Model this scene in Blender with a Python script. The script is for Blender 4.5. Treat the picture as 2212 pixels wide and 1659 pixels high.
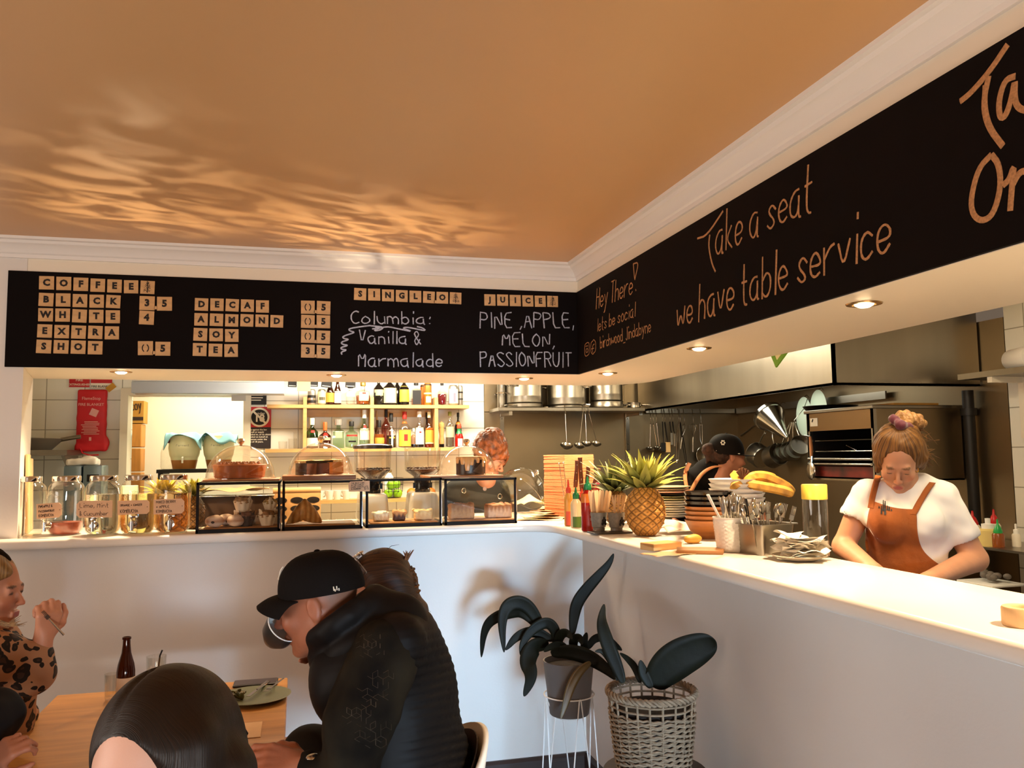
import bpy, bmesh, math, random
import numpy as np
from mathutils import Vector, Matrix, Euler
for o in list(bpy.data.objects): bpy.data.objects.remove(o)
SC = bpy.context.scene
COL = SC.collection
random.seed(7); RNG = np.random.default_rng(7)
PI = math.pi
# ---------------------------------------------------------------- camera
FPX = 1790.0
YAW, PITCH, ROLL = .2538, .0862, -.0126
CAM = Vector((-1.476, -4.236, 1.669))
_f = Vector((math.sin(YAW)*math.cos(PITCH), math.cos(YAW)*math.cos(PITCH), math.sin(PITCH)))
_r0 = Vector((math.cos(YAW), -math.sin(YAW), 0)); _u0 = _r0.cross(_f)
CR = _r0*math.cos(ROLL) + _u0*math.sin(ROLL); CU = _u0*math.cos(ROLL) - _r0*math.sin(ROLL)
cd = bpy.data.cameras.new('camera'); cam = bpy.data.objects.new('camera', cd); COL.objects.link(cam)
cam.matrix_world = Matrix(((CR.x, CU.x, -_f.x, CAM.x), (CR.y, CU.y, -_f.y, CAM.y), (CR.z, CU.z, -_f.z, CAM.z), (0, 0, 0, 1)))
cd.sensor_width = 36; cd.lens = FPX/2212*36; cd.clip_start = .05
SC.camera = cam
# ---------------------------------------------------------------- light and exposure
SC.view_settings.view_transform = 'Standard'; SC.view_settings.look = 'None'
SC.view_settings.exposure = 0.55; SC.view_settings.gamma = 1; SC.view_settings.use_curve_mapping = False
SC.cycles.transparent_max_bounces = 32
SC.cycles.sample_clamp_indirect = 4
w = bpy.data.worlds.new('world'); SC.world = w; w.use_nodes = True
w.node_tree.nodes['Background'].inputs[0].default_value = (1, .72, .5, 1)
w.node_tree.nodes['Background'].inputs[1].default_value = .10
def area(name, loc, rot, sx, sy, power, col, spread=PI):
    l = bpy.data.lights.new(name, 'AREA'); l.shape = 'RECTANGLE'; l.size = sx; l.size_y = sy
    l.energy = power; l.color = col; l.spread = spread
    o = bpy.data.objects.new(name, l); COL.objects.link(o); o.location = loc; o.rotation_euler = rot
    return o
# daylight through the front windows behind the camera, plus an added side fill
area('daylight_front', (-.35, -7.6, .42), (PI/2+.02, 0, -.0), 1.1, .5, 13, (.40, .70, 1), math.radians(34))
area('side_fill', (-5.3, -3.4, 1.5), (PI/2, 0, -PI/2), 2.2, 1.4, 50, (1, .87, .76))  # added warm fill lamp in front of the windowless left wall
area('daylight_wide', (-1.5, -7.7, .42), (PI/2, 0, 0), 1.6, .44, 80, (1, .90, .80))
# tubes on the kitchen ceiling, an added south fill, light in the back room
area('kitchen_tube', (-.75, 1.45, 2.52), (0, 0, 0), 1.5, .15, 42, (1, .88, .66))
area('kitchen_tube_east', (.75, .9, 2.52), (0, 0, PI/2), 1.2, .15, 26, (1, .87, .62))
area('kitchen_fill_south', (.75, -1.9, 2.52), (0, 0, PI/2), 1.2, .15, 13, (1, .85, .6))  # added fill lamp that brightens the near face of the hood
area('back_room_light', (-2.1, 3.3, 2.5), (0, 0, 0), 1.0, .6, 20, (1, .9, .66))
area('hood_light', (1.75, .9, 2.14), (0, 0, 0), .3, 1.2, 4, (1, .97, .8))
# added spot lamps with noise patches, standing in for glints off the counter glass
def glint_spot(name, loc, tgt, power, ang, seed):
    l = bpy.data.lights.new(name, 'SPOT'); l.energy = power; l.color = (1, .78, .5); l.spot_size = math.radians(ang); l.spot_blend = 1; l.shadow_soft_size = .01; l.use_nodes = True
    n = l.node_tree.nodes; L = l.node_tree.links; e = n['Emission']; t = n.new('ShaderNodeTexCoord'); mp = n.new('ShaderNodeMapping'); q = n.new('ShaderNodeTexNoise'); r = n.new('ShaderNodeValToRGB')
    mp.inputs['Scale'].default_value = (1, 2.6, 1); mp.inputs['Rotation'].default_value = (0, 0, .5); mp.inputs['Location'].default_value = (seed, seed*.7, 0); q.inputs['Scale'].default_value = 3.6; q.inputs['Detail'].default_value = 2; q.inputs['Distortion'].default_value = 1.4; r.color_ramp.elements[0].position = .42; r.color_ramp.elements[1].position = .62
    L.new(t.outputs['Normal'], mp.inputs[0]); L.new(mp.outputs[0], q.inputs['Vector']); L.new(q.outputs['Fac'], r.inputs[0]); L.new(r.outputs[0], e.inputs['Strength'])
    o = bpy.data.objects.new(name, l); COL.objects.link(o); o.location = loc; o.rotation_mode = 'QUATERNION'; o.rotation_quaternion = (Vector(tgt)-Vector(loc)).to_track_quat('-Z', 'Y')
glint_spot('jar_glint_spot', (-2.3, -.13, 1.62), (-2.05, -.74, 2.7), 42, 60, 1.3); glint_spot('dome_glint_spot', (-1.3, -.13, 1.72), (-1.15, -.46, 2.7), 46, 66, 4.1)
# ---------------------------------------------------------------- helpers: points, materials, mesh builder
def ray(px, py): return CR*((px-1106)/FPX) - CU*((py-829.5)/FPX) + _f
def at(px, py, d): return CAM + ray(px, py)*d                       # point at a depth along the view axis
def on(ax, px, py, v):
    d = ray(px, py); i = 'xyz'.index(ax); return CAM + d*((v-CAM[i])/d[i])
def hx(h):
    h = h.lstrip('#'); c = [int(h[i:i+2], 16)/255 for i in (0, 2, 4)]
    return tuple(x/12.92 if x <= .04045 else ((x+.055)/1.055)**2.4 for x in c)
MATS = {}
def mat(name, col='#ffffff', rough=.5, metal=0, var=0, vs=8, bump=0, bs=40, emit=0, stretch=None, spec=.5, sheen=0, attr=False, trans=0, ecol=None, coat=0, sss=0, col2=None, aniso=0, ior=1.45, bstr=None):
    if name in MATS: return MATS[name]
    m = bpy.data.materials.new(name); MATS[name] = m; m.use_nodes = True
    n = m.node_tree.nodes; L = m.node_tree.links; b = n['Principled BSDF']
    c = hx(col) if isinstance(col, str) else col
    b.inputs['Base Color'].default_value = (*c, 1); b.inputs['Roughness'].default_value = rough
    b.inputs['Metallic'].default_value = metal; b.inputs['Specular IOR Level'].default_value = spec
    b.inputs['Sheen Weight'].default_value = sheen; b.inputs['Transmission Weight'].default_value = trans
    b.inputs['Coat Weight'].default_value = coat; b.inputs['IOR'].default_value = ior
    if sss:
        b.inputs['Subsurface Weight'].default_value = sss; b.inputs['Subsurface Scale'].default_value = .01
        b.inputs['Subsurface Radius'].default_value = (1, .35, .2)
    if emit:
        b.inputs['Emission Color'].default_value = (*(hx(ecol) if ecol else c), 1); b.inputs['Emission Strength'].default_value = emit
    def noise(scale, st=None, det=4):
        t = n.new('ShaderNodeTexCoord'); q = n.new('ShaderNodeTexNoise'); q.inputs['Scale'].default_value = scale; q.inputs['Detail'].default_value = det
        if st:
            mp = n.new('ShaderNodeMapping'); mp.inputs['Scale'].default_value = st
            L.new(t.outputs['Object'], mp.inputs[0]); L.new(mp.outputs[0], q.inputs['Vector'])
        else: L.new(t.outputs['Object'], q.inputs['Vector'])
        return q
    src = None
    if attr:
        a = n.new('ShaderNodeVertexColor'); a.layer_name = 'Col'; src = a.outputs['Color']; L.new(src, b.inputs['Base Color'])
    if var or col2:
        q = noise(vs, stretch); rp = n.new('ShaderNodeValToRGB'); rp.color_ramp.elements[0].position = .3; rp.color_ramp.elements[1].position = .7
        L.new(q.outputs['Fac'], rp.inputs[0])
        if src:
            mx = n.new('ShaderNodeMix'); mx.data_type = 'RGBA'; mx.blend_type = 'MULTIPLY'; mx.inputs[0].default_value = 1
            rp.color_ramp.elements[0].color = (1-var,)*3+(1,); rp.color_ramp.elements[1].color = (1, 1, 1, 1)
            L.new(src, mx.inputs[6]); L.new(rp.outputs[0], mx.inputs[7]); L.new(mx.outputs[2], b.inputs['Base Color'])
        else:
            d = hx(col2) if col2 else tuple(x*(1-var) for x in c)
            rp.color_ramp.elements[0].color = (*d, 1); rp.color_ramp.elements[1].color = (*c, 1)
            L.new(rp.outputs[0], b.inputs['Base Color'])
    if bump:
        q = noise(bs, bstr or stretch); bp = n.new('ShaderNodeBump'); bp.inputs['Strength'].default_value = bump; bp.inputs['Distance'].default_value = .01
        L.new(q.outputs['Fac'], bp.inputs['Height']); L.new(bp.outputs[0], b.inputs['Normal'])
    return m
def glass(name, col='#ffffff', base=.04, edge=.35, rough=.02):
    """thin clear shell: mostly see-through, mirror-like towards its rim"""
    if name in MATS: return MATS[name]
    m = bpy.data.materials.new(name); MATS[name] = m; m.use_nodes = True
    n = m.node_tree.nodes; L = m.node_tree.links; n.remove(n['Principled BSDF'])
    t = n.new('ShaderNodeBsdfTransparent'); t.inputs[0].default_value = (*hx(col), 1)
    g = n.new('ShaderNodeBsdfGlossy'); g.inputs['Roughness'].default_value = rough
    lw = n.new('ShaderNodeLayerWeight'); lw.inputs['Blend'].default_value = .3
    mr = n.new('ShaderNodeMapRange'); mr.inputs['To Min'].default_value = base; mr.inputs['To Max'].default_value = edge
    L.new(lw.outputs['Facing'], mr.inputs[0]); mx = n.new('ShaderNodeMixShader')
    L.new(mr.outputs[0], mx.inputs[0]); L.new(t.outputs[0], mx.inputs[1]); L.new(g.outputs[0], mx.inputs[2])
    L.new(mx.outputs[0], n['Material Output'].inputs[0])
    return m
def tilemat(name, ax, tw, th, col, grout, rough=.15, off=(0, 0), mortar=.006):
    m = mat(name, col, rough); n = m.node_tree.nodes; L = m.node_tree.links; b = n['Principled BSDF']
    t = n.new('ShaderNodeTexCoord'); s = n.new('ShaderNodeSeparateXYZ'); k = n.new('ShaderNodeCombineXYZ'); br = n.new('ShaderNodeTexBrick')
    L.new(t.outputs['Object'], s.inputs[0]); L.new(s.outputs[ax[0]], k.inputs[0]); L.new(s.outputs[ax[1]], k.inputs[1])
    mp = n.new('ShaderNodeMapping'); mp.inputs['Location'].default_value = (off[0], off[1], 0); L.new(k.outputs[0], mp.inputs[0]); L.new(mp.outputs[0], br.inputs['Vector'])
    br.offset = 0; br.inputs['Scale'].default_value = 1; br.inputs['Brick Width'].default_value = tw; br.inputs['Row Height'].default_value = th
    br.inputs['Mortar Size'].default_value = mortar/2; br.inputs['Color1'].default_value = br.inputs['Color2'].default_value = (*hx(col), 1); br.inputs['Mortar'].default_value = (*hx(grout), 1)
    br.inputs['Bias'].default_value = 0; br.inputs['Mortar Smooth'].default_value = 0
    L.new(br.outputs['Color'], b.inputs['Base Color'])
    bp = n.new('ShaderNodeBump'); bp.inputs['Strength'].default_value = .4; bp.inputs['Distance'].default_value = .002; bp.invert = True
    L.new(br.outputs['Fac'], bp.inputs['Height']); L.new(bp.outputs[0], b.inputs['Normal'])
    return m
def rotm(r): return Euler(r).to_matrix().to_4x4()
class B:
    """mesh builder: every shape added becomes part of ONE mesh"""
    def __init__(s, T=None): s.v = []; s.f = []; s.m = []; s.mi = 0; s.T = T or Matrix(); s.mats = []; s.vc = None
    def use(s, m):
        if m not in s.mats: s.mats.append(m)
        s.mi = s.mats.index(m); return s
    def add(s, vs, fs, T=None):
        k = len(s.v); M = s.T @ T if T is not None else s.T
        s.v += [M @ Vector(p) for p in vs]; s.f += [tuple(i+k for i in f) for f in fs]; s.m += [s.mi]*len(fs); return s
    def box(s, c, size, rot=(0, 0, 0), bev=0, taper=1, seg=2):
        x, y, z = [q/2 for q in size]; t = taper
        if not bev:
            vs = [(-x, -y, -z), (x, -y, -z), (x, y, -z), (-x, y, -z), (-x*t, -y*t, z), (x*t, -y*t, z), (x*t, y*t, z), (-x*t, y*t, z)]
            fs = [(0, 3, 2, 1), (4, 5, 6, 7), (0, 1, 5, 4), (1, 2, 6, 5), (2, 3, 7, 6), (3, 0, 4, 7)]
        else:
            bm = bmesh.new(); bmesh.ops.create_cube(bm, size=1)
            for v in bm.verts:
                k = t if v.co.z > 0 else 1
                v.co = Vector((v.co.x*size[0]*k, v.co.y*size[1]*k, v.co.z*size[2]))
            bmesh.ops.bevel(bm, geom=bm.edges[:], offset=bev, segments=seg, affect='EDGES', profile=.5)
            bm.verts.index_update(); vs = [v.co.copy() for v in bm.verts]; fs = [[v.index for v in f.verts] for f in bm.faces]; bm.free()
        return s.add(vs, fs, Matrix.Translation(c) @ rotm(rot))
    def lathe(s, prof, seg=24, c=(0, 0, 0), rot=(0, 0, 0), sx=1, sy=1, arc=2*PI, a0=0, fn=None):
        full = abs(arc-2*PI) < 1e-4; n = seg if full else seg+1; vs = []; fs = []; idx = []
        for r, z in prof:
            if r < 1e-6: idx.append([len(vs)]*n); vs.append((0, 0, z))
            else:
                idx.append(list(range(len(vs), len(vs)+n)))
                for i in range(n):
                    a = a0+arc*i/seg; q = fn(a, r, z) if fn else r
                    vs.append((q*math.cos(a)*sx, q*math.sin(a)*sy, z))
        for A, Bq in zip(idx, idx[1:]):
            for i in range(seg):
                j = (i+1) % n; f = [A[i], A[j], Bq[j], Bq[i]]; g = []
                for k in f:
                    if k not in g: g.append(k)
                if len(g) > 2: fs.append(tuple(g))
        return s.add(vs, fs, Matrix.Translation(c) @ rotm(rot))
    def cyl(s, p0, p1, r0, r1=None, seg=16): return s.tube([p0, p1], [r0, r0 if r1 is None else r1], seg)
    def tube(s, pts, r, seg=8, closed=False, flat=1.0, up=None):
        P = [Vector(p) for p in pts]; n = len(P); R = r if isinstance(r, (list, tuple)) else [r]*n; vs = []; fs = []
        d0 = (P[1]-P[0]).normalized(); nrm = up and Vector(up) or (Vector((0, 0, 1)) if abs(d0.z) < .9 else Vector((1, 0, 0)))
        for i in range(n):
            a = P[i-1] if i or closed else P[i]; b = P[(i+1) % n] if i < n-1 or closed else P[i]
            t = (b-a); t = t.normalized() if t.length > 1e-9 else d0
            nrm = nrm - t*nrm.dot(t); nrm = nrm.normalized() if nrm.length > 1e-6 else t.orthogonal().normalized()
            bn = t.cross(nrm)
            for k in range(seg):
                q = 2*PI*k/seg; vs.append(P[i]+nrm*(math.cos(q)*R[i]*flat)+bn*(math.sin(q)*R[i]))
        for i in range(n if closed else n-1):
            j = (i+1) % n
            for k in range(seg): l = (k+1) % seg; fs.append((i*seg+k, i*seg+l, j*seg+l, j*seg+k))
        if not closed: fs.append(tuple(range(seg))[::-1]); fs.append(tuple((n-1)*seg+k for k in range(seg)))
        return s.add(vs, fs)
    def prism(s, poly, z0, z1, T=None, holes=None):
        n = len(poly); vs = [(x, y, z0) for x, y in poly]+[(x, y, z1) for x, y in poly]
        fs = [tuple(range(n))[::-1], tuple(range(n, 2*n))]+[(i, (i+1) % n, n+(i+1) % n, n+i) for i in range(n)]
        return s.add(vs, fs, T)
    def ell(s, c, r, rot=(0, 0, 0), seg=16, rings=10, fn=None):
        prof = [(math.sin(PI*i/rings), -math.cos(PI*i/rings)) for i in range(rings+1)]
        k = len(s.v); s.lathe(prof, seg); M0 = s.T.inverted()
        for i in range(k, len(s.v)):
            p = M0 @ s.v[i]; q = 1+(fn(p) if fn else 0)
            s.v[i] = s.T @ (Matrix.Translation(c) @ rotm(rot) @ Vector((p.x*r[0]*q, p.y*r[1]*q, p.z*r[2]*q)))
        return s
    def grid(s, fn, nu, nv, closeu=False):
        vs = [fn(i/(nu-1) if not closeu else i/nu, j/(nv-1)) for i in range(nu) for j in range(nv)]
        fs = [(i*nv+j, ((i+1) % nu)*nv+j, ((i+1) % nu)*nv+j+1, i*nv+j+1) for i in range(nu if closeu else nu-1) for j in range(nv-1)]
        return s.add(vs, fs)
    def mesh(s, name, m=None, smooth=40):
        me = bpy.data.meshes.new(name); me.from_pydata([tuple(v) for v in s.v], [], s.f)
        for q in (s.mats or [m]): me.materials.append(q)
        if s.mats and len(s.mats) > 1: me.polygons.foreach_set('material_index', s.m)
        if smooth:
            me.polygons.foreach_set('use_smooth', [True]*len(s.f)); me.set_sharp_from_angle(angle=math.radians(smooth))
        if s.vc is not None:
            ca = me.color_attributes.new('Col', 'FLOAT_COLOR', 'POINT'); ca.data.foreach_set('color', np.c_[s.vc, np.ones(len(s.vc))].astype(np.float32).ravel())
        me.update(); return me
    def obj(s, name, m=None, parent=None, smooth=40, **kw):
        o = bpy.data.objects.new(name, s.mesh(name, m, smooth)); COL.objects.link(o)
        if parent: o.parent = parent
        for k, q in kw.items(): o[k] = q
        return o
def thing(name, label, cat, loc=(0, 0, 0), rz=0, group=None):
    o = bpy.data.objects.new(name, None); COL.objects.link(o); o.location = loc; o.rotation_euler = (0, 0, rz); o.empty_display_size = .05
    return tag(o, label, cat, group)
def tag(o, label, cat, group=None):
    o['label'] = label; o['category'] = cat
    if group: o['group'] = group
    return o
def struct(name, b, m=None, smooth=40): return b.obj(name, m, None, smooth, kind='structure')
def kids(o): return [c for c in o.children]
def dup(o, loc=None, rz=None, label=None, parent=None):
    c = o.copy(); COL.objects.link(c); c.parent = parent
    if loc is not None: c.location = loc
    if rz is not None: c.rotation_euler = (0, 0, rz)
    if label: c['label'] = label
    for k in o.children: dup(k, parent=c)
    return c
def Tm(loc=(0, 0, 0), rot=(0, 0, 0), sc=1): return Matrix.Translation(loc) @ rotm(rot) @ Matrix.Scale(sc, 4)
_tc = {}
def text(b, s, size, T, thick=.001, off=0, align='CENTER', sx=1, bold=False):
    """built-in font lettering added to builder b, lying in the local xy plane of T"""
    key = (s, off, align)
    if key not in _tc:
        cu = bpy.data.curves.new('t', 'FONT'); cu.body = s; cu.size = 1; cu.align_x = align; cu.align_y = 'CENTER'; cu.offset = off; cu.resolution_u = 2
        o = bpy.data.objects.new('t', cu); COL.objects.link(o); dg = bpy.context.evaluated_depsgraph_get(); dg.update()
        me = bpy.data.meshes.new_from_object(o.evaluated_get(dg)); _tc[key] = ([v.co.copy() for v in me.vertices], [tuple(p.vertices) for p in me.polygons])
        bpy.data.objects.remove(o); bpy.data.curves.remove(cu); bpy.data.meshes.remove(me)
    vs, fs = _tc[key]; b.add([(v.x*size*sx, v.y*size, thick) for v in vs], fs, T); return b
GL = dict(a='462605032243464252', b='0902 052645432203', c='452605032243', d='4942 452605032243', e='0444452605032243', f='49392822 0646', g='452605032243 46412001',
 h='0902 05264542', i='1612 1819', j='26211001 2829', k='0902 360442', l='1912', m='0602 0516263532 3546566562', n='0602 05264542', o='26050322434526', p='0600 052645432203', r='0602 042646',
 s='452605432203', t='19132232 0636', u='06032243 4642', v='062246', w='0612355266', x='0642 4602', y='0623 461000', z='06460242',
 A='022942 1535', B='0902 093948473606 3645433202', C='482907042243', D='0902 092947442202', E='49090242 0636', F='490902 0636', G='4829070422434525', H='0902 4942 0646', I='1912', J='3933221203', K='0902 490542', L='090242', M='0209254942', N='02094249', O='29070422444729', P='0902 093948473606', R='0902 093948473606 2642', S='4829080744432203', T='0949 2922', U='0904224449', V='092249', W='0912365269', X='0942 4902', Y='0925 4925 2522', Z='09490242')
GL.update({'&': '420719293704122245', ',': '1301', '.': '1213', ':': '1213 1516', '!': '1914 1213', '_': '0141', '+': '2327 0545', '$': '4829080744432203 2921', '1': '1912', '5': '4909064645432203', '0': '29070422444729', '~': '0415244536', 'i1': '', '3': '0939263645433202', 'q': '452605032243 4640'})
def chaikin(p, n=2):
    for _ in range(n):
        if len(p) < 3: return p
        q = [p[0]]
        for a, b in zip(p, p[1:]): q += [tuple(i*.75+j*.25 for i, j in zip(a, b)), tuple(i*.25+j*.75 for i, j in zip(a, b))]
        p = q+[p[-1]]
    return p
def strokes(s, smooth=1, jit=.12, gap=1.6):
    """single-stroke handwriting: list of polylines, x from 0 to width, y in grid units (base 2, cap 9)"""
    out = []; x = 0
    for ch in s:
        if ch == ' ': x += 3; continue
        g = GL[ch].split(); wd = max(int(k[i]) for k in g for i in range(0, len(k), 2))
        for k in g:
            p = [(int(k[i])+random.uniform(-jit, jit), int(k[i+1])+random.uniform(-jit, jit)) for i in range(0, len(k), 2)]
            out.append([(x+a, b) for a, b in (chaikin(p, smooth) if smooth else p)])
        x += max(wd, 1)+gap
    return out, max(x-gap, 1)
def write(b, s, p0, p1, h, nrm, r=.003, shear=0, smooth=1, jit=.12, flat=.3, up=None, gap=1.6):
    """handwriting from p0 to p1 (baseline ends), cap height h, on a surface with normal nrm"""
    st, wd = strokes(s, smooth, jit, gap); p0 = Vector(p0); p1 = Vector(p1); ex = (p1-p0)/wd; n = Vector(nrm).normalized(); ey = (up and Vector(up).normalized() or n.cross(p1-p0).normalized())*(h/7)
    for p in st:
        P = [p0+ex*x+ey*((y-2))+ex.normalized()*(shear*(y-2)*h/7)+n*(r*flat*.5) for x, y in p]
        b.tube(P, [r*random.uniform(.75, 1.1) for _ in P], 6, flat=flat, up=n)
    return b
# ---------------------------------------------------------------- implicit surfaces (smooth blends) for bodies, clothes, food
def surfnets(F, org, h):
    S = F < 0; nx, ny, nz = F.shape; acc = np.zeros((nx-1, ny-1, nz-1, 3), np.float32); cnt = np.zeros((nx-1, ny-1, nz-1), np.float32)
    cor = [(i, j, k) for i in (0, 1) for j in (0, 1) for k in (0, 1)]
    sl = lambda A, c: A[c[0]:nx-1+c[0], c[1]:ny-1+c[1], c[2]:nz-1+c[2]]
    for a in cor:
        for ax in range(3):
            if a[ax]: continue
            b = list(a); b[ax] = 1; fa = sl(F, a); fb = sl(F, b); mk = sl(S, a) != sl(S, b)
            t = np.where(mk, fa/np.where(mk, fa-fb, 1), 0)
            for q in range(3): acc[..., q] += np.where(mk, a[q]+(t if q == ax else 0), 0)
            cnt += mk
    on_ = cnt > 0; idx = -np.ones(cnt.shape, np.int64); idx[on_] = np.arange(on_.sum())
    V = (np.argwhere(on_)+acc[on_]/cnt[on_][:, None])*h+org
    Fs = []
    for ax in range(3):
        u, v = (ax+1) % 3, (ax+2) % 3
        a = [slice(1, -1)]*3; a[ax] = slice(0, -1); b = list(a); b[ax] = slice(1, None)
        A = S[tuple(a)]; Bq = S[tuple(b)]; e = np.argwhere(A != Bq); e = e+np.array([0 if q == ax else 1 for q in range(3)])
        if not len(e): continue
        fl = S[tuple(e.T)]
        def cell(du, dv):
            c = e.copy(); c[:, u] += du; c[:, v] += dv; return idx[tuple(c.T)]
        Q = np.stack([cell(-1, -1), cell(0, -1), cell(0, 0), cell(-1, 0)], 1); Q[~fl] = Q[~fl][:, ::-1]; Fs.append(Q)
    Q = np.concatenate(Fs); Q = Q[(Q >= 0).all(1)]
    return V, Q
def sdf(prims, h=.008, k=.02, disp=None, sm=1):
    """blend tapered capsules ('c',p0,p1,r0,r1), ellipsoids ('e',c,(r),R) and boxes ('b',c,(half),R,round); a trailing dict may set k and cut"""
    bb = []
    for p in prims:
        if p[0] == 'c': r = max(p[3], p[4]); a = np.minimum(p[1], p[2])-r; b = np.maximum(p[1], p[2])+r
        else: r = max(p[2])*(1.75 if p[0] == 'b' else 1); a = np.array(p[1])-r; b = np.array(p[1])+r
        bb.append((a, b))
    lo = np.min([b[0] for b in bb], 0)-3*h-.01; hi = np.max([b[1] for b in bb], 0)+3*h+.01
    n = np.ceil((hi-lo)/h).astype(int)+1; F = np.full(n, .5, np.float32)
    for p, (a, b) in zip(prims, bb):
        o = p[-1] if isinstance(p[-1], dict) else {}; kk = o.get('k', k); pad = kk+3*h
        i0 = np.maximum(((a-pad-lo)/h).astype(int), 0); i1 = np.minimum(((b+pad-lo)/h).astype(int)+2, n)
        X = [lo[q]+h*np.arange(i0[q], i1[q]) for q in range(3)]
        G = np.stack(np.meshgrid(*X, indexing='ij'), -1)
        if p[0] == 'c':
            A = np.array(p[1]); d = np.array(p[2])-A; L = max(d@d, 1e-12); t = np.clip((G-A)@d/L, 0, 1); D = np.linalg.norm(G-A-t[..., None]*d, axis=-1)-(p[3]+(p[4]-p[3])*t)
        else:
            R = p[3] if len(p) > 3 and p[3] is not None and not isinstance(p[3], dict) else None
            q = G-np.array(p[1]); q = q@np.array(R) if R is not None else q
            r = np.array(p[2])
            if p[0] == 'e':
                k0 = np.linalg.norm(q/r, axis=-1); k1 = np.linalg.norm(q/(r*r), axis=-1); D = k0*(k0-1)/np.maximum(k1, 1e-9)
            else:
                rd = p[4] if len(p) > 4 and not isinstance(p[4], dict) else .005; q = np.abs(q)-(r-rd); D = np.linalg.norm(np.maximum(q, 0), axis=-1)+np.minimum(q.max(-1), 0)-rd
        sl = tuple(slice(i0[q], i1[q]) for q in range(3)); f = F[sl]; D = D.astype(np.float32)
        if o.get('cut'):
            g = np.clip(.5-.5*(f+D)/max(kk, 1e-6), 0, 1); F[sl] = f*(1-g)-D*g+kk*g*(1-g)
        else:
            g = np.clip(.5+.5*(f-D)/max(kk, 1e-6), 0, 1); F[sl] = f*(1-g)+D*g-kk*g*(1-g)
    V, Q = surfnets(F, lo, h)
    b = B(); b.v = [Vector(v) for v in V]; b.f = [tuple(q) for q in Q.tolist()]; b.m = [0]*len(b.f); b.V = V
    for _ in range(sm):
        A = np.zeros_like(V); c = np.zeros(len(V))
        for i in range(4): np.add.at(A, Q[:, i], V[Q[:, (i+1) % 4]]+V[Q[:, (i+3) % 4]]); np.add.at(c, Q[:, i], 2)
        V = V*.4+.6*A/np.maximum(c, 1)[:, None]
    if disp is not None:
        # push along normals by disp(V)
        N = np.zeros_like(V); fn = np.cross(V[Q[:, 2]]-V[Q[:, 0]], V[Q[:, 3]]-V[Q[:, 1]])
        for i in range(4): np.add.at(N, Q[:, i], fn)
        N /= np.maximum(np.linalg.norm(N, axis=1), 1e-12)[:, None]; V = V+N*disp(V)[:, None]
    b.v = [Vector(v) for v in V]; b.V = V; return b
def wob(V, s, seed=0):
    """cheap smooth noise in -1..1 at frequency s"""
    r = np.random.default_rng(seed); o = np.zeros(len(V))
    for i in range(5):
        d = r.normal(size=3); d /= np.linalg.norm(d); o += np.sin(V@d*s*(1+.5*i)+r.uniform(0, 6))*(.5/(1+.35*i))
    return o/1.3
def frame(z, x=None):
    """3x3 whose columns are local axes, z given"""
    z = np.array(z, float); z /= np.linalg.norm(z); x = np.array(x if x is not None else (1, 0, 0), float); x -= z*(x@z); x /= np.linalg.norm(x)
    return np.stack([x, np.cross(z, x), z], 1)
# ---------------------------------------------------------------- setting
ZB, ZT, ZC, CT = 2.101, 2.551, 2.70, 1.325       # board bottom, board top, ceiling, countertop
M_WALL = mat('wall_paint', '#e6dfd8', .45, var=.03, vs=2, bump=.05, bs=90)
M_CEIL = mat('ceiling_paint', '#d6a877', .38, var=.04, vs=1.3)
M_TRIM = mat('trim_paint', '#efe9e4', .35)
M_TILE = tilemat('white_tile', (0, 2), .245, .21, '#f2f0e6', '#a9a597', .12)
M_TILER = tilemat('white_tile_side', (1, 2), .25, .21, '#f2f0e6', '#a9a597', .12)
M_STEEL = mat('brushed_steel', '#a39c90', .30, 1, var=.25, vs=3, bump=.03, bs=30, stretch=(1, 1, .08))
M_STEELW = mat('steel_cladding', '#97866c', .42, 1, var=.2, vs=1.5, bump=.04, bs=6)
M_STEELP = mat('polished_steel', '#c2bcb2', .16, 1)
M_CHROME = mat('chrome', '#dcdad6', .07, 1)
M_DKWOOD = mat('dark_wood', '#3a241a', .45, var=.4, vs=6, stretch=(1, 1, 12), bump=.1)
M_COUNTER = mat('counter_laminate', '#f3ece2', .22, var=.02, vs=5)
M_PINE = mat('pine', '#d9a868', .45, var=.25, vs=4, stretch=(1, 8, 8), bump=.05)
M_BLACK = mat('black_paint', '#14100e', .5)
M_WHITE = mat('white_plastic', '#f2efe8', .35)
M_BOARD = mat('chalkboard_paint', '#0d0504', .8, var=.3, vs=3, spec=.15)
def prism_bev(poly, z0, z1, bev):
    bm = bmesh.new(); vs = [bm.verts.new((x, y, z0)) for x, y in poly]; f = bm.faces.new(vs); bm.normal_update()
    if f.normal.z > 0: f.normal_flip()
    r = bmesh.ops.extrude_face_region(bm, geom=[f]); bmesh.ops.translate(bm, vec=(0, 0, z1-z0), verts=[e for e in r['geom'] if isinstance(e, bmesh.types.BMVert)])
    ed = [e for e in bm.edges if abs(e.verts[0].co.z-e.verts[1].co.z) < 1e-6]
    bmesh.ops.bevel(bm, geom=ed, offset=bev, segments=4, affect='EDGES', profile=.5); bm.verts.index_update()
    b = B(); b.add([v.co.copy() for v in bm.verts], [[v.index for v in q.verts] for q in bm.faces]); bm.free(); return b
def arc(cx, cy, r, a0, a1, n=8): return [(cx+r*math.cos(math.radians(a0+(a1-a0)*i/n)), cy+r*math.sin(math.radians(a0+(a1-a0)*i/n))) for i in range(n+1)]
M_FLOOR = mat('floor_boards', '#3b2a20', .4, var=.35, vs=3, stretch=(10, 1, 1), bump=.1)
struct('floor', B().box((-1.5, -2.7, -.05), (8.4, 14, .1)), M_FLOOR, 0)
struct('ceiling', B().box((-2.65, -3.9, ZC+.05), (5.7, 8.2, .1)), M_CEIL, 0)
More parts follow.
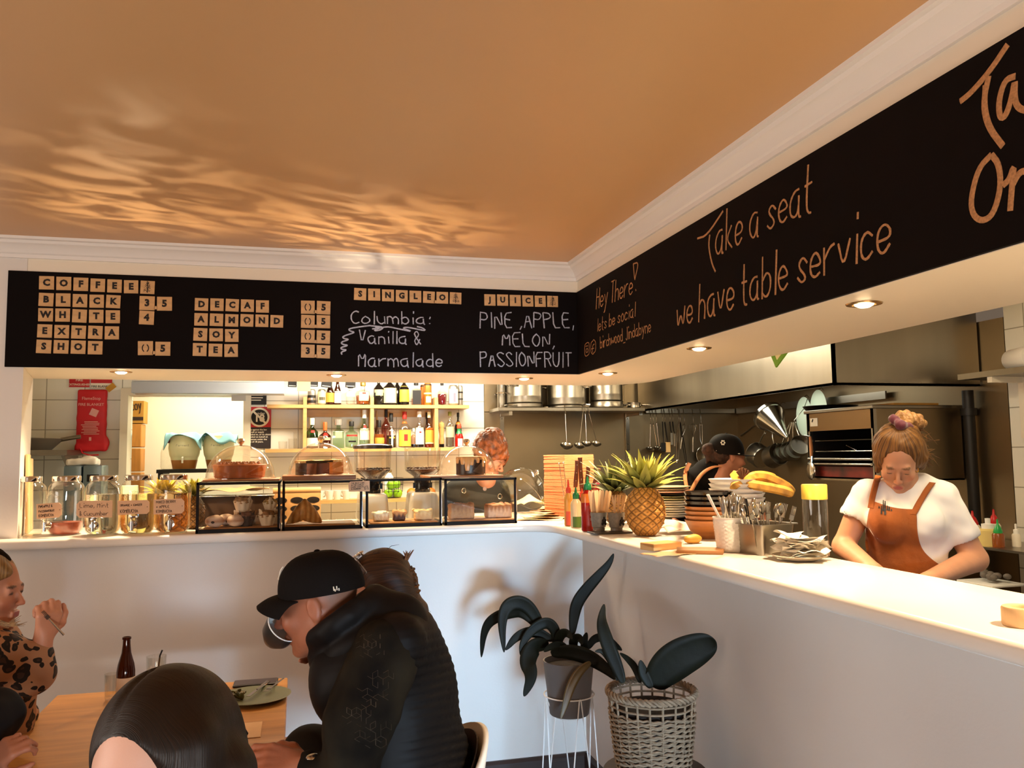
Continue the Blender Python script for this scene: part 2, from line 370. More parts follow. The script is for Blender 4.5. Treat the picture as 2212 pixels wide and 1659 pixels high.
struct('wall_back', B().prism([(-5.5, 0), (-2.70, 0), (-2.815, .56), (-5.5, .56)], 0, ZC), M_WALL, 0)
struct('wall_left', B().box((-5.55, -3.9, ZC/2), (.1, 8.2, ZC)), M_WALL, 0)
b = B()
for c, s in (((-3.8, -8.05, ZC/2), (3.5, .1, ZC)), ((1.0, -8.05, ZC/2), (2.2, .1, ZC)), ((-1, -8.05, .2), (2.2, .1, .4)), ((-1, -8.05, 2.4), (2.2, .1, .6))): b.box(c, s)
struct('wall_front', b, M_WALL, 0)
b = B()
for c, s in (((-1, -8.05, .43), (2.2, .14, .06)), ((-1, -8.05, 2.07), (2.2, .14, .06)), ((-2.07, -8.05, 1.25), (.06, .14, 1.7)), ((.07, -8.05, 1.25), (.06, .14, 1.7)), ((-1, -8.05, 1.25), (.05, .12, 1.7))): b.box(c, s)
struct('window_1', b, M_TRIM, 0)
b = B().prism([(-2.699, 0), (0, 0), (0, -6), (.6, -6), (.6, -1.4), (.585, -.3)]+arc(.24, .32, .345, 0, 90, 10)+[(-.25, .655), (-.6, .60), (-2.814, .56)], ZB, ZC)
struct('wall_bulkhead', b, mat('bulkhead_paint', '#f0e4d0', .4), 30)
b = B().box((-1.35, .06, .639), (2.70, .12, 1.279)).box((.06, -3, .639), (.12, 6.12, 1.279)); struct('wall_counter', b, M_WALL, 0)
def sweep(name, prof, path, m, mat_=None):
    """prof: (distance out of the wall, z); path of wall points with inward normals meeting at a mitre"""
    b = B(); n = len(prof)
    for (x, y), (nx, ny) in path: b.v += [Vector((x+nx*d, y+ny*d, z)) for d, z in prof]
    for i in range(len(path)-1):
        for j in range(n): b.f.append((i*n+j, i*n+(j+1) % n, (i+1)*n+(j+1) % n, (i+1)*n+j)); b.m.append(0)
    b.f += [tuple(range(n)), tuple(range((len(path)-1)*n, len(path)*n))[::-1]]; b.m += [0, 0]
    return struct(name, b, m, 25)
cor = [(0, 2.612), (.012, 2.612), (.014, 2.628), (.022, 2.634), (.028, 2.648), (.042, 2.664), (.058, 2.672), (.064, 2.684), (.078, 2.688), (.08, 2.70), (0, 2.70)]
PATH = [((-5.5, 0), (0, -1)), ((0, 0), (-1, -1)), ((0, -8), (-1, 0))]
sweep('trim_1', cor, PATH, M_TRIM)
sk = [(0, .0), (.028, 0), (.028, .035), (.02, .045), (.02, .115), (.012, .13), (0, .13)]
sweep('baseboard_back', sk, [((-5.5, 0), (0, -1)), ((0, 0), (-1, -1)), ((0, -6), (-1, 0))], M_DKWOOD)
# kitchen shell
DX0, DX1, DZ = -2.64, -1.86, 2.13
b = B()
for x0, x1, z0, z1 in ((-3.8, DX0, 0, 2.38), (DX1, -.04, 0, 2.38), (DX0, DX1, DZ, 2.38)): b.box(((x0+x1)/2, 2.25, (z0+z1)/2), (x1-x0, .1, z1-z0))
struct('wall_kitchen_back', b, M_TILE, 0)
struct('wall_kitchen_steel', B().box((.558, 2.245, .99), (1.19, .1, 2.05)).box((.558, 2.245, 2.2), (1.19, .1, .36)).box((1.68, 2.245, 1.19), (1.05, .1, 2.38)), M_STEELW, 0)
struct('wall_kitchen_right', B().box((2.25, .8, 1.19), (.1, 2.84, 2.38)), M_STEELW, 0)
struct('wall_kitchen_tiles', B().box((2.25, -3.4, 1.25), (.1, 5.55, 2.5)), M_TILER, 0)
struct('wall_kitchen_left', B().box((-3.85, 1.3, 1.25), (.1, 1.9, 2.5)), M_TILE, 0)
struct('ceiling_kitchen', B().box((-.8, 1.43, 2.6), (6.2, 1.55, .1)).box((1.43, -2.6, 2.6), (1.66, 6.6, .1)), mat('kitchen_ceiling', '#efe0c4', .5), 0)
b = B()                                                            # back room beyond the doorway
M_CREAM = mat('cream_wall', '#f6ecd6', .6)
for c, s in (((-2.1, 4.05, 1.3), (2.6, .1, 2.6)), ((-3.4, 3.2, 1.3), (.1, 1.8, 2.6)), ((-.85, 3.2, 1.3), (.1, 1.8, 2.6)), ((-2.1, 3.2, 2.6), (2.6, 1.8, .1))): b.box(c, s)
struct('wall_back_room', b, M_CREAM, 0)
b = B(); t = .05
for c, s in ((((DX0-t/2), 2.19, DZ/2), (t, .14, DZ)), (((DX1+t/2), 2.19, DZ/2), (t, .14, DZ)), (((DX0+DX1)/2, 2.19, DZ+t/2), (DX1-DX0+2*t, .14, t))): b.box(c, s)
struct('door_1', b, mat('cream_trim', '#f3e9d2', .4), 0)
# worktops
poly = [(-3.0, -.002), (-3.0, -.12)]+[(-.37, -.12)]+arc(-.39, -.28, .16, 90, 0, 8)[1:]+[(-.23, -5.9), (.225, -5.9), (.225, -1.75), (.30, -1.55), (.44, -.9), (.44, .74), (-.45, .74), (-.55, .55), (-2.81, .55), (-2.698, -.002)]
b = prism_bev(poly, 1.28, CT, .017)
tag(b.obj('countertop', M_COUNTER), 'long white L-shaped countertop with rounded edge along the low white wall', 'countertop')
o = thing('back_bench', 'pale bench along the tiled back wall under the bottle shelves', 'bench', (-.85, 1.9, 0))
B().box((0, -.01, 1.13), (1.9, .6, .04), bev=.008).obj('worktop', mat('bench_top', '#e8dcc4', .3), o); B().box((0, .03, .555), (1.86, .5, 1.11)).obj('cabinet', M_WHITE, o, 0)
o = thing('steel_bench', 'long stainless bench along the right kitchen wall behind the woman in the apron', 'bench', (1.88, -1.2, 0))
B().box((0, 0, .9), (.62, 5.6, .04), bev=.006).obj('worktop', M_STEEL, o); B().box((.02, 0, .44), (.54, 5.5, .86)).obj('cabinet', M_STEELW, o, 0)
# range hood
o = thing('range_hood', 'large stainless range hood filling the corner of the kitchen ceiling', 'range hood', (1.26, -.45, 2.02))
hw, hl, hh = .93, 2.60, .53
B().box((.008, hl/2, hh/2), (.016, hl, hh)).box((hw/2, .008, hh/2), (hw, .016, hh)).box((.02, hl/2, .006), (.04, hl, .012)).box((hw/2, .02, .006), (hw, .04, .012)).obj('canopy', M_STEEL, o, 0)
b = B().add([(.04, .04, .03), (hw, .04, .03), (hw, hl, .03), (.04, hl, .03), (.30, .3, .15), (hw, .3, .15), (hw, hl, .15), (.30, hl, .15)], [(0, 4, 7, 3), (0, 1, 5, 4)]); b.obj('inner_gutter', M_STEELP, o, 0)
b = B()
for i in range(5): b.box((.62, .5+i*.46, .15), (.6, .44, .02))
b.obj('grease_filter', M_STEELW, o, 0)
B().tube([(.22, .05, .05), (hw-.04, .05, .05)], .008).obj('rim_rail', M_STEELP, o)
# downlights in the soffit
M_LAMP = mat('lamp_face', '#fff0d0', .5, emit=18, ecol='#ffdca8'); M_RING = mat('lamp_ring', '#b99460', .25, .8)
dl = None
DL = [((-2.312, .138), 'leftmost of the recessed downlights, above the glass drink jars'), ((-1.281, .172), 'recessed downlight above the second display case'), ((-.247, .23), 'recessed downlight left of the soffit corner, above the leaning glass dome'),
      ((.124, -.106), 'recessed downlight just right of the soffit corner'), ((.124, -1.146), 'recessed downlight in the right soffit above the bananas'), ((.133, -2.166), 'recessed downlight nearest the camera in the right soffit')]
for (x, y), lab in DL:
    if dl is None:
        o = dl = thing('ceiling_light', lab, 'ceiling light', (x, y, ZB), 0, 'recessed downlights in the soffit')
        B().lathe([(.03, 0), (.034, -.004), (.05, -.003), (.052, 0), (.05, .001), (.03, .001)], 28).obj('trim_ring', M_RING, o)
        B().lathe([(0, -.012), (.015, -.011), (.026, -.005), (.028, .001)], 20).obj('lamp', M_LAMP, o)
    else: o = dup(dl, (x, y, ZB), None, lab)
for x, y in [p for p, _ in DL]+[(.13, -3.2), (.13, -4.2)]:
    l = bpy.data.lights.new('downlight', 'SPOT'); l.energy = 58; l.color = (1, .74, .45); l.spot_size = math.radians(125); l.spot_blend = .8; l.shadow_soft_size = .035
    q = bpy.data.objects.new('downlight', l); COL.objects.link(q); q.location = (x, y, ZB-.02)
# ---------------------------------------------------------------- chalkboards and letter tiles
M_CHALK = mat('chalk', '#c9c9d6', .9, var=.45, vs=160); M_CHALKT = mat('chalk_tan', '#c98f5e', .9, var=.4, vs=160)
M_PLY = mat('plywood', '#dcae78', .5, var=.28, vs=9, stretch=(1, 1, 4)); M_INK = mat('burnt_ink', '#1d120c', .7)
ZB2 = ZB+.004
mb = thing('menu_board', 'long chalkboard with wooden letter tiles on the back bulkhead', 'menu board', (-1.3875, 0, ZB))
B().box((0, -.006, .2255), (2.775, .012, .447)).obj('panel', M_BOARD, mb, 0)
rb = thing('chalkboard', 'big chalkboard with tan handwriting along the right bulkhead', 'chalkboard', (0, -3, ZB))
B().box((-.006, -.006, .2255), (.012, 5.988, .447)).obj('panel', M_BOARD, rb, 0)
PB = lambda x, y: on('y', x, y, -.0125)
PR = lambda x, y: on('x', x, y, -.0125)
def tile_tree(b, T, s):
    st = [[(0, -.42), (0, .40)]]+[[(0, -.30+.13*i), (k*(.30-.045*i), -.16+.13*i)] for i in range(5) for k in (-1, 1)]
    for p in st: b.add([(p[0][0]*s-.03*s, p[0][1]*s, .0006), (p[0][0]*s+.03*s, p[0][1]*s, .0006), (p[1][0]*s+.012*s, p[1][1]*s, .0006), (p[1][0]*s-.012*s, p[1][1]*s, .0006)], [(0, 1, 2, 3)], T)
    for k in range(60):
        a = random.uniform(-.36, .44); wd = .34*(1-(a+.36)/.9); x = random.uniform(-wd, wd)
        b.add([((x-.03)*s, a*s, .0007), ((x+.03)*s, (a+.01)*s, .0007), (x*s, (a+.06)*s, .0007)], [(0, 1, 2)], T)
ORD = ['first', 'second', 'third', 'fourth', 'fifth', 'sixth', 'seventh', 'eighth']
def tile_row(word, a, c, what, size=None, price=False):
    A, Cc = PB(*a), PB(*c); n = len(word)
    st = (Cc-A)/(n-1) if n > 1 else Vector((.075, 0, 0)); s = size or st.length*.87
    for i, ch in enumerate(word):
        p = A+st*i+Vector((0, 0, random.uniform(-.001, .001))); nm = 'tree mark' if ch == '*' else 'letter '+ch if ch.isalpha() else 'digit '+ch
        lab = 'wooden tile with %s, %s in the row %s%s' % (nm, ORD[i], what, '' if 'price' in what or 'beside' in what else ' on the menu board')
        o = tag(B().box((0, -.002, 0), (s, .004, s), bev=.0006, seg=1).obj('letter_tile', M_PLY, None, 0), lab, 'letter tile', 'wooden letter tiles on the menu board')
        o.location = (p.x, -.0125, p.z); o.rotation_euler = (0, random.uniform(-.025, .025), 0)
        g = B(); T = Tm((0, -.0042, 0), (PI/2, 0, 0))
        if ch == '*': tile_tree(g, T, s)
        elif ch == '0':
            for k in (0, 1):
                pts = [(math.cos(math.radians(q))*.24, math.sin(math.radians(q))*.31) for q in range(-66+180*k, 67+180*k, 12)]
                q = [(x*.62+(.02 if k == 0 else -.02), y*.72) for x, y in pts]
                m = len(pts); g.add([(x*s, y*s, .0006) for x, y in pts+q], [(i, i+1, m+i+1, m+i) for i in range(m-1)], T)
        else: text(g, ch, s*.66, T, .0006, .055)
        g.obj('letter' if ch != '*' else 'tree_mark', M_INK, o, 0)
def dot(x, y, what):
    p = PB(x, y); o = tag(B().box((0, -.002, 0), (.015, .004, .015)).obj('point_tile', M_PLY, None, 0), 'tiny wooden point tile in %s' % what, 'letter tile'); o.location = (p.x, -.0125, p.z)
tile_row('COFFEE*', (101, 611), (319, 621), 'COFFEE')
tile_row('BLACK', (100, 647), (245, 652), 'BLACK'); tile_row('35', (318, 655), (355.6, 656), '3.5 beside BLACK'); dot(336.8, 665, '3.5 beside BLACK')
tile_row('WHITE', (99, 680), (244, 684.5), 'WHITE'); tile_row('4', (317, 686.5), (317, 686.5), 'with the single price 4 beside WHITE', .066)
tile_row('EXTRA', (97, 715.5), (242, 719), 'EXTRA'); tile_row('SHOT', (95, 749), (206, 751), 'SHOT'); tile_row('05', (314.5, 752), (352, 753), '0.5 beside SHOT'); dot(333, 762, '0.5 beside SHOT')
tile_row('DECAF', (435.5, 657.7), (567, 662), 'DECAF'); tile_row('05', (665, 663.7), (699, 665), '0.5 beside DECAF'); dot(681.7, 673.5, '0.5 beside DECAF')
tile_row('ALMOND', (434.5, 690.5), (598, 694), 'ALMOND'); tile_row('05', (665, 694.5), (698.5, 695.5), '0.5 beside ALMOND'); dot(681.7, 705, '0.5 beside ALMOND')
tile_row('SOY', (433, 722.6), (500.8, 724.6), 'SOY'); tile_row('05', (665, 727), (698.5, 728), '0.5 beside SOY'); dot(681.7, 738, '0.5 beside SOY')
tile_row('TEA', (431.5, 755.7), (499.4, 757), 'TEA'); tile_row('35', (665, 759), (698.5, 760), '3.5 beside TEA'); dot(681.7, 769, '3.5 beside TEA')
tile_row('SINGLEO*', (778, 635.5), (984, 644.5), 'SINGLEO'); dot(940, 652, 'the word SINGLE.O'); tile_row('JUICE*', (1058, 648), (1193.4, 651.5), 'JUICE')
def chalk(s, a, c, hpx, P, nrm, parent, m, r=.0035, **kw):
    A, Cc = P(*a), P(*c); d = ((A+Cc)/2-CAM).dot(_f); ws = s.split(' '); wd = [strokes(q, 0, 0, kw.get('gap', 1.6))[1] for q in ws]; tot = sum(wd)+3.0*(len(ws)-1)+1.6*(len(ws)-1); x = 0
    for q, k in zip(ws, wd):
        b = B(); write(b, q, A.lerp(Cc, x/tot), A.lerp(Cc, (x+k)/tot), hpx*d/FPX, nrm, r, **kw); x += k+4.6
        o = b.obj('chalk_writing', m, parent); o.matrix_parent_inverse = Matrix.Translation(-parent.location)
def chalk_path(paths, P, nrm, parent, m, r=.0035, name='chalk_drawing'):
    b = B()
    for p in paths:
        q = chaikin([tuple(P(*a)) for a in p], 0) if len(p) < 3 else [tuple(P(*a)) for a in chaikin(p, 2)]
        b.tube(q, r, 6, flat=.3, up=nrm)
    o = b.obj(name, m, parent); o.matrix_parent_inverse = Matrix.Translation(-parent.location)
N1 = (0, -1, 0); N2 = (-1, 0, 0)
for s, a, c, h in (('Columbia:', (759, 699), (929, 701), 28), ('Vanilla &', (776, 742), (908, 744), 29), ('Marmalade', (775, 792), (955, 793), 31),
                   ('PINE ,APPLE,', (1038, 709), (1240, 708), 33), ('MELON,', (1086, 747), (1197, 750), 29), ('PASSIONFRUIT', (1037, 792), (1235, 793), 32)):
    chalk(s, a, c, h, PB, N1, mb, M_CHALK, .0038, smooth=1, jit=.3)
cz = lambda pts: [(700+x*.3345, 600+y*.3345) for x, y in pts]
chalk_path([cz([(300, 308), (220, 318), (155, 330), (170, 346), (205, 352), (118, 378), (125, 393), (168, 398), (108, 415), (118, 431), (162, 436), (106, 450), (113, 463), (152, 466), (108, 480), (116, 496)]),
            cz([(300, 310), (390, 318), (360, 340), (310, 342), (400, 312), (480, 330), (580, 350), (500, 325), (540, 318), (660, 345), (640, 325), (600, 315)]),
            cz([(310, 330), (370, 325), (330, 318)])], PB, N1, mb, M_CHALK, .004)
chalk('Hey There', (1288, 668), (1366, 636), 46, PR, N2, rb, M_CHALKT, .0035, smooth=2, shear=.15)
chalk_path([[(1368, 570), (1380, 566), (1372, 600), (1371, 606), (1368, 570)], [(1373, 625), (1374, 628)]], PR, N2, rb, M_CHALKT, .0035)
chalk('lets be social', (1290, 717), (1372, 684), 30, PR, N2, rb, M_CHALKT, .0028, smooth=2, shear=.15)
chalk('birchwood_Jindabyne', (1297, 753), (1406, 717), 28, PR, N2, rb, M_CHALKT, .0026, smooth=2)
def rrect(x0, y0, x1, y1, t): return [(x0+t, y0), (x1-t, y0-3), (x1, y0-3+t), (x1, y1-3-t), (x1-t, y1-3), (x0+t, y1), (x0, y1-t), (x0, y0+t), (x0+t, y0)]
chalk_path([rrect(1263, 742, 1273, 770, 3), [(1268, 752), (1271, 756), (1268, 763), (1265, 758), (1268, 752)], [(1265, 748), (1270, 747)],
            rrect(1276, 736, 1287, 766, 5), [(1284, 743), (1280, 746), (1280, 762)], [(1277, 754), (1283, 752)]], PR, N2, rb, M_CHALKT, .0022)
chalk('ake a seat', (1546, 553), (1752, 457), 96, PR, N2, rb, M_CHALKT, .0042, smooth=2, shear=.12, jit=.2)
chalk('we have table service', (1462, 712), (1922, 545), 92, PR, N2, rb, M_CHALKT, .0045, smooth=2, shear=.12, jit=.2)
cz = lambda pts: [(1400+x*.41, 60+y*.41) for x, y in pts]
chalk_path([cz([(260, 1110), (310, 1095), (395, 965)]), cz([(325, 1090), (318, 1150), (335, 1240), (355, 1285)])], PR, N2, rb, M_CHALKT, .0045)
chalk_path([cz([(1645, 388), (1700, 345), (1800, 230), (1895, 88)]), cz([(1795, 255), (1765, 400), (1790, 520), (1870, 625)]), cz([(1778, 300), (1772, 420), (1800, 530), (1868, 620)])
            , cz([(1935, 255), (1880, 275), (1848, 380), (1852, 470), (1880, 475), (1915, 380), (1935, 262), (1930, 370), (1950, 425), (2010, 440)]),
            cz([(1810, 668), (1740, 740), (1700, 900), (1710, 985), (1760, 1022), (1820, 985), (1860, 840), (1850, 720), (1810, 668)]), cz([(1870, 830), (1905, 800), (1930, 718), (1918, 830), (1908, 965)]), cz([(1915, 840), (1950, 770), (1985, 750), (2010, 780)])], PR, N2, rb, M_CHALKT, .008)
# ---------------------------------------------------------------- counter: drink jars, tags, cases, cakes
G_CLEAR = glass('clear_glass', '#fbfaf6', .05, .5); G_PANE = glass('pane_glass', '#f9f9f6', .018, .3, .01); G_DOME = glass('acrylic', '#fdfaf3', .045, .65, .03)
M_LIQ = mat('iced_tea', '#b5702e', .1, trans=.6); M_KRAFT = mat('kraft_tag', '#e2b48c', .8, var=.08, vs=20); M_WRITE = mat('pen_ink', '#3a2a22', .8)
def zt(px, py, dy=0): p = on('z', px, py, CT); return Vector((p.x, p.y+dy, CT))
def face_cam(p): return -math.atan2(CAM.x-p[0], -(CAM.y-p[1]))        # rz that turns local -y to the camera
JAR = None; JW = .086
jar_prof = [(0, .003), (.052, .003), (.062, .006), (.073, .02), (.079, .05), (.080, .10), (.080, .20), (.077, .224), (.068, .238), (.06, .244), (.059, .262)]
jars = [((49, 1159), 'empty glass drink dispenser at the far left end of the counter'), ((135, 1157), 'glass drink dispenser with a little pink drink, second from the left'),
        ((217, 1157), 'middle glass drink dispenser behind the tag reading Lime, Mint & Cucumber'), ((293, 1155), 'glass drink dispenser fourth from the left, under the pineapple leaves'), ((370, 1153), 'glass drink dispenser right beside the first black display case')]
JP = []
for i, ((px, py), lab) in enumerate(jars):
    p = zt(px, py, .045); JP.append(p); rz = face_cam(p)+(-.75, -.45, .0, .1, .12)[i]
    if JAR is None:
        o = JAR = thing('drink_dispenser', lab, 'drink dispenser', p, rz, 'glass drink dispensers on the counter')
        b = B(); b.lathe(jar_prof, 36, fn=lambda a, r, z: r*(1+.015*math.cos(4*a) if .02 < z < .235 else 1)); b.obj('jar', G_CLEAR, o, 60)
        b = B(); b.lathe([(.0, .276), (.055, .276), (.060, .274), (.062, .27), (.062, .254), (.0625, .252), (.061, .25)], 40); b.obj('lid', M_CHROME, o)
        b = B(); b.tube([(0, -.083, .05), (0, -.11, .05)], [.014, .012], 14).tube([(0, -.105, .066), (0, -.108, .024)], [.010, .008], 12).lathe([(.0, 0), (.019, 0), (.02, .004), (0, .006)], 14, (0, -.084, .05), (PI/2, 0, 0)).tube([(0, -.107, .066), (0, -.118, .08), (.012, -.12, .088)], [.006, .006, .004], 8).box((.012, -.122, .088), (.028, .006, .012), bev=.002)
        b.obj('tap', M_CHROME, o)
        b = B(); b.lathe([(.03, .0005), (.064, .0005), (.066, .004), (.03, .005)], 28); b.obj('foot', G_CLEAR, o)
        b = B()
        for k in range(9):                                       # moulded ornament on the glass
            a = PI*(-.5)+(k-4)*.13; b.ell((math.cos(a)*.08, math.sin(a)*.08, .185+.012*math.cos((k-4)*.6)), (.008, .003, .008), (0, 0, a+PI/2), 8, 6)
        b.obj('moulded_ornament', G_CLEAR, o)
    else: o = dup(JAR, p, rz, lab)
    if i in (1,):
        B().lathe([(0, .006), (.058, .006), (.07, .024), (.074, .06), (0, .06)], 28).obj('fruit_drink', mat('pink_drink', '#c9735c', .2, trans=.5), o)
    if i >= 2:
        B().lathe([(0, .008), (.056, .008), (.070, .022), (.0755, .05), (.0765, .10), (.0765, .188), (0, .188)], 48).obj('drink', mat(('clear_drink', 'ginger_drink', 'berry_drink')[i-2], ('#f4efdc', '#eccf96', '#e8c59a')[i-2], .02, trans=1, ior=1.33), o)
def paper_tag(px0, px1, py0, py1, jar, lines, lab, hole=1, tilt=0):
    p = JP[jar]; c = at((px0+px1)/2, (py0+py1)/2, 1); d = (c-CAM).normalized(); t = (Vector((p.x, p.y, c.z))-CAM).length
    dep = (p-CAM).dot(_f)-.115; q = at((px0+px1)/2, (py0+py1)/2, dep); wd = (px1-px0)*dep/FPX; h = (py1-py0)*dep/FPX
    o = thing('paper_tag', lab, 'paper tag', q, face_cam(q), 'kraft paper tags on the drink dispensers'); o.rotation_euler = (0, -tilt, face_cam(q)); k = .18*h
    x, y = wd/2, h/2
    poly = [(-x, -y), (x, -y), (x, y), (-x, y)] if not hole else [(-x, -y), (x-k, -y), (x, -y+k), (x, y-k), (x-k, y), (-x, y)] if hole > 0 else [(-x+k, -y), (x, -y), (x, y), (-x+k, y), (-x, y-k), (-x, -y+k)]
    B().prism(poly, -.0006, .0006, Tm(rot=(PI/2, 0, 0))).obj('card', M_KRAFT, o, 0)
    b = B(); n = len(lines)
    for i, (s, f, hh) in enumerate(lines):
        z = y-(i+.85)*h/n*.95; write(b, s, (-x*.82, -.0012, z), (-x*.82+wd*.84*f, -.0012, z), h*hh, (0, -1, 0), .0011, jit=.15)
    b.obj('pen_writing', M_WRITE, o)
    B().tube([(x*.86*hole, -.002, 0), (x*.86*hole, .02, .004)], .0018, 6).obj('string', M_WRITE, o)
paper_tag(79, 133, 1087, 1119, 1, [('PINEAPPLE &', .65, .16), ('PASSIONFRUIT', .75, .14), ('KOMBUCHA', .7, .2)], 'kraft tag leaning on the second drink dispenser, reading kombucha', 1, .06)
paper_tag(166, 242, 1082, 1118, 2, [('Lime, Mint', .95, .27), ('& Cucumber', .95, .27)], 'wide kraft tag reading Lime, Mint & Cucumber on the middle dispenser', -1)
paper_tag(255, 322, 1081, 1111, 3, [('ORANGE + GINGER', .8, .15), ('KOMBUCHA', .65, .26)], 'kraft tag reading orange and ginger kombucha on the fourth dispenser', 1, .02)
paper_tag(333, 397, 1078, 1110, 4, [('MIXED BERRY', .75, .17), ('+ APPLE', .5, .17), ('KOMBUCHA', .6, .2)], 'kraft tag reading mixed berry and apple kombucha on the dispenser by the case', 1, .02)
# pineapples ------------------------------------------------------------------
M_PA = mat('pineapple_skin', '#ffffff', .5, attr=True, bump=.4, bs=120, var=.2, vs=60); M_PL = mat('pineapple_leaf', '#ffffff', .45, attr=True, var=.2, vs=30, stretch=(1, 1, .1))
def pineapple(p, r, h, ch, lab, rz=0, dark=1.0, nl=54, tone=(0.26, 0.30, 0.05)):
    o = thing('pineapple', lab, 'pineapple', p, rz, 'pineapples on the counter'); b = B(); n = 126; mz = 84; cols = []; k = 11
    for j in range(mz+1):
        t = j/mz; R = r*(1-abs(2*t-1)**2.6*.5)*(.94+.12*math.sin(PI*t)) if 0 < j < mz else 0
        for i in range(n):
            a = 2*PI*i/n; u = a*k/(2*PI)+t*6.0; v = a*k/(2*PI)-t*6.0; du = abs((u % 1)-.5)*2; dv = abs((v % 1)-.5)*2
            e = 1-max(du, dv); g = min(1, e*3.2); tip = max(0, 1-((du**2+dv**2)**.5)*2.6)
            q = R*(1+.075*g+.07*tip)
            b.v.append(Vector((q*math.cos(a), q*math.sin(a), h*t)))
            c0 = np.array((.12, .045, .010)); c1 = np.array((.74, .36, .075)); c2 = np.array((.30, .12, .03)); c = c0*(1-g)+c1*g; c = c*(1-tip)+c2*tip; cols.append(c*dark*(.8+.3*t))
    b.f = [(j*n+i, j*n+(i+1) % n, (j+1)*n+(i+1) % n, (j+1)*n+i) for j in range(mz) for i in range(n)]; b.m = [0]*len(b.f); b.vc = np.array(cols); b.obj('fruit', M_PA, o, 60)
    b = B(); cols = []
    for q in range(nl):
        f = q/nl; a = q*2.399; el = (.42+1.1*f)+random.uniform(-.1, .1); L = ch*(.55+.5*math.sin(PI*min(1, f*1.1+.12)))*random.uniform(.85, 1.1); wd = r*(.33+.08*random.random()); bend = random.uniform(.25, .6)*(1-.6*f)
        d = Vector((math.cos(a)*math.cos(el), math.sin(a)*math.cos(el), math.sin(el))); side = Vector((-math.sin(a), math.cos(a), 0)); nrm = d.cross(side)
        st = Vector((math.cos(a)*r*.22*(1-f), math.sin(a)*r*.22*(1-f), h*.965+.035*f)); m = 7; s0 = len(b.v)
        for j in range(m+1):
            t = j/m; c = st+d*(L*t)+Vector((math.cos(a), math.sin(a), 0))*(L*.30*t*t*(1-f)*.6)-Vector((0, 0, 1))*(L*bend*t*t*t*.55*(1-f)); ww = wd*(1-t**1.8)*(.75+.5*math.sin(PI*min(t*1.3, 1)))*.75+.0006
            g = nrm*(ww*.45)
            b.v += [c-side*ww-g, c+nrm*.0005, c+side*ww-g]
            cc = np.array(tone)*(.5+.8*t)*random.uniform(.85, 1.15)+np.array((.20, .12, 0))*t**2*random.random(); cols += [cc*1.1, cc*.8, cc*1.1]
        for j in range(m):
            x = s0+3*j; b.f += [(x, x+1, x+4, x+3), (x+1, x+2, x+5, x+4)]; b.m += [0, 0]
    b.vc = np.array(cols); b.obj('leaf_crown', M_PL, o, 80); return o
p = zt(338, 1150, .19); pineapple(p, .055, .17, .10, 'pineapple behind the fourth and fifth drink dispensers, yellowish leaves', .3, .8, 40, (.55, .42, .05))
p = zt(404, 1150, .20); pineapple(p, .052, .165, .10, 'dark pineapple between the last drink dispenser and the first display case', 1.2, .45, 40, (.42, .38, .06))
# display cases ------------------------------------------------------------------
M_FRAME = mat('case_frame', '#1c1512', .6, bump=.05, bs=60, spec=.15); M_BASE = mat('case_base', '#e9d3b2', .4)
YF = -.095
cases = []
def case(px0, px1, pt0, pt1, lab):
    x0 = on('y', px0, 1150, YF).x; x1 = on('y', px1, 1140, YF).x; z1 = (on('y', px0, pt0, YF).z+on('y', px1, pt1, YF).z)/2
    wd = x1-x0-.004; h = z1-CT; D = .34; t = .0125
    o = thing('display_case', lab, 'display case', ((x0+x1)/2, YF, CT), 0, 'black framed display cases on the counter')
    b = B()
    for c, s in (((0, t/2, t*.7), (wd, t, t*1.4)), ((0, t/2, h-t/2), (wd, t, t)), ((-wd/2+t/2, t/2, h/2), (t, t, h)), ((wd/2-t/2, t/2, h/2), (t, t, h))): b.box(c, s, bev=.0015, seg=1)
    for sx in (-1, 1): b.box((sx*(wd/2-.003), D/2, h-.005), (.006, D, .01)).box((sx*(wd/2-.003), D/2, .005), (.006, D, .01))
    b.obj('frame', M_FRAME, o, 0)
    B().box((0, D/2+t/2, .007), (wd-.014, D-t, .012)).obj('base_board', M_BASE, o, 0)
    B().box((0, t*.5, h/2), (wd-2*t, .003, h-2*t)).obj('front_pane', G_PANE, o, 0)
    B().box((0, D/2, h-.003), (wd-.014, D-.02, .003)).obj('top_pane', G_PANE, o, 0)
    b = B()
    for sx in (-1, 1): b.box((sx*(wd/2-.004), D/2, h/2), (.003, D-.03, h-.02))
    b.obj('side_pane', G_PANE, o, 0); B().box((wd/2-.002, -.001, h*.5), (.003, .004, h*.9)).obj('hinge_strip', M_CHROME, o, 0)
    cases.append(((x0+x1)/2, wd, CT+h)); return o
case(421, 606, 1042, 1040, 'black framed glass display case of doughnuts and muffins, leftmost of four')
case(608, 784, 1040, 1036, 'black framed glass display case holding one croissant')
case(789, 956, 1036, 1031, 'black framed glass display case holding three slices')
case(960, 1118, 1034, 1031, 'black framed glass display case holding two loaf cakes, nearest the corner')
def cs(px, py, dy): return on('y', px, py, YF+dy)              # point inside a case
ZI = CT+.013
M_DOUGH = mat('fried_dough', '#ffffff', .55, attr=True, bump=.12, bs=60, var=.12, vs=40); M_JAM = mat('dark_jam', '#2a0a08', .25); M_MPAPER = mat('muffin_paper', '#f0d9bc', .7, bump=.15, bs=60); M_DPAPER = mat('brown_muffin_paper', '#3a241a', .7, bump=.15, bs=60)
def colset(b, fn): b.vc = np.array([fn(v) for v in b.v]); return b
mixc = lambda a, b, t: tuple(x*(1-t)+y*t for x, y in zip(a, b))
DO = None
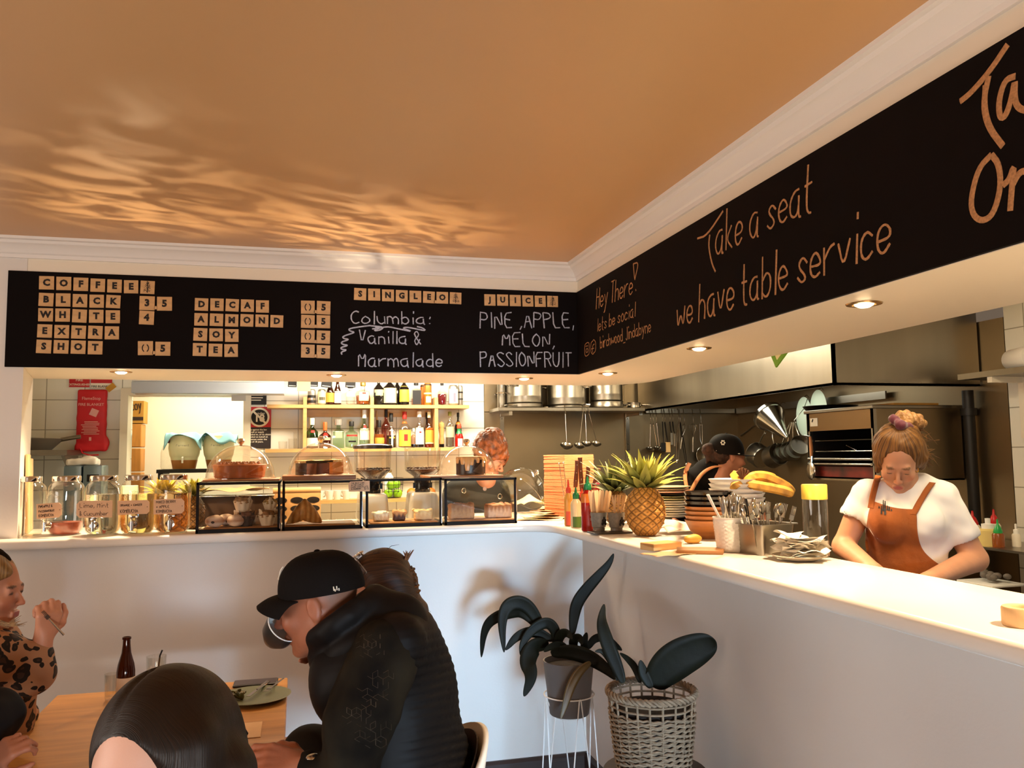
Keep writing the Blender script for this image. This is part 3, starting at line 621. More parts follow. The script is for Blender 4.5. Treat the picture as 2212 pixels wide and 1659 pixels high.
trays = [((523, 1151), .25, 'wooden tray under the doughnuts and muffins'), ((690, 1144), .30, 'wooden tray under the croissant'), ((868, 1138), .32, 'wooden tray under the three slices'), ((1035, 1130), .30, 'wooden tray under the loaf cakes')]
for (px, py), wd, lab in trays:
    p = cs(px, py, .16); tag(B().box((0, 0, .004), (cases[len([1 for t in trays if t[0][0] < px])][1]-.04, .24, .008), bev=.002, seg=1).obj('serving_tray', mat('tray_wood', '#b98550', .5, var=.3, vs=6, stretch=(1, 8, 8))), lab, 'tray').location = (p.x, YF+.175, ZI)
ZI += .009
for px, dy, r, lab in ((464, .075, .042, 'sugared jam doughnut showing its dark jam spot, front left in the case'), (488, .14, .042, 'sugared doughnut behind the one with the jam spot'), (509, .08, .040, 'sugared doughnut beside the dark paper muffin')):
    p = cs(px, 1140, dy)
    if DO is None:
        o = DO = thing('doughnut', lab, 'doughnut', (p.x, p.y, ZI), 0, 'jam doughnuts in the first case')
        b = B().ell((0, 0, .029), (.044, .042, .029), fn=lambda q: .03*math.sin(5*q.x+3*q.y)); colset(b, lambda v: mixc((.50, .22, .10), (.86, .62, .48), min(1, abs(v.z-.03)/.014))); b.obj('dough', M_DOUGH, o)
        B().ell((-.006, -.041, .026), (.008, .004, .006)).obj('jam_spot', M_JAM, o)
    else:
        o = dup(DO, (p.x, p.y, ZI), (.9 if 'behind' in lab else -1.4), lab)
def muffin(px, z, dy, lab, paper, topc, s=1.0):
    p = cs(px, 1140, dy); o = thing('muffin', lab, 'muffin', (p.x, p.y, z), random.uniform(0, 6), 'muffins in the first case'); b = B()
    b.grid(lambda u, v: (math.cos(2*PI*u)*s*(.026+.012*v+.004*math.sin(16*PI*u)*v), math.sin(2*PI*u)*s*(.026+.012*v+.004*math.sin(16*PI*u)*v), s*(.048*v+(.028*max(0, math.sin(4*PI*u+1))**3)*max(0, v-.6)*2.5)), 48, 8, True)
    b.lathe([(0, .001), (.026*s, .001)], 24); b.obj('paper_case', paper, o, 70)
    b = B().ell((0, 0, .048*s), (.036*s, .036*s, .022*s), seg=28, rings=14, fn=lambda q: .10*math.sin(9*q.x+2)*math.sin(8*q.y)+.08*math.sin(17*q.z+5*q.x)); colset(b, lambda v: mixc(topc, tuple(x*.45 for x in topc), .5+.5*math.sin(v.x*190+v.y*140))); b.obj('crumb_top', M_DOUGH, o)
br = (.62, .30, .11); muffin(533, ZI, .10, 'muffin in dark brown paper at the front of the case', M_DPAPER, (.25, .10, .05)); muffin(577, ZI, .085, 'muffin in pale pleated paper, front right of the case', M_MPAPER, (.55, .28, .12), 1.08)
muffin(520, ZI, .17, 'golden muffin behind the doughnuts, under the topmost muffin', M_MPAPER, br); muffin(552, ZI, .18, 'muffin with white paper tips in the back row of the case', M_MPAPER, br); muffin(596, ZI, .19, 'muffin in the back right corner of the first case', M_MPAPER, br)
muffin(524, ZI+.064, .145, 'topmost golden muffin with pointed paper tips', M_MPAPER, (.66, .36, .16), 1.12); muffin(583, ZI+.064, .17, 'crumbly golden muffin on top at the right of the case', M_MPAPER, (.8, .5, .18), .9)
# croissant
b = B(); n = 60
def croi(u, v):
    t = 2*u-1; a = 2*PI*v; R = .05*(1-abs(t)**1.5)**.75+.004; st = 1+.07*abs(math.sin(t*15))
    return (t*.085+.004*math.sin(a), -.03*(1-t*t)*.4+math.cos(a)*R*.8*st, max(.002, R*.95+math.sin(a)*R*1.0*st)+.018*(1-abs(t))**2)
b.grid(croi, n, 25); colset(b, lambda v: mixc((.60, .25, .06), (.86, .48, .17), .5+.5*math.sin(v.x*230+v.y*60)))
p = cs(656, 1142, .10); tag(b.obj('croissant', mat('croissant_crust', '#ffffff', .35, attr=True, var=.3, vs=50, bump=.2, bs=70)), 'big golden croissant alone in the second display case', 'croissant').location = (p.x, p.y, ZI)
# slices
def cake_block(px, dy, sz, name, lab, cols, seed, grp=None, cat='cake'):
    pr = [('b', (0, 0, sz[2]/2), (sz[0]/2, sz[1]/2, sz[2]/2), None, .008)]
    for i in range(14):
        r = np.random.default_rng(seed*50+i); pr.append(('e', (r.uniform(-.5, .5)*sz[0], r.uniform(-.5, .5)*sz[1], sz[2]*r.uniform(.8, 1.02)), (.011, .011, .008)))
    b = sdf(pr, .003, .006, lambda V: wob(V, 260, seed)*.0022); lo, hi = cols; colset(b, lambda v: mixc(lo, hi, min(1, max(0, (v.z/sz[2]-.45)*3+.3*math.sin(v.x*300+v.y*220)))))
    p = cs(px, 1135, dy); return tag(b.obj(name, M_DOUGH), lab, cat, grp), p
for a in ((823, .13, (.075, .06, .045), 'cake_slice', 'pale crumbly slice on the left of the third case', ((.80, .52, .28), (.92, .78, .56)), 1), (862, .13, (.06, .06, .05), 'cake_slice', 'dark chocolate slice with a caramel top in the third case', ((.07, .02, .01), (.62, .30, .12)), 2), (914, .12, (.09, .06, .052), 'cake_slice', 'golden layered slice on the right of the third case', ((.72, .42, .18), (.85, .60, .30)), 3)):
    o, p = cake_block(*a, grp='slices in the third case', cat='cake slice'); o.location = (p.x, p.y, ZI)
for a in ((996, .13, (.125, .09, .078), 'loaf_cake', 'brown banana loaf on the left of the fourth case', ((.52, .25, .10), (.36, .14, .05)), 4), (1076, .13, (.13, .09, .07), 'loaf_cake', 'pale fruit loaf cut open on the right of the fourth case', ((.66, .42, .28), (.38, .14, .05)), 5)):
    o, p = cake_block(*a, grp='loaf cakes in the fourth case', cat='loaf cake'); o.location = (p.x, p.y, ZI)
# cake boards, domes, cakes on top
M_BOARDW = mat('cake_board', '#9a6236', .45, var=.35, vs=6, stretch=(1, 8, 8)); TOP = cases[0][2]+.001
def top_pt(px, zz, dy): 
    p = on('y', px, 1030, dy); return Vector((p.x, dy, zz))
M_KNOB = glass('knob_glass', '#f4efe8', .3, .8, .02)
dome0 = None
def dome_parts(o, r):
    b = B(); b.lathe([(r*1.04, 0), (r*1.04, .004), (r*1.005, .005)]+[(r*math.cos(q*PI/2/16), .006+r*.98*math.sin(q*PI/2/16)) for q in range(0, 16)]+[(0, .006+r*.98)], 56); b.obj('dome', G_DOME, o, 60)
    B().lathe([(.006, r*.985), (.008, r*.985+.008), (.016, r*.985+.016), (.019, r*.985+.026), (.014, r*.985+.036), (0, r*.985+.039)], 20).obj('knob', M_CHROME, o)
DY = .085; tops = []
for k, (pl, pr, th, dx0, dx1, lab, ml, bl) in enumerate(((437, 604, .010, 446, 593, 'clear dome over the round tart on the first display case', 'thin round-edged board under the tart', 'x'),
        (609, 769, .024, 623, 763, 'clear dome over the cut crumble cake on the second display case', 'thick wooden board under the cut crumble cake', 'x'), (929, 1088, .012, 943, 1073, 'clear dome over the chocolate cake on the fourth display case', 'wooden board under the chocolate drip cake', 'x'))):
    z = cases[(0, 1, 3)[k]][2]+.001; a = on('y', pl, 1033, YF+.02).x; c = on('y', pr, 1033, YF+.02).x; q = top_pt((dx0+dx1)/2, z, DY); dd = (q-CAM).dot(_f); r = (dx1-dx0)/2*dd/FPX/1.03
    wbd = c-a; bd = B().box((0, 0, th/2), (wbd, .36, th), bev=.004); o = tag(bd.obj('cake_board', M_BOARDW), ml, 'cake board'); o.location = ((a+c)/2, YF+.20, z)
    o = thing('cake_dome', lab, 'cake dome', (q.x, DY, z+th+.0005), .3*k, 'clear cake domes'); dome_parts(o, r); tops.append((q.x, z+th, r))
x, z, r = tops[0]
o = thing('cake', 'round brown tart with piped rosettes under the left dome', 'cake', (x-.005, DY, z+.001))
b = B().lathe([(0, .002), (.112, .002), (.118, .01), (.124, .055), (.127, .066), (.122, .07), (0, .066)], 64, fn=lambda a, q, zz: q*(1+.012*math.cos(48*a)) if q > .1 else q); b.obj('crust', mat('tart_crust', '#a5561f', .4, var=.45, vs=14), o)
b = B()
for k in range(26):
    a = k*2.4; q = .10*math.sqrt(k/26); b.lathe([(.016, 0), (.015, .006), (.009, .010), (.004, .017), (0, .018)], 10, (q*math.cos(a), q*math.sin(a), .066), fn=lambda t, w, zz, k=k: w*(1+.2*math.cos(5*t+zz*300)))
b.obj('piped_rosettes', mat('caramel_cream', '#8a4a20', .35, var=.4, vs=60), o)
x, z, r = tops[1]; M_CRUMB = mat('crumble', '#f0c478', .7, var=.45, vs=70, bump=.6, bs=90); M_CHOC = mat('chocolate', '#2b120a', .3, var=.3, vs=20)
def wedge_cake(name, lab, x, z, a0, a1, r, h, side, top, cut, topth=.012, extra=None):
    o = thing(name, lab, 'cake', (x, DY, z+.001)); n = 40; b = B()
    P = [(0, 0)]+[(r*math.cos(a0+(a1-a0)*i/n), r*math.sin(a0+(a1-a0)*i/n)) for i in range(n+1)]
    b.use(side); b.prism(P, 0, h); b.obj('sponge', None, o, 30)
    b = B(); b.lathe([(.012, h), (r*.98, h), (r*1.015, h+topth*.4), (r*.99, h+topth), (r*.5, h+topth*1.2), (.012, h+topth)], 48, arc=a1-a0, a0=a0, fn=lambda a, q, zz: q*(1+.02*math.sin(23*a)+.015*math.sin(41*a))); b.obj('topping', top, o, 60)
    if cut: b = B(); [b.box((math.cos(a)*r*.5+math.cos(a+s*PI/2)*.0008, math.sin(a)*r*.5+math.sin(a+s*PI/2)*.0008, h*.5), (r*.96, .0016, h*.94), (0, 0, a)) for a, s in ((a0, -1), (a1, 1))]; b.obj('cut_face', cut, o, 0)
    return o
wedge_cake('cake', 'dark cut cake with crumble topping under the second dome', x-.02, z, math.radians(-35), math.radians(240), .105, .058, M_CHOC, M_CRUMB, mat('cake_crumb', '#6b3a1c', .7, var=.3, vs=50))
wedge_cake('cake', 'caramel coloured wedge beside the dark cake under the second dome', x+.03, z, math.radians(-75), math.radians(-38), .10, .062, mat('caramel_sponge', '#c47a32', .5, var=.3, vs=30), M_CRUMB, mat('caramel_crumb', '#d08a44', .6, var=.2, vs=40))
x, z, r = tops[2]; cake3 = wedge_cake('cake', 'dark chocolate cake with caramel drip and nuts under the right dome', x+.012, z, math.radians(-150), math.radians(60), .088, .078, M_CHOC, mat('caramel_nut', '#c98a4a', .4, var=.4, vs=50, bump=.5, bs=70), mat('dark_sponge', '#341409', .6, var=.4, vs=40), .016)
b = B()
for ad, L, w_ in ((-142, .012, .010), (-122, .018, .013), (-106, .050, .016), (-92, .022, .012), (-70, .010, .010), (-45, .030, .011), (-20, .012, .012), (8, .020, .010)):
    a = math.radians(ad); b.tube([(.085*math.cos(a), .085*math.sin(a), .086), (.091*math.cos(a), .091*math.sin(a), .076), (.0905*math.cos(a), .0905*math.sin(a), .07-L*.6), (.090*math.cos(a), .090*math.sin(a), .072-L)], [w_, w_, w_*.8, w_*.6], 10, flat=.45, up=(math.cos(a), math.sin(a), 0))
b.obj('caramel_drip', mat('caramel_drip', '#d8a066', .25), cake3)
# dome leaning on its side beside the last case
p = at(1118, 1070, (zt(1118, 1110)-CAM).dot(_f)+.02); o = thing('cake_dome', 'clear dome without cake leaning on its rim at the counter corner', 'cake dome', (p.x+.03, p.y+.04, CT+.122), 0, 'clear cake domes')
o.rotation_mode = 'QUATERNION'; o.rotation_quaternion = Vector((0, 0, 1)).rotation_difference(Vector((.66, .28, .68))); dome_parts(o, .148)
# price tag clipped on the second case
q = on('y', 775, 1051, YF-.004); o = thing('price_card', 'kraft price card with 15 dollar writing hung on the second display case', 'price card', (q.x, YF-.004, q.z)); o.rotation_euler = (0, -.03, 0)
B().prism([(-.048, -.022), (.053, -.026), (.053, .026), (-.04, .026), (-.05, .018)], -.0006, .0006, Tm(rot=(PI/2, 0, 0))).obj('card', M_KRAFT, o, 0)
b = B()
for i, (s, f) in enumerate((('THE BEST CAKE', .75), ('IN THE WORLD!', .7), ('DARK CHOCOLATE', .95), ('& CRANBERRY', .55), ('$15', .25))):
    zz = .014-i*.0093; x0 = -.036 if i < 4 else .026; write(b, s, (x0, -.0012, zz-(-.007 if i == 4 else 0)), (x0+.085*f, -.0012, zz-(-.007 if i == 4 else 0)), .0065 if i < 4 else .010, (0, -1, 0), .0008)
b.obj('pen_writing', M_WRITE, o)
# ---------------------------------------------------------------- things on the right arm of the counter
def cap_bottle(name, lab, px, py, r, h, body, capm, fill=None, cat='sauce bottle', dx=0, tip=.03, label=None, grp='sauce bottles on the counter', cap_h=.022):
    p = zt(px, py, .0); o = thing(name, lab, cat, (p.x+dx, p.y, CT), face_cam(p), grp); H = h-tip-cap_h
    b = B().lathe([(0, .001), (r*.92, .001), (r, .006), (r, H*.78), (r*.9, H*.86), (r*.5, H*.97), (r*.45, H), (0, H)], 28); b.obj('body', body, o)
    b = B().lathe([(r*.56, H-.004), (r*.58, H+cap_h*.7), (r*.5, H+cap_h), (r*.30, H+cap_h+.004), (r*.13, h), (0, h)], 20); b.obj('cap', capm, o)
    if fill: B().lathe([(r*1.005, .004), (r*1.012, .008), (r*1.012, fill[1]*H), (r*1.0, fill[1]*H+.003)], 28, arc=fill[2], a0=-PI/2-fill[2]/2).obj('label', fill[0], o)
    return o
M_YEL = mat('yellow_mayo', '#e2a24a', .25, sss=.2); M_CREAMB = mat('cream_mayo', '#efdcae', .25, sss=.2); M_SRI = mat('chilli_red', '#a3170e', .18); M_REDCAP = mat('red_cap', '#d8452c', .3); M_GRNCAP = mat('green_cap', '#1f7a45', .3); M_ORG = mat('orange_sauce', '#dd7a2c', .25)
M_LREDL = mat('coral_label', '#d9583c', .4); M_LGRN = mat('leaf_label', '#4c6b1c', .4); M_WHTL = mat('white_label', '#f1e8d8', .5); M_DKRED = mat('dark_red_sauce', '#5a0d08', .2)
cap_bottle('sauce_bottle', 'slim yellow sauce bottle with orange-red nozzle, leftmost on the corner', 1229, 1136, .022, .225, M_YEL, M_REDCAP, (M_LREDL, .42, 2.6), tip=.04)
cap_bottle('sauce_bottle', 'cream sauce bottle with green nozzle and green label', 1245, 1140, .026, .19, M_CREAMB, M_GRNCAP, (M_LGRN, .36, 2.6), tip=.028)
cap_bottle('sauce_bottle', 'dark red sauce bottle partly hidden behind the cream bottle', 1258, 1130, .018, .175, M_DKRED, M_REDCAP, None, tip=.02)
o = cap_bottle('sauce_bottle', 'red chilli sauce bottle with green nozzle beside the wooden paddles', 1271, 1147, .031, .245, M_SRI, M_GRNCAP, (mat('chilli_label', '#b0301c', .4), .60, 1.9), tip=.034)
B().lathe([(.0316, .128), (.0316, .158), (.029, .168)], 28).obj('upper_neck', M_ORG, o)
b = B()
for i, (s, z, hh) in enumerate((('HOT', .10, .014), ('CHILI', .07, .010), ('SAUCE', .05, .009))): write(b, s, (-.014, -.0318, z), (.014, -.0318, z), hh, (0, -1, 0), .0009)
b.ell((0, -.0318, .125), (.006, .001, .009)); b.obj('white_print', M_WHTL, o)
cap_bottle('sauce_bottle', 'red-topped jar half hidden behind the chilli sauce and paddles', 1292, 1128, .022, .2, M_LREDL, mat('pink_cap', '#c8314a', .3), None, tip=.004)
# cups with paddles and forks
M_CER = mat('speckled_ceramic', '#8c8272', .35, var=.3, vs=80); M_PADDLE = mat('birch', '#e6bd8c', .55, var=.15, vs=12, stretch=(3, 3, .5))
tag(prism_bev([(-.085, -.05), (.09, -.05), (.09, .05), (-.085, .05)], 0, .008, .003).obj('slate_tray', mat('slate', '#4b4238', .4, var=.2, vs=12)), 'dark slab under the two ceramic cups', 'tray').location = zt(1316, 1152, .0)+Vector((0, 0, .0005))
ZS = CT+.0095
def cup(px, py, lab):
    p = zt(px, py); o = thing('ceramic_cup', lab, 'cup', (p.x, p.y, ZS), face_cam(p), 'speckled ceramic cups'); b = B()
    b.lathe([(0, 0), (.026, 0), (.027, .006), (.026, .012), (.031, .016), (.037, .075), (.038, .079), (.035, .079), (.029, .02), (0, .018)], 32); b.obj('bowl', M_CER, o)
    b = B()
    for x, z in ((0, .055), (.007, .044), (-.007, .044), (.009, .03), (-.009, .03), (0, .036)): b.ell((x, -.0335-.0045*(z/.08), z), (.006, .002, .007))
    b.obj('flower_mark', M_INK, o); return p
p = cup(1294, 1150, 'speckled ceramic cup holding flat wooden paddles'); p2 = cup(1332, 1151, 'speckled ceramic cup with a dark flower mark, next to the big pineapple')
wp = None
for i, (a, t) in enumerate(((-.2, .10), (-.12, .05), (-.03, .02), (.04, .06), (.12, -.02), (.2, .05), (.27, -.08), (-.06, -.1))):
    L = .155+.012*random.random(); lab = 'flat wooden paddle stick standing in the ceramic cup'
    if wp is None:
        b = B().prism([(-.008, 0), (.008, 0), (.0085, .12), (.008, .147)]+[(.008*math.cos(q), .147+.009*math.sin(q)) for q in (.5, 1.0, 1.57, 2.1, 2.6)]+[(-.008, .147), (-.0085, .12)], -.001, .001, Tm(rot=(PI/2, 0, 0))); o = wp = tag(b.obj('wooden_paddle', M_PADDLE), lab, 'stirrer', 'wooden paddles in the ceramic cup')
    else: o = dup(wp)
    o.location = (p.x+a*.08, p.y+t*.1, ZS+.022); o.rotation_euler = (t*.6, a, face_cam(p)+random.uniform(-.3, .3))
wf = None
for i, a in enumerate((-.16, -.05, .06, .15)):
    if wf is None:
        b = B().prism([(-.004, 0), (.004, 0), (.005, .09), (.010, .105), (.010, .135), (.007, .135), (.006, .11), (.0035, .135), (.001, .11), (-.001, .11), (-.0035, .135), (-.006, .11), (-.007, .135), (-.010, .135), (-.010, .105), (-.005, .09)], -.0008, .0008, Tm(rot=(PI/2, 0, 0))); o = wf = tag(b.obj('wooden_fork', M_PADDLE, None, 0), 'wooden fork standing in the flower-marked cup', 'fork', 'wooden forks in the flower-marked cup')
    else: o = dup(wf)
    o.location = (p2.x+a*.1+.008, p2.y+.01*i-.01, ZS+.022); o.rotation_euler = (.06*i, a+.12, face_cam(p2)+.3*i-.4)
pb = zt(1395, 1157, .0); pineapple(pb, .075, .205, .19, 'big ripe pineapple standing at the front of the right counter', .7, 1.0, 50, (.36, .36, .08))
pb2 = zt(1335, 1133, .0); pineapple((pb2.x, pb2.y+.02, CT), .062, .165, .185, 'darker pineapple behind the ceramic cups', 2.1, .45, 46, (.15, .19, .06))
# stack of takeaway boxes
M_BOXC = mat('salmon_card', '#dd8c5c', .8, var=.1, vs=20); p = zt(1221, 1121); bx = None
for i in range(46):
    lab = 'salmon folded takeaway box sheet in the tall stack behind the sauce bottles'
    if bx is None: o = bx = tag(B().box((.10, .10, .0033), (.2, .2, .0062), bev=.0008, seg=1).obj('takeaway_box', M_BOXC, None, 0), lab, 'takeaway box', 'stacked takeaway boxes')
    else: o = dup(bx)
    o.location = (p.x+random.uniform(-.001, .001)+.0, p.y+random.uniform(-.001, .001), CT+.0005+i*.0075); o.rotation_euler = (0, 0, .30+random.uniform(-.008, .008))
# cup of sticks, skewers, knives
q = zt(1192, 1106, .0); q.y -= .03; o = thing('stick_cup', 'yellow-green cup holding wooden sticks beside the leaning dome', 'cup', q); B().lathe([(0, .001), (.026, .001), (.03, .003), (.031, .075), (.029, .075), (.027, .005), (0, .005)], 24).obj('cup', mat('lime_cup', '#c9b52c', .35), o)
st = None
for i in range(14):
    a = i*2.4; rr = .018*math.sqrt(i/14)
    if st is None: o = st = tag(B().cyl((0, 0, 0), (0, 0, .165), .0032, .0028, 8).obj('wooden_stick', M_PADDLE), 'thin wooden stick standing in the yellow-green cup', 'stick', 'wooden sticks in the yellow-green cup')
    else: o = dup(st)
    o.location = (q.x+rr*math.cos(a), q.y+rr*math.sin(a), CT+.008+.02*random.random()); o.rotation_euler = (rr*math.sin(a)*-6, rr*math.cos(a)*6, 0)
M_KRB = mat('kraft_paper', '#dcb184', .75, var=.12, vs=12, bump=.1, bs=25); kp = None
for i in range(6):
    pos = zt(1165+i*6, 1122-i*2, 0); lab = 'flat kraft paper bag in the loose pile at the counter corner'
    if kp is None: o = kp = tag(B().grid(lambda u, v: ((u-.5)*.24, (v-.5)*.16, .004*math.sin(5*u+3*v)+.004), 12, 9).obj('paper_bag', M_KRB), lab, 'paper bag', 'kraft paper bags at the counter corner'); o.modifiers.new('thickness', 'SOLIDIFY').thickness = .002
    else: o = dup(kp)
    o.location = (pos.x, pos.y-.02, CT+.0015+i*.0072); o.rotation_euler = (0, 0, -.35+.3*i)
o = tag(B().grid(lambda u, v: ((u-.5)*.17, (v-.5)*.16, .055*max(0, 1-abs(u-.45)*2.2)*(1-abs(v-.5)*1.2)+.006*math.sin(9*u+7*v)+.008), 16, 14).obj('napkin', mat('cream_paper', '#f0d9a8', .7)), 'cream paper napkin folded to a peak beside the leaning dome', 'napkin'); o.modifiers.new('thickness', 'SOLIDIFY').thickness = .002
o.location = zt(1148, 1108, .02)+Vector((0, 0, .047)); o.rotation_euler = (0, 0, .2)
for i, (px, py) in enumerate(((1208, 1002), (1217, 1000))):
    b0 = zt(1226+6*i, 1122, .01); t0 = at(px, py, (b0-CAM).dot(_f)); o = thing('metal_skewer', ('left', 'right')[i]+'hand thin metal skewer with a ball end, leaning before the box stack', 'skewer', b0, 0, 'metal skewers'); d = t0-b0
    B().cyl((0, 0, .001), d, .0016, .0016, 8).obj('rod', M_STEELP, o); B().ell(d, (.006, .006, .006)).obj('ball_end', M_STEELP, o)
M_KNIFEH = mat('knife_handle', '#7a4020', .4, var=.3, vs=20); q = zt(1261, 1127, .0); o = thing('knife_block', 'dark knife block hidden behind the sauce bottles', 'knife block', q, face_cam(q))
B().box((0, 0, .07), (.10, .045, .14), bev=.006).obj('block', M_DKWOOD, o)
for i, (xa, ya, xb, yb, lab) in enumerate(((1243, 1052, 1247, 995, 'leftmost wooden-handled knife in the block'), (1256, 1052, 1253, 988, 'tallest wooden-handled knife in the block'), (1258, 1066, 1255, 1028, 'short low wooden-handled knife in the block'), (1266, 1060, 1271, 1008, 'wooden-handled knife leaning right in the block'), (1281, 1058, 1293, 1012, 'rightmost knife leaning toward the pineapple leaves'))):
    d0 = (q-CAM).dot(_f)-.018+.009*i; a, c = at(xa, ya, d0), at(xb, yb, d0-.015); o = thing('kitchen_knife', lab, 'knife', a, 0, 'knives in the block'); v = c-a
    B().tube([(0, 0, 0), v*.3, v*.7, v], [.011, .012, .010, .012], 10, flat=.7, up=_f).obj('handle', M_KNIFEH, o); b = B()
    for t in (.25, .55, .85): b.ell(v*t-_f*.0095, (.0028, .0028, .0028))
    b.obj('rivet', M_STEELP, o); B().tube([-v*.8, v*.02], [.004, .006], 8, flat=.4).obj('blade', M_STEELP, o)
# plates
def plate_mesh(r, col, nm): return B().lathe([(0, .002), (r*.55, .002), (r*.62, .003), (r*.98, .015), (r, .0175), (r*.97, .0185), (r*.6, .0075), (0, .006)], 48).obj('plate', mat(nm, col, .3))
pp = zt(1445, 1118, .0); zz = CT+.0005; 
for i, (r, col, nm, lab) in enumerate([(.125, '#efe3cf', 'cream_glaze', None)]*7+[(.125, '#a39a70', 'olive_glaze', 'olive plate just above the cream plates in the stack'), (.122, '#8f8a62', 'olive_glaze_dark', 'upper olive plate under the black bowl in the stack'), (.118, '#1d1714', 'black_glaze', 'black plate under the pink plate in the stack'), (.125, '#d99c84', 'pink_glaze', 'pink plate in the plate stack behind the big pineapple'), (.122, '#a9a07c', 'sage_glaze', 'sage plate on top of the pink plate'), (.122, '#b3a684', 'sand_glaze', 'sand coloured plate topmost in the plate stack')]):
    o = plate_mesh(r, col, nm); tag(o, lab or 'cream plate in the lower half of the plate stack', 'plate', 'plates stacked behind the big pineapple'); o.location = (pp.x+random.uniform(-.004, .004), pp.y+random.uniform(-.004, .004), zz); zz += .0125
def bowl(r, h, m, name='bowl', wav=0, seg=48): return B().lathe([(0, .0), (r*.45, 0), (r*.5, .004), (r*.8, h*.45), (r, h), (r*.965, h), (r*.74, h*.45), (r*.4, .012), (0, .010)], seg, fn=(lambda a, q, z: q*(1+wav*(z/h)*math.cos(4*a))) if wav else None).obj(name, m)
pq = zt(1533, 1163, .0); zz = CT+.0005; M_WBOWL = mat('wood_bowl', '#a8672f', .4, var=.4, vs=5, stretch=(1, 1, 10)); M_BBOWL = mat('black_bowl', '#15100e', .18)
for i in range(7):
    w_ = i < 4; o = bowl(.098, .075, M_WBOWL if w_ else M_BBOWL); lab = ('lowest brown wooden bowl in the stack', 'second lowest brown wooden bowl in the stack', 'third brown wooden bowl in the stack', 'topmost brown wooden bowl, under the black bowls', 'lowest black bowl, on the wooden bowls', 'middle black bowl on the wooden bowls', 'topmost black bowl on the wooden bowls')[i]
    tag(o, lab, 'bowl', 'bowls stacked beside the white pot'); o.location = (pq.x, pq.y, zz); zz += .0185 if i != 3 else .021; o.rotation_euler = (.0, .0, .3*i)
pw = zt(1632, 1150, .0); pw = Vector((.345, -1.02, CT)); zz = CT+.0005; M_WGL = mat('white_glaze', '#f3eee4', .25)
hb = .12
base = tag(B().lathe([(0, 0), (.07, 0), (.075, .006), (.075, .055), (0, .06)], 36).obj('upturned_bowl', M_WGL), 'white bowl turned over under the white bowl stack', 'bowl'); base.location = (pw.x, pw.y, zz); zz += .061
for i in range(6):
    o = bowl(.118, .07, M_WGL, 'bowl', .03); tag(o, ('lowest', 'second lowest', 'third', 'fourth', 'fifth', 'topmost')[i]+' white wavy-rimmed bowl in the stack under the bananas', 'bowl', 'white bowls under the bananas'); o.location = (pw.x, pw.y, zz); zz += .0205
ZBW = zz+.05
# bananas
M_BAN = mat('banana_skin', '#ffffff', .45, attr=True, var=.35, vs=28, stretch=(1, 1, 1))
dB = (pw-CAM).dot(_f)
o = thing('banana_bunch', 'bunch of ripe spotted bananas lying on the white bowls', 'banana bunch', at(1602, 1040, dB-.05))
o0 = o.location.copy()
def banana(pts, r, cols=((.70, .36, .055), (.20, .085, .02))):
    P = [at(x, y, dB-.05+dd)-o0 for x, y, dd in pts]; P = [Vector(v) for v in chaikin([tuple(v) for v in P], 2)]; n = len(P); R = [r*min(1, .45+3.0*min(i, n-1-i)/(n-1)) for i in range(n)]; R[0] = r*.3; R[-1] = r*.28
    b = B().tube(P, R, 6); L = (P[-1]-P[0]); cs = []
    for i, v in enumerate(b.v): t = (i//6)/(n-1); k = 1 if t > .96 or t < .06 else 0; q = max(k*.85, .8*max(0, math.sin(v.x*130+v.z*90)*math.sin(v.y*110+v.x*60+v.z*140))**.8); cs.append(mixc(cols[0], cols[1], q))
    b.vc = np.array(cs); b.obj('banana', M_BAN, o, 50)
banana([(1607, 1040, 0), (1625, 1030, -.02), (1650, 1027, -.03), (1690, 1045, -.04), (1716, 1064, -.05)], .021)
banana([(1608, 1044, -.02), (1630, 1048, -.05), (1660, 1053, -.07), (1695, 1060, -.09), (1714, 1068, -.09)], .020)
banana([(1606, 1040, .03), (1625, 1028, .04), (1645, 1026, .05), (1665, 1030, .05), (1676, 1036, .05)], .019)
banana([(1604, 1043, 0), (1592, 1034, .01), (1586, 1028, .03), (1590, 1024, .06)], .020)
banana([(1604, 1044, -.02), (1590, 1045, -.03), (1584, 1052, -.02), (1590, 1060, .02), (1604, 1062, .06)], .021)
b = B()
for x, y in ((1597, 1013), (1604, 1010), (1611, 1012), (1617, 1016), (1592, 1018)): b.tube([at(x, y, dB-.06)-o0, at(1604+(x-1604)*.5, 1026, dB-.06)-o0, at(1605, 1042, dB-.05)-o0], [.006, .006, .009], 8)
b.obj('stem_cluster', mat('banana_stem', '#5a3417', .7, var=.4, vs=40), o)
# cutlery pot and steel tub
ph = zt(1582, 1191, .0); o = thing('cutlery_pot', 'white pot with diamond pattern holding knives', 'pot', ph, face_cam(ph)); H = .120; b = B(); n = 96
dia = lambda a, r, z: r+(.0016*(1 if (abs(((a*14/PI+z*150) % 2)-1) < .16 or abs(((a*14/PI-z*150) % 2)-1) < .16) else 0) if .008 < z < H-.012 else 0)
b.lathe([(0, .001), (.048, .001), (.05, .004)]+[(.052+.011*t/30, .006+(H-.012)*t/30) for t in range(31)]+[(.0645, H-.004), (.065, H), (.060, H), (.05, .01), (0, .01)], n, fn=dia); b.obj('pot', M_WGL, o, 30)
def steel_knife():
    b = B().box((0, 0, .045), (.014, .0022, .09)).tube([(0, 0, .088), (0, 0, .105), (0, 0, .17), (0, 0, .205), (0, 0, .212)], [.005, .006, .0085, .0095, .004], 10, flat=.55, up=(0, 1, 0)); return b.obj('table_knife', M_STEELP, None, 50)
kn = None
def sh(s, o): return tag(o, s[0], s[1], s[2])
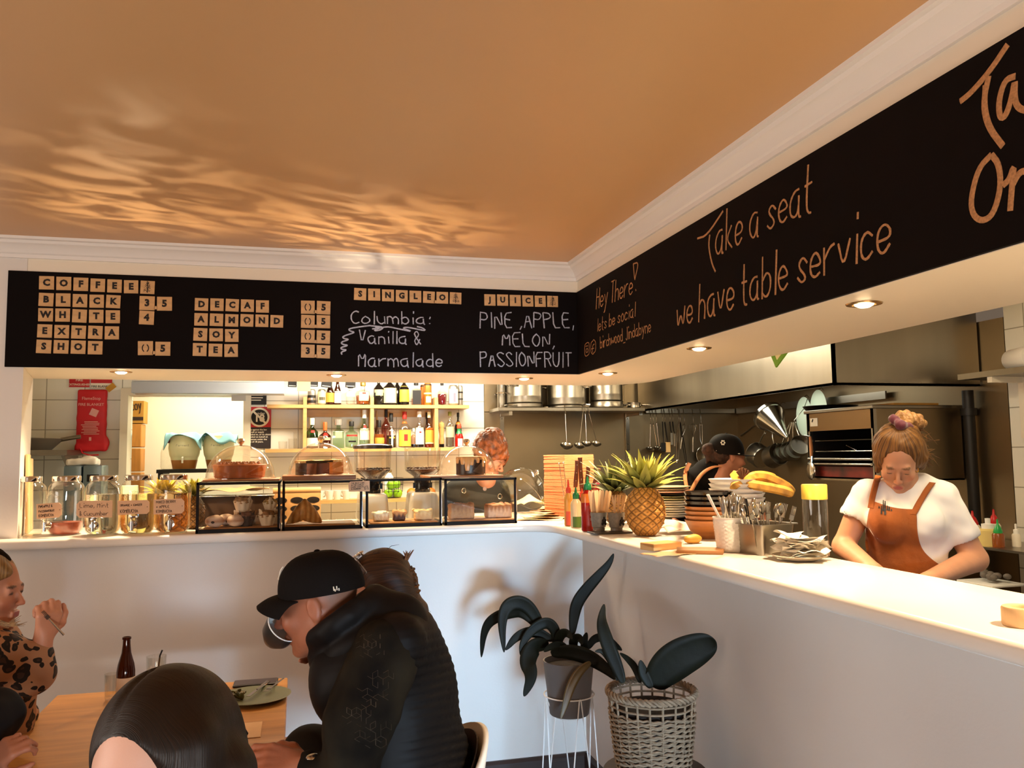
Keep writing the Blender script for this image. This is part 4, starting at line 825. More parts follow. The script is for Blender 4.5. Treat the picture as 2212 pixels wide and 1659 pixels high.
for i in range(18):
    a = i*2.4; rr = .046*math.sqrt((i+.5)/18); lab = 'steel table knife standing handle up in the white pot'
    if kn is None: o = kn = sh((lab, 'knife', 'table knives in the white pot'), steel_knife())
    else: o = dup(kn)
    o.location = (ph.x+rr*.8*math.cos(a), ph.y+rr*.8*math.sin(a), CT+.012+.012*random.random()); o.scale = (.9, .9, .84); o.rotation_euler = (-rr*math.sin(a)*5, rr*math.cos(a)*7.5, a)
o = tag(B().tube([(0, 0, 0), (-.07, 0, .13), (-.09, 0, .17)], [.004, .009, .010], 10, flat=.4).obj('white_spatula', M_WHITE), 'white plastic handle leaning out of the left side of the white pot', 'spatula'); o.location = (ph.x-.005, ph.y-.015, CT+.03)
pg = zt(1661, 1197, .03); o = thing('steel_tub', 'square stainless tub of forks and spoons beside the white pot', 'tub', pg, face_cam(pg)-.32)
def tub(w0, w1, d0, d1, h, t, rim):
    b = B(); lv = [(w0, d0, 0), (w1, d1, h), (w1+rim, d1+rim, h), (w1+rim, d1+rim, h-.003)]; iv = [(w1-t, d1-t, h-.001), (w0-t, d0-t, t)]
    def ring(w, d, z, r=.012, n=5): return [(sx*(w/2-r)+r*math.cos(a), sy*(d/2-r)+r*math.sin(a), z) for sx, sy, a0 in ((1, 1, 0), (-1, 1, 90), (-1, -1, 180), (1, -1, 270)) for a in [math.radians(a0+90*k/n) for k in range(n+1)]]
    R = [ring(w0, d0, 0), ring(w1, d1, h), ring(w1+rim*2, d1+rim*2, h+.001), ring(w1+rim*2, d1+rim*2, h+.004), ring(w1-t, d1-t, h+.003), ring(w0-t, d0-t, t)]
    m = len(R[0]); vs = [v for r in R for v in r]; fs = [(i*m+k, i*m+(k+1) % m, (i+1)*m+(k+1) % m, (i+1)*m+k) for i in range(5) for k in range(m)]+[tuple(range(m))[::-1], tuple(range(5*m, 6*m))]
    return b.add(vs, fs)
tub(.125, .148, .125, .148, .10, .003, .01).obj('tub', M_STEEL, o, 35)
b = B().tube([(0, 0, 0), (-.012, 0, .09), (-.03, 0, .17)], [.003, .006, .007], 8, flat=.4); q = tag(b.obj('dark_knife', M_BLACK), 'dark handled knife standing at the left of the steel tub', 'knife'); q.location = (pg.x-.05, pg.y-.03, CT+.02)
def fork():
    b = B().tube([(0, 0, 0), (0, 0, .09), (0, .002, .13)], [.005, .0035, .003], 8, flat=.4, up=(0, 1, 0)).box((0, .002, .142), (.018, .0018, .024))
    for k in range(4): b.box((-.0075+.005*k, .0, .168), (.0024, .0018, .036))
    return b.obj('fork', M_STEELP, None, 40)
def spoon(): return B().tube([(0, 0, 0), (0, 0, .09), (0, .003, .14)], [.005, .0035, .003], 8, flat=.4, up=(0, 1, 0)).ell((0, .002, .163), (.015, .004, .026)).obj('spoon', M_STEELP, None, 60)
fk = sp = None
for i in range(20):
    gx, gy = (i % 5-2)*.025, (i//5-1.5)*.03; isf = i % 2 == 0
    if isf: 
        o = dup(fk) if fk else sh(('steel fork standing prongs up in the steel tub', 'fork', 'forks in the steel tub'), fork()); fk = fk or o
    else:
        o = dup(sp) if sp else sh(('steel spoon standing bowl up in the steel tub', 'spoon', 'spoons in the steel tub'), spoon()); sp = sp or o
    o.location = (pg.x+gx, pg.y+gy, CT+.006+.012*random.random()); o.scale = (1, 1, .86); o.rotation_euler = (random.uniform(-.1, .1), gx*5+random.uniform(-.08, .08), random.uniform(-.6, .6))
# water bottle
q = zt(1765, 1203, .0); o = thing('water_bottle', 'clear water bottle with a wide yellow cap', 'bottle', q); B().lathe([(0, .002), (.037, .002), (.040, .006), (.040, .155), (.039, .19)], 36).obj('body', G_CLEAR, o); B().lathe([(0, .188), (.0405, .188), (.041, .19), (.041, .234), (.039, .237), (0, .237)], 36).obj('cap', mat('yellow_cap', '#ecc84e', .35), o)
B().lathe([(0, .005), (.0378, .005), (.0378, .055), (0, .055)], 32).obj('water', mat('water', '#fbf8f0', .02, trans=1, ior=1.33), o)
# receipts
M_RCPT = mat('receipt_paper', '#f3ead8', .8, var=.06, vs=30); q = zt(1735, 1212, .02); rc = None; pl = plate_mesh(.085, '#d9cdb8', 'saucer_glaze'); pl.name = 'saucer'; tag(pl, 'small saucer under the heap of receipts', 'saucer'); pl.location = q
for i in range(16):
    b = B(); sd = i*1.7; b.grid(lambda u, v: ((u-.5)*.075, (v-.5)*(.13+.03*math.sin(sd)), .010*math.sin(4*u+sd)*math.sin(5*v+sd*2)+.022*abs(v-.5)**1.5), 7, 12)
    o = tag(b.obj('receipt', M_RCPT), 'crumpled paper receipt in the heap beside the water bottle', 'receipt', 'receipts in the heap'); o.modifiers.new('thickness', 'SOLIDIFY').thickness = .0005
    a = i*2.4; o.location = (q.x+.035*math.cos(a)*(i % 3)/2, q.y+.04*math.sin(a)*(i % 3)/2, CT+.020+i*.0032); o.rotation_euler = (random.uniform(-.25, .25), random.uniform(-.25, .25), a)
# flat things along the front edge
o = tag(B().box((0, 0, .0125), (.135, .075, .025), bev=.002, seg=1).obj('paper_packet', mat('tan_packet', '#dca566', .6, var=.1, vs=9), None, 0), 'tan paper packet lying on the counter before the big pineapple', 'packet'); o.location = zt(1428, 1186, .0); o.rotation_euler = (0, 0, .30)
o = tag(prism_bev([(-.075, -.05), (.08, -.055), (.085, .045), (.0, .06), (-.08, .05)], 0, .014, .004).obj('wooden_board', mat('raw_board', '#b07a4a', .6, var=.35, vs=10)), 'small rough wooden board lying near the counter edge', 'board'); o.location = zt(1520, 1196, .03); o.rotation_euler = (0, 0, -.5)
o = tag(B().ell((0, 0, .017), (.042, .024, .018), fn=lambda v: .05*math.sin(6*v.x)).obj('bread_roll', mat('lemon_crust', '#e2a440', .5, var=.3, vs=30)), 'small golden bread roll behind the wooden board', 'bread'); o.location = zt(1503, 1175, .02); o.rotation_euler = (0, 0, .3)
o = tag(B().grid(lambda u, v: ((u-.5)*.17, (v-.5)*.1, .002+.003*math.sin(7*u+4*v)**2), 12, 8).obj('kraft_sheet', M_KRB), 'torn kraft paper sheet under the wooden board', 'paper'); o.location = zt(1450, 1199, .02); o.rotation_euler = (0, 0, .2); o.modifiers.new('thickness', 'SOLIDIFY').thickness = .001
b = B().grid(lambda u, v: ((u-.5)*.20, (v-.5)*.16, .008+.05*max(0, 1-1.5*math.hypot(u-.35, v-.5))+.008*math.sin(11*u+4*v)*math.sin(9*v)), 22, 18); o = tag(b.obj('cloth', mat('pink_cloth', '#ecd2c0', .8, var=.06, vs=30)), 'pale pink cloth crumpled behind the big pineapple', 'cloth'); o.location = zt(1462, 1152, .0)+Vector((.02, 0, 0)); o.modifiers.new('thickness', 'SOLIDIFY').thickness = .002
o = tag(B().lathe([(.02, 0), (.036, 0), (.038, .003), (.038, .034), (.036, .037), (.022, .037), (.02, .034), (.02, 0)], 32).obj('wooden_ring', M_PADDLE), 'round pale wooden holder with a hollow centre at the right picture edge', 'holder'); o.location = zt(2212, 1352, .0)
# ---------------------------------------------------------------- bottle shelves on the back wall
ZU, ZL, ZV = 2.060, 1.738, 1.362
o = thing('shelf_unit', 'pine shelf unit full of bottles on the tiled back wall', 'shelf unit', (0, 2.0, 0))
for nm, x0, x1, z in (('shelf', -1.69, -.20, ZU), ('shelf', -1.70, -.30, ZL), ('shelf', -1.42, -.38, ZV)): B().box(((x0+x1)/2, .099, z-.0125), (x1-x0, .198, .025)).obj(nm, M_PINE, o, 0)
for x in (-1.424, -.938, -.454): B().box((x, .099, (2.118+ZL)/2), (.026, .19, 2.118-ZL)).obj('upright', M_PINE, o, 0)
for x0, x1 in ((-1.41, -.951), (-.925, -.467)): B().box(((x0+x1)/2, .188, ZU-.055), (x1-x0, .018, .055)).obj('back_rail', M_PINE, o, 0)
G_GRN = glass('green_glass', '#3f9a4a', .06, .4); G_TINT = glass('pale_green_glass', '#d8e6d2', .06, .45)
M_AMB = mat('amber_spirit', '#a2521a', .12, trans=.35); M_BRN = mat('brown_glass', '#3a1608', .1, trans=.3); M_DRK = mat('black_glass', '#0f0a09', .08)
SHAPES = {'round': ((0, 1, 1, .62, .30, .28, .30), (0, .03, .66, .76, .84, .97, 1)), 'beer': ((0, 1, 1, .75, .45, .40, .45), (0, .03, .50, .66, .80, .96, 1)), 'tall': ((0, 1, 1, .60, .34, .32, .34), (0, .02, .60, .70, .78, .97, 1)),
          'flask': ((0, .9, 1, .92, .35, .30, .33), (0, .06, .35, .66, .76, .97, 1)), 'can': ((0, .86, 1, 1, .92, .80, .78), (0, .01, .05, .9, .96, .99, 1)), 'square': ((0, 1, 1, .92, .36, .34, .36), (0, .02, .66, .72, .78, .97, 1)), 'onion': ((0, .8, 1, .95, .4, .3, .32), (0, .05, .3, .62, .74, .96, 1))}
def bottle(lab, px, base, wpx, hpx, shp, gm, cap=None, liq=None, labels=(), y=2.07, sq=False, cat='bottle', name='bottle', txt=None, z0=None, grp='bottles on the pine shelves'):
    p = on('y', px, base, y); d = (p-CAM).dot(_f); r = wpx*d/FPX/2; h = hpx*d/FPX; rr, zz = SHAPES[shp]; z = z0 if z0 is not None else (ZU if base < 900 else ZL)
    o = thing(name, lab, cat, (p.x, y, z+.0005), 0, grp); capz = h*(cap[1] if cap else 0); H = h-capz; seg = 4 if sq else 28; k = 1.22 if sq else 1; a0 = PI/4 if sq else 0
    P = [(max(0, r*q*k), H*t) for q, t in zip(rr, zz)]
    b = B().lathe([(0, .001)]+P[1:]+([(0, H)] if shp == 'can' or gm in (M_DRK, M_BRN) else []), seg, a0=a0); b.obj('body', gm, o, 50)
    if cap:
        c = r*rr[-1]*(1.15 if len(cap) < 3 else cap[2]); B().lathe([(c, H-.012), (c, h-.003), (c*.9, h), (0, h)], 16).obj('cap', cap[0], o)
    if liq:
        f = liq[1]; L = [(q*.95, t) for q, t in P if t < f*H]; q = np.interp(f*H, [t for _, t in P], [a for a, _ in P])*.95
        B().lathe([(0, .004)]+[(a, max(t, .004)) for a, t in L[1:]]+[(q, f*H), (0, f*H)], seg, a0=a0).obj('spirit', liq[0], o, 50)
    for m, t0, t1, ar in labels:
        tt = [t0+(t1-t0)*i/4 for i in range(5)]; pr = [(np.interp(t*H, [t for _, t in P], [a for a, _ in P])*(1.015 if not sq else 1.0)+.0006, t*H) for t in tt]
        if sq: B().box((0, -r*.87, (t0+t1)/2*H), (r*1.5*ar, .0015, (t1-t0)*H)).obj('label', m, o, 0)
        else: B().lathe(pr, 20, arc=ar, a0=-PI/2-ar/2+.1).obj('label', m, o)
    if txt:
        b = B(); text(b, txt[0], txt[1], Tm((0, -r*1.03-.002, txt[2]*H), (PI/2, 0, 0)), 0, .01); b.obj('lettering', txt[3], o, 0)
    return o
W_, GD, BK = mat('paper_label', '#efe6d4', .6), mat('gold_label', '#d79a3c', .5), mat('black_label', '#1b1513', .5); M_CRM = mat('cream_label', '#ead9a6', .6); M_SIL = mat('silver_can', '#b9b3a8', .3, .8); M_YLW = mat('yellow_label', '#eeb63c', .5); M_REDL = mat('red_label', '#b3261e', .5); M_ORC = mat('orange_can', '#d0742c', .35, .3); M_GRY = mat('grey_steel_can', '#a8a39a', .35, .7); M_ORCAP = mat('orange_cap', '#d8622a', .4); M_GREENL = mat('lime_label', '#b9c98a', .5)
bottle('black and silver drink can, left on the top shelf', 673, 875, 17, 34, 'can', M_SIL, labels=((BK, .12, .3, 6.28), (BK, .45, .62, 6.28)), cat='can', name='drink_can')
bottle('pale silver drink can beside the black and silver one', 695, 875, 17, 34, 'can', M_SIL, labels=((M_CRM, .1, .85, 2.6), (BK, .3, .5, 1.6)), cat='can', name='drink_can')
bottle('small brown bottle with gold label on the top shelf', 713, 875, 17, 54, 'beer', M_BRN, (M_YLW, .06), labels=((GD, .12, .52, 3.2),))
bottle('brown bottle with white printed label on the top shelf', 729, 875, 16, 58, 'beer', M_BRN, (M_BLACK, .06), labels=((W_, .08, .55, 2.2),))
bottle('clear glass shaker bottle with white band on the top shelf', 757, 875, 20, 46, 'flask', G_CLEAR, (M_BLACK, .12, 2.0), labels=((W_, .45, .8, 3.4),))
bottle('flat amber bottle with arched cream label on the top shelf', 784, 875, 31, 50, 'flask', G_CLEAR, (mat('gold_cap', '#c79a4a', .3, .8), .10, 1.2), (M_AMB, .46), ((M_CRM, .2, .62, 1.5), (M_REDL, .52, .6, .5)))
bottle('black bottle with a cream oval label on the top shelf', 818, 875, 22, 60, 'round', M_DRK, (GD, .1), labels=((mat('blush_label', '#e3b08c', .5), .50, .62, 2.2), (M_GREENL, .38, .5, 1.6)))
bottle('dark bottle with a big cream paper label on the top shelf', 842, 875, 28, 64, 'round', M_DRK, (BK, .1), labels=((M_CRM, .08, .64, 2.6),))
bottle('dark bottle behind the cream and yellow labelled ones', 858, 874, 18, 62, 'round', M_DRK, (BK, .1), y=2.13)
bottle('dark bottle with a tall yellow label on the top shelf', 873, 875, 21, 62, 'round', M_DRK, (GD, .1), labels=((M_YLW, .13, .74, 2.7),))
bottle('square clear bottle with black label on the top shelf', 899, 875, 24, 52, 'square', G_CLEAR, (BK, .1), (M_AMB, .3), ((BK, .04, .68, 1.0),), sq=True)
bottle('tall orange tin with patterned band on the top shelf', 924, 875, 17, 48, 'can', M_ORC, labels=((M_CRM, .5, .57, 6.28), (BK, .9, .95, 6.28), (M_CRM, .12, .4, 1.4)), cat='tin', name='tin')
bottle('narrow orange tin half behind the patterned tin', 914, 875, 12, 46, 'can', M_ORC, y=2.13, labels=((BK, .9, .96, 6.28),), cat='tin', name='tin')
bottle('clear waisted bottle of dark red cordial on the top shelf', 955, 875, 20, 52, 'onion', G_CLEAR, (BK, .1), (mat('red_cordial', '#5e0414', .12), .52))
bottle('silver canister with pink print on the top shelf', 979, 875, 21, 44, 'can', M_SIL, labels=((W_, .1, .8, 2.4), (mat('pink_print', '#c4788a', .5), .15, .6, .5)), cat='canister', name='canister')
bottle('silver and black canister at the end of the top shelf', 994, 875, 12, 44, 'can', M_GRY, y=2.12, labels=((BK, .3, .36, 6.28), (BK, .62, .7, 6.28)), cat='canister', name='canister')
bottle('green gin bottle with white cap on the middle shelf', 674, 969, 25, 66, 'round', G_GRN, (W_, .17, 1.3), (mat('green_spirit', '#1c6b2a', .1, trans=.3), .55), ((W_, .10, .42, 2.4), (M_REDL, .62, .72, .7)))
bottle('brown liqueur bottle with orange cap on the middle shelf', 702, 969, 25, 57, 'round', M_BRN, (M_ORCAP, .26, 1.15), labels=((mat('peach_label', '#e0a488', .5), .42, .56, 1.8), (M_REDL, .65, .80, .9)))
bottle('squarish clear tequila bottle with round stopper on the middle shelf', 731, 969, 27, 63, 'square', G_TINT, (mat('steel_stopper', '#c9c4bb', .2, .7), .15, 1.8), None, ((M_GREENL, .42, .68, .7),), sq=True)
bottle('clear rounded bottle with pourer and red band on the middle shelf', 759, 969, 28, 58, 'flask', G_TINT, (M_BLACK, .12), None, ((M_REDL, .50, .57, 2.0), (BK, .25, .32, 1.2)))
bottle('tall clear rum bottle with white cap on the middle shelf', 787, 969, 22, 83, 'tall', G_TINT, (W_, .18, 1.25), None, ((W_, .26, .62, 2.4), (M_REDL, .64, .73, .8)), txt=('BACARDI', .012, .55, BK))
bottle('amber whisky bottle with black cap and tan label on the middle shelf', 819, 969, 23, 60, 'flask', G_CLEAR, (M_BLACK, .2, 1.1), (M_AMB, .62), ((GD, .2, .46, 2.2), (BK, .10, .15, 2.2)))
bottle('slim brown bottle with a pale stopper at the back of the middle shelf', 814, 968, 9, 80, 'tall', M_BRN, (M_PINE, .2), y=2.14)
bottle('pink bottle with tall dark cap at the back of the middle shelf', 834, 968, 20, 84, 'round', glass('pink_glass', '#d89a98', .08, .4), (BK, .16), y=2.14)
bottle('clear bottle of dark cola spirit with silver stripe on the middle shelf', 845, 969, 21, 75, 'tall', G_CLEAR, (M_BLACK, .2, 1.2), (M_DRK, .45), ((W_, .04, .7, .35), (GD, .34, .39, 1.2)))
bottle('cinnamon whisky bottle with yellow scalloped label and red cap', 874, 969, 27, 78, 'round', G_CLEAR, (M_REDL, .16, 1.2), (M_AMB, .52), ((M_YLW, .05, .58, 2.5), (M_ORCAP, .80, .87, 6.28), (M_REDL, .22, .44, .6)))
bottle('short clear bottle with tan label behind the white labelled one', 894, 968, 16, 42, 'flask', G_CLEAR, (W_, .1), (M_DRK, .25), ((mat('tan_label', '#b98a6a', .6), .2, .75, 2.4),), y=2.13)
bottle('white capped bottle with a long white label on the middle shelf', 906, 969, 19, 78, 'tall', G_CLEAR, (W_, .11, 1.5), (M_DRK, .2), ((W_, .10, .62, 2.4), (M_REDL, .45, .5, .5)))
bottle('golden rum bottle with cream label at the right of the middle shelf', 927, 969, 19, 77, 'tall', glass('amber_glass', '#d9a868', .08, .4), (M_CRM, .12), (M_AMB, .5), ((GD, .16, .62, 2.4), (M_CRM, .12, .16, 2.4)))
bottle('black capped brown bottle behind the golden rum bottle', 922, 968, 11, 76, 'tall', M_BRN, (BK, .14, 1.4), y=2.14)
# pepper mill and the bottles at the right end of the middle shelf
p = on('y', 954, 969, 2.07); o = thing('pepper_mill', 'turned wooden pepper mill beside the oil bottle', 'pepper mill', (p.x, 2.07, ZL+.0005)); B().lathe([(0, .025), (.018, .025), (.021, .04), (.016, .09), (.021, .13), (.022, .142), (.0, .142)], 24).obj('body', M_PINE, o); B().lathe([(.017, .142), (.018, .15), (.023, .162), (.022, .182), (.012, .192), (.004, .193), (.004, .2), (0, .202)], 24).obj('head', M_PINE, o); B().lathe([(0, 0), (.019, 0), (.019, .026), (0, .026)], 20).obj('foot', M_DRK, o)
bottle('clear oil bottle with green cap beside the pepper mill', 972, 969, 18, 77, 'round', G_CLEAR, (mat('olive_cap', '#7d7a2a', .4), .07, 1.5), (mat('grey_oil', '#6b6458', .15, trans=.3), .3), ((mat('stone_label', '#b9ae94', .5), .3, .62, 2.6),))
bottle('dark sauce bottle behind the hot sauce bottle', 990, 968, 15, 75, 'round', M_DRK, (BK, .08, 1.3), y=2.14, labels=((GD, .72, .8, 6.28),))
bottle('red hot sauce bottle with green neck and diamond label', 992, 969, 18, 50, 'beer', M_SRI, (M_REDCAP, .12, 1.2), labels=((W_, .06, .42, 1.2), (M_GRNCAP, .66, .95, 6.28)), y=2.05)
# left glasses and paper cups on the shelf end
gl = None
for px, hh, lab in ((611, 16, 'small clear glass on the left end of the middle shelf'), (632, 22, 'left clear glass behind the paper cup stack'), (643, 36, 'tallest clear jar on the left end of the middle shelf')):
    p = on('y', px, 968, 2.07); o = thing('glass', lab, 'glass', (p.x, 2.07, ZL+.001), 0, 'glasses at the left end of the shelf'); h = hh*.0034; B().lathe([(0, .002), (.026, .002), (.03, .006), (.032, h), (.030, h)], 24).obj('tumbler', G_CLEAR, o)
p = on('y', 636, 1000, 1.2); o = thing('paper_cups', 'tall stack of tan takeaway cups behind the second dome', 'paper cups', on('y', 636, 1075, 1.2)); b = B()
for i in range(12): b.lathe([(.036, .012*i), (.044, .012*i+.1), (.046, .012*i+.102), (.044, .012*i+.104)], 24)
b.obj('cup_stack', mat('tan_cup', '#e3b684', .6), o); o.location.z = 1.151; o.location.y = 1.72
wc = None
for i, (px, lab) in enumerate(((674, 'leftmost white cup on the lowest shelf'), (690, 'second white cup on the lowest shelf'), (712, 'third white cup on the lowest shelf'), (728, 'fourth white cup on the lowest shelf'), (748, 'rightmost white cup on the lowest shelf'))):
    p = on('y', px, 1078, 2.07)
    if wc is None: o = wc = thing('cup', lab, 'cup', (p.x, 2.07, ZV+.0005), 0, 'white cups on the lowest shelf'); B().lathe([(0, 0), (.022, 0), (.034, .06), (.035, .066), (.031, .064), (.02, .006), (0, .005)], 24).obj('bowl', M_WGL, o); B().tube([(.031, 0, .05), (.05, 0, .05), (.053, 0, .035), (.045, 0, .02), (.027, 0, .02)], .004, 8).obj('handle', M_WGL, o)
    else: dup(wc, (p.x, 2.07, ZV+.0005), .6*i, lab)
gl = None
for i, px in enumerate((688, 706, 722, 738, 756)):
    p = on('y', px, 1130, 1.75); lab = 'clear water glass upside down on the back bench'
    if gl is None: o = gl = thing('glass', lab, 'glass', (p.x, 1.75, 1.151), 0, 'upside down glasses on the back bench'); B().lathe([(.032, .001), (.03, .085), (.026, .09), (0, .09)], 24).obj('tumbler', G_CLEAR, o)
    else: o = dup(gl, (p.x, 1.75+.02*(i % 2), 1.151))
# fruit basket on the lowest shelf
p = on('y', 848, 1066, 2.08); o = thing('wire_basket', 'black wire basket holding green apples', 'basket', (p.x, 2.08, ZV+.001)); b = B()
for z, r in ((.005, .06), (.05, .075), (.10, .08), (.15, .08)): b.tube([(r*math.cos(a), r*math.sin(a), z) for a in np.linspace(0, 2*PI, 25)[:-1]], .002, 6, closed=True)
for i in range(12): a = i*PI/6; b.tube([(0, 0, .005), (.06*math.cos(a), .06*math.sin(a), .005), (.075*math.cos(a), .075*math.sin(a), .05), (.08*math.cos(a), .08*math.sin(a), .15)], .0016, 6)
b.obj('wire_frame', M_BLACK, o); M_APPLE = mat('green_apple', '#8ec21e', .3, var=.2, vs=20); ap = None
for x, y, z, lab in ((-.036, -.03, .036, 'lower left green apple in the wire basket'), (.036, -.032, .036, 'lower right green apple in the wire basket'), (0, .035, .036, 'green apple at the back of the wire basket'), (-.012, -.012, .098, 'green apple on top, left in the basket'), (.03, .022, .100, 'green apple on top, right in the basket')):
    P = (p.x+x, 2.08+y, ZV+.001+z)
    if ap is None: o = ap = thing('apple', lab, 'apple', P, 0, 'green apples in the wire basket'); B().lathe([(0, -.022), (.012, -.03), (.024, -.028), (.033, -.008), (.033, .010), (.024, .026), (.012, .029), (0, .022)], 24).obj('fruit', M_APPLE, o); B().cyl((0, 0, .02), (.003, 0, .038), .0015).obj('stalk', M_DKWOOD, o)
    else: dup(ap, P, x*40, lab)
M_ORA = mat('orange_peel', '#e07a1c', .4, bump=.2, bs=150)
for px, lab in ((889, 'orange on the shelf left of the grinder collar'), (931, 'orange on the shelf right of the grinder collar')):
    q = on('y', px, 1062, 2.08); tag(B().ell((0, 0, .036), (.036, .036, .036)).obj('orange', M_ORA), lab, 'orange', 'oranges on the lowest shelf').location = (q.x, 2.08, ZV+.0005)
q = on('y', 866, 1066, 2.1); o = thing('milk_bottle', 'white plastic bottle behind the grinders', 'bottle', (-.80, 2.12, ZV+.001)); B().lathe([(0, 0), (.045, 0), (.047, .12), (.03, .16), (.018, .18), (.018, .2), (0, .2)], 24).obj('body', M_WHITE, o); B().lathe([(.02, .19), (.02, .212), (0, .212)], 16).obj('cap', mat('brass_cap', '#b79a5a', .3, .8), o)
# coffee grinders behind the cases
M_BEAN = mat('coffee_beans', '#4a2616', .4, var=.6, vs=120, bump=1, bs=130)
def grinder(px, lab, lid):
    p = zt(px, 1128); y = .36; q = on('y', px, 1120, y); o = thing('coffee_grinder', lab, 'coffee grinder', (q.x, y, CT), 0, 'coffee grinders'); s = 1
    B().box((0, .03, .075), (.17, .24, .15), bev=.02, taper=.86, seg=3).obj('body', mat('grinder_grey', '#b5aea2', .3, .3), o); b = B().lathe([(0, .15), (.042, .15), (.044, .165), (.036, .175), (.036, .195), (.046, .2), (.05, .225), (0, .225)], 24)
    for i in range(6): a = i*PI/3; b.box((.045*math.cos(a), .045*math.sin(a), .187), (.016, .01, .03), (0, 0, a))
    b.obj('collar', M_DRK, o); B().lathe([(.046, .222), (.052, .235), (.096, .268), (.098, .28), (.101, .39), (.103, .393)], 40).obj('hopper', G_DOME, o, 60)
    b = B().lathe([(.044, .226), (.05, .238), (.092, .268), (.094, .276), (0, .280)], 40); o2 = b.obj('coffee_beans', M_BEAN, o)
    b = B()
    for i in range(70): a = i*2.4; r = .09*math.sqrt(i/70); b.ell((r*math.cos(a), r*math.sin(a), .281+.004*random.random()), (.006, .004, .0035), (random.random(), random.random(), a*3), 8, 6)
    b.obj('bean_layer', M_BEAN, o)
    if lid: B().lathe([(.104, .392), (.107, .392), (.107, .408), (.10, .412), (.06, .418), (0, .42)], 40).obj('lid', mat('lid_black', '#211c1a', .15), o)
grinder(805, 'coffee grinder with a black lidded hopper, left behind the cases', True); grinder(913, 'coffee grinder with an open clear hopper, right behind the cases', False)
# espresso machine and cup rack behind the first case
o = thing('espresso_machine', 'brown steel coffee machine standing behind the first display case', 'coffee machine', (-1.80, .42, CT)); B().box((0, 0, .075), (.40, .2, .15), bev=.01).obj('body', mat('brown_steel', '#6b5444', .35, .6), o, 30); B().box((0, .0, .153), (.42, .22, .006), bev=.002, seg=1).obj('cup_tray', M_STEEL, o)
b = B().grid(lambda u, v: ((u-.5)*.36, (v-.5)*.2, .014+.012*math.sin(9*u+2*v)*math.sin(6*v+3*u)+.01*u), 18, 10); q = tag(b.obj('kraft_sheet', M_KRB), 'crumpled kraft paper lying on top of the coffee machine', 'paper'); q.location = (-1.80, .42, CT+.166); q.modifiers.new('thickness', 'SOLIDIFY').thickness = .001
M_RACK = mat('rack_wood', '#cf9f68', .5, var=.2, vs=6, stretch=(1, 6, 6)); o = thing('cup_rack', 'tan wooden rack panel with round dark discs for holes behind the cases', 'rack', (-1.475, .40, CT), 0)
b = B(); b.box((0, .012, .085), (.25, .02, .165), bev=.004).tube([(-.125, .016, .17), (.125, .016, .17)], .018, 14); b.obj('panel', M_RACK, o, 30); k = 0
for ix in range(3):
    for iz in range(3):
        x, z = -.085+.085*ix, .03+.045*iz; B().lathe([(.034, .0), (.034, .0012), (.031, .0016), (0, .0014)], 24, (x, .0018, z), (PI/2, 0, 0), sy=.5).obj('hole', mat('rack_hole_shade', '#1a0d08', .6), o)  # flat dark discs on the panel stand in for shaded holes
# ---------------------------------------------------------------- left part: back doorway, fire blanket, boiler
o = thing('air_curtain', 'long pale unit above the back doorway, blue-grey along its lower half', 'air unit', (-2.07, 1.87, 2.125))
B().box((0, .06, .105), (1.0, .2, .05), bev=.01).obj('housing', M_WHITE, o); B().box((0, .05, .04), (1.0, .18, .08), bev=.004).obj('vent', mat('bluegrey_vent', '#b9c1cc', .3), o)
M_RED = mat('blanket_red', '#d3202a', .5, bump=.2, bs=14); M_SIGN = mat('sign_red', '#c01f26', .4); M_BLK2 = mat('print_black', '#171210', .6)
def panel(name, lab, cat, px0, px1, py0, py1, y, m, th=.003, rot=0):
    a, c = on('y', px0, py1, y), on('y', px1, py0, y); o = thing(name, lab, cat, ((a.x+c.x)/2, y, (a.z+c.z)/2)); o.rotation_euler = (0, rot, 0); wd, h = abs(c.x-a.x), abs(c.z-a.z); B().box((0, 0, 0), (wd, th, h)).obj('panel', m, o, 0); return o, wd, h
def put(o, s, size, x, z, m, name='lettering', off=.012, y=-.003): 
    b = B(); text(b, s, size, Tm((x, y, z), (PI/2, 0, 0)), 0, off); b.obj(name, m, o, 0)
o, w1, h1 = panel('fire_sign', 'red sign reading FIRE EXTINGUISHER above the fire blanket', 'sign', 149, 194, 815, 836, 2.193, M_SIGN); put(o, 'FIRE', .026, 0, .014, W_); put(o, 'EXTINGUISHER', .021, 0, -.018, W_)
o, w1, h1 = panel('fire_sign', 'red and white sign reading FIRE BLANKET, right of the extinguisher sign', 'sign', 196, 243, 812, 838, 2.193, W_); B().box((0, -.002, .018), (w1, .002, h1*.62)).obj('red_field', M_SIGN, o, 0); put(o, 'FIRE BLANKET', .021, 0, -.033, M_BLK2)
a, c = on('y', 164, 974, 2.17), on('y', 232, 842, 2.17); fw, fh = c.x-a.x, c.z-a.z; o = thing('fire_blanket', 'red fire blanket pouch hanging on the white tiles', 'fire blanket', ((a.x+c.x)/2, 2.17, a.z))
b = sdf([('b', (0, .0, fh/2), (fw/2, .017, fh/2), None, .012), ('e', (0, -.012, fh*.5), (fw*.42, .014, fh*.42)), ('b', (0, -.004, .02), (fw*.52, .012, .02), None, .006), ('e', (fw*.47, 0, fh*.12), (.03, .012, .045))], .006, .02, lambda V: wob(V, 40, 3)*.003); b.obj('pouch', M_RED, o); M_PINKP = mat('faded_print', '#f0b0a8', .6)
put(o, 'FlameStop', .029, 0, fh*.85, M_PINKP, y=-.032); put(o, 'FIRE BLANKET', .026, 0, fh*.75, M_PINKP, y=-.032, off=.018)
b = B()
for i in range(9): b.box((random.uniform(-.01, .01), -.032, fh*(.47-.025*i)), (fw*random.uniform(.45, .62), .0006, .005))
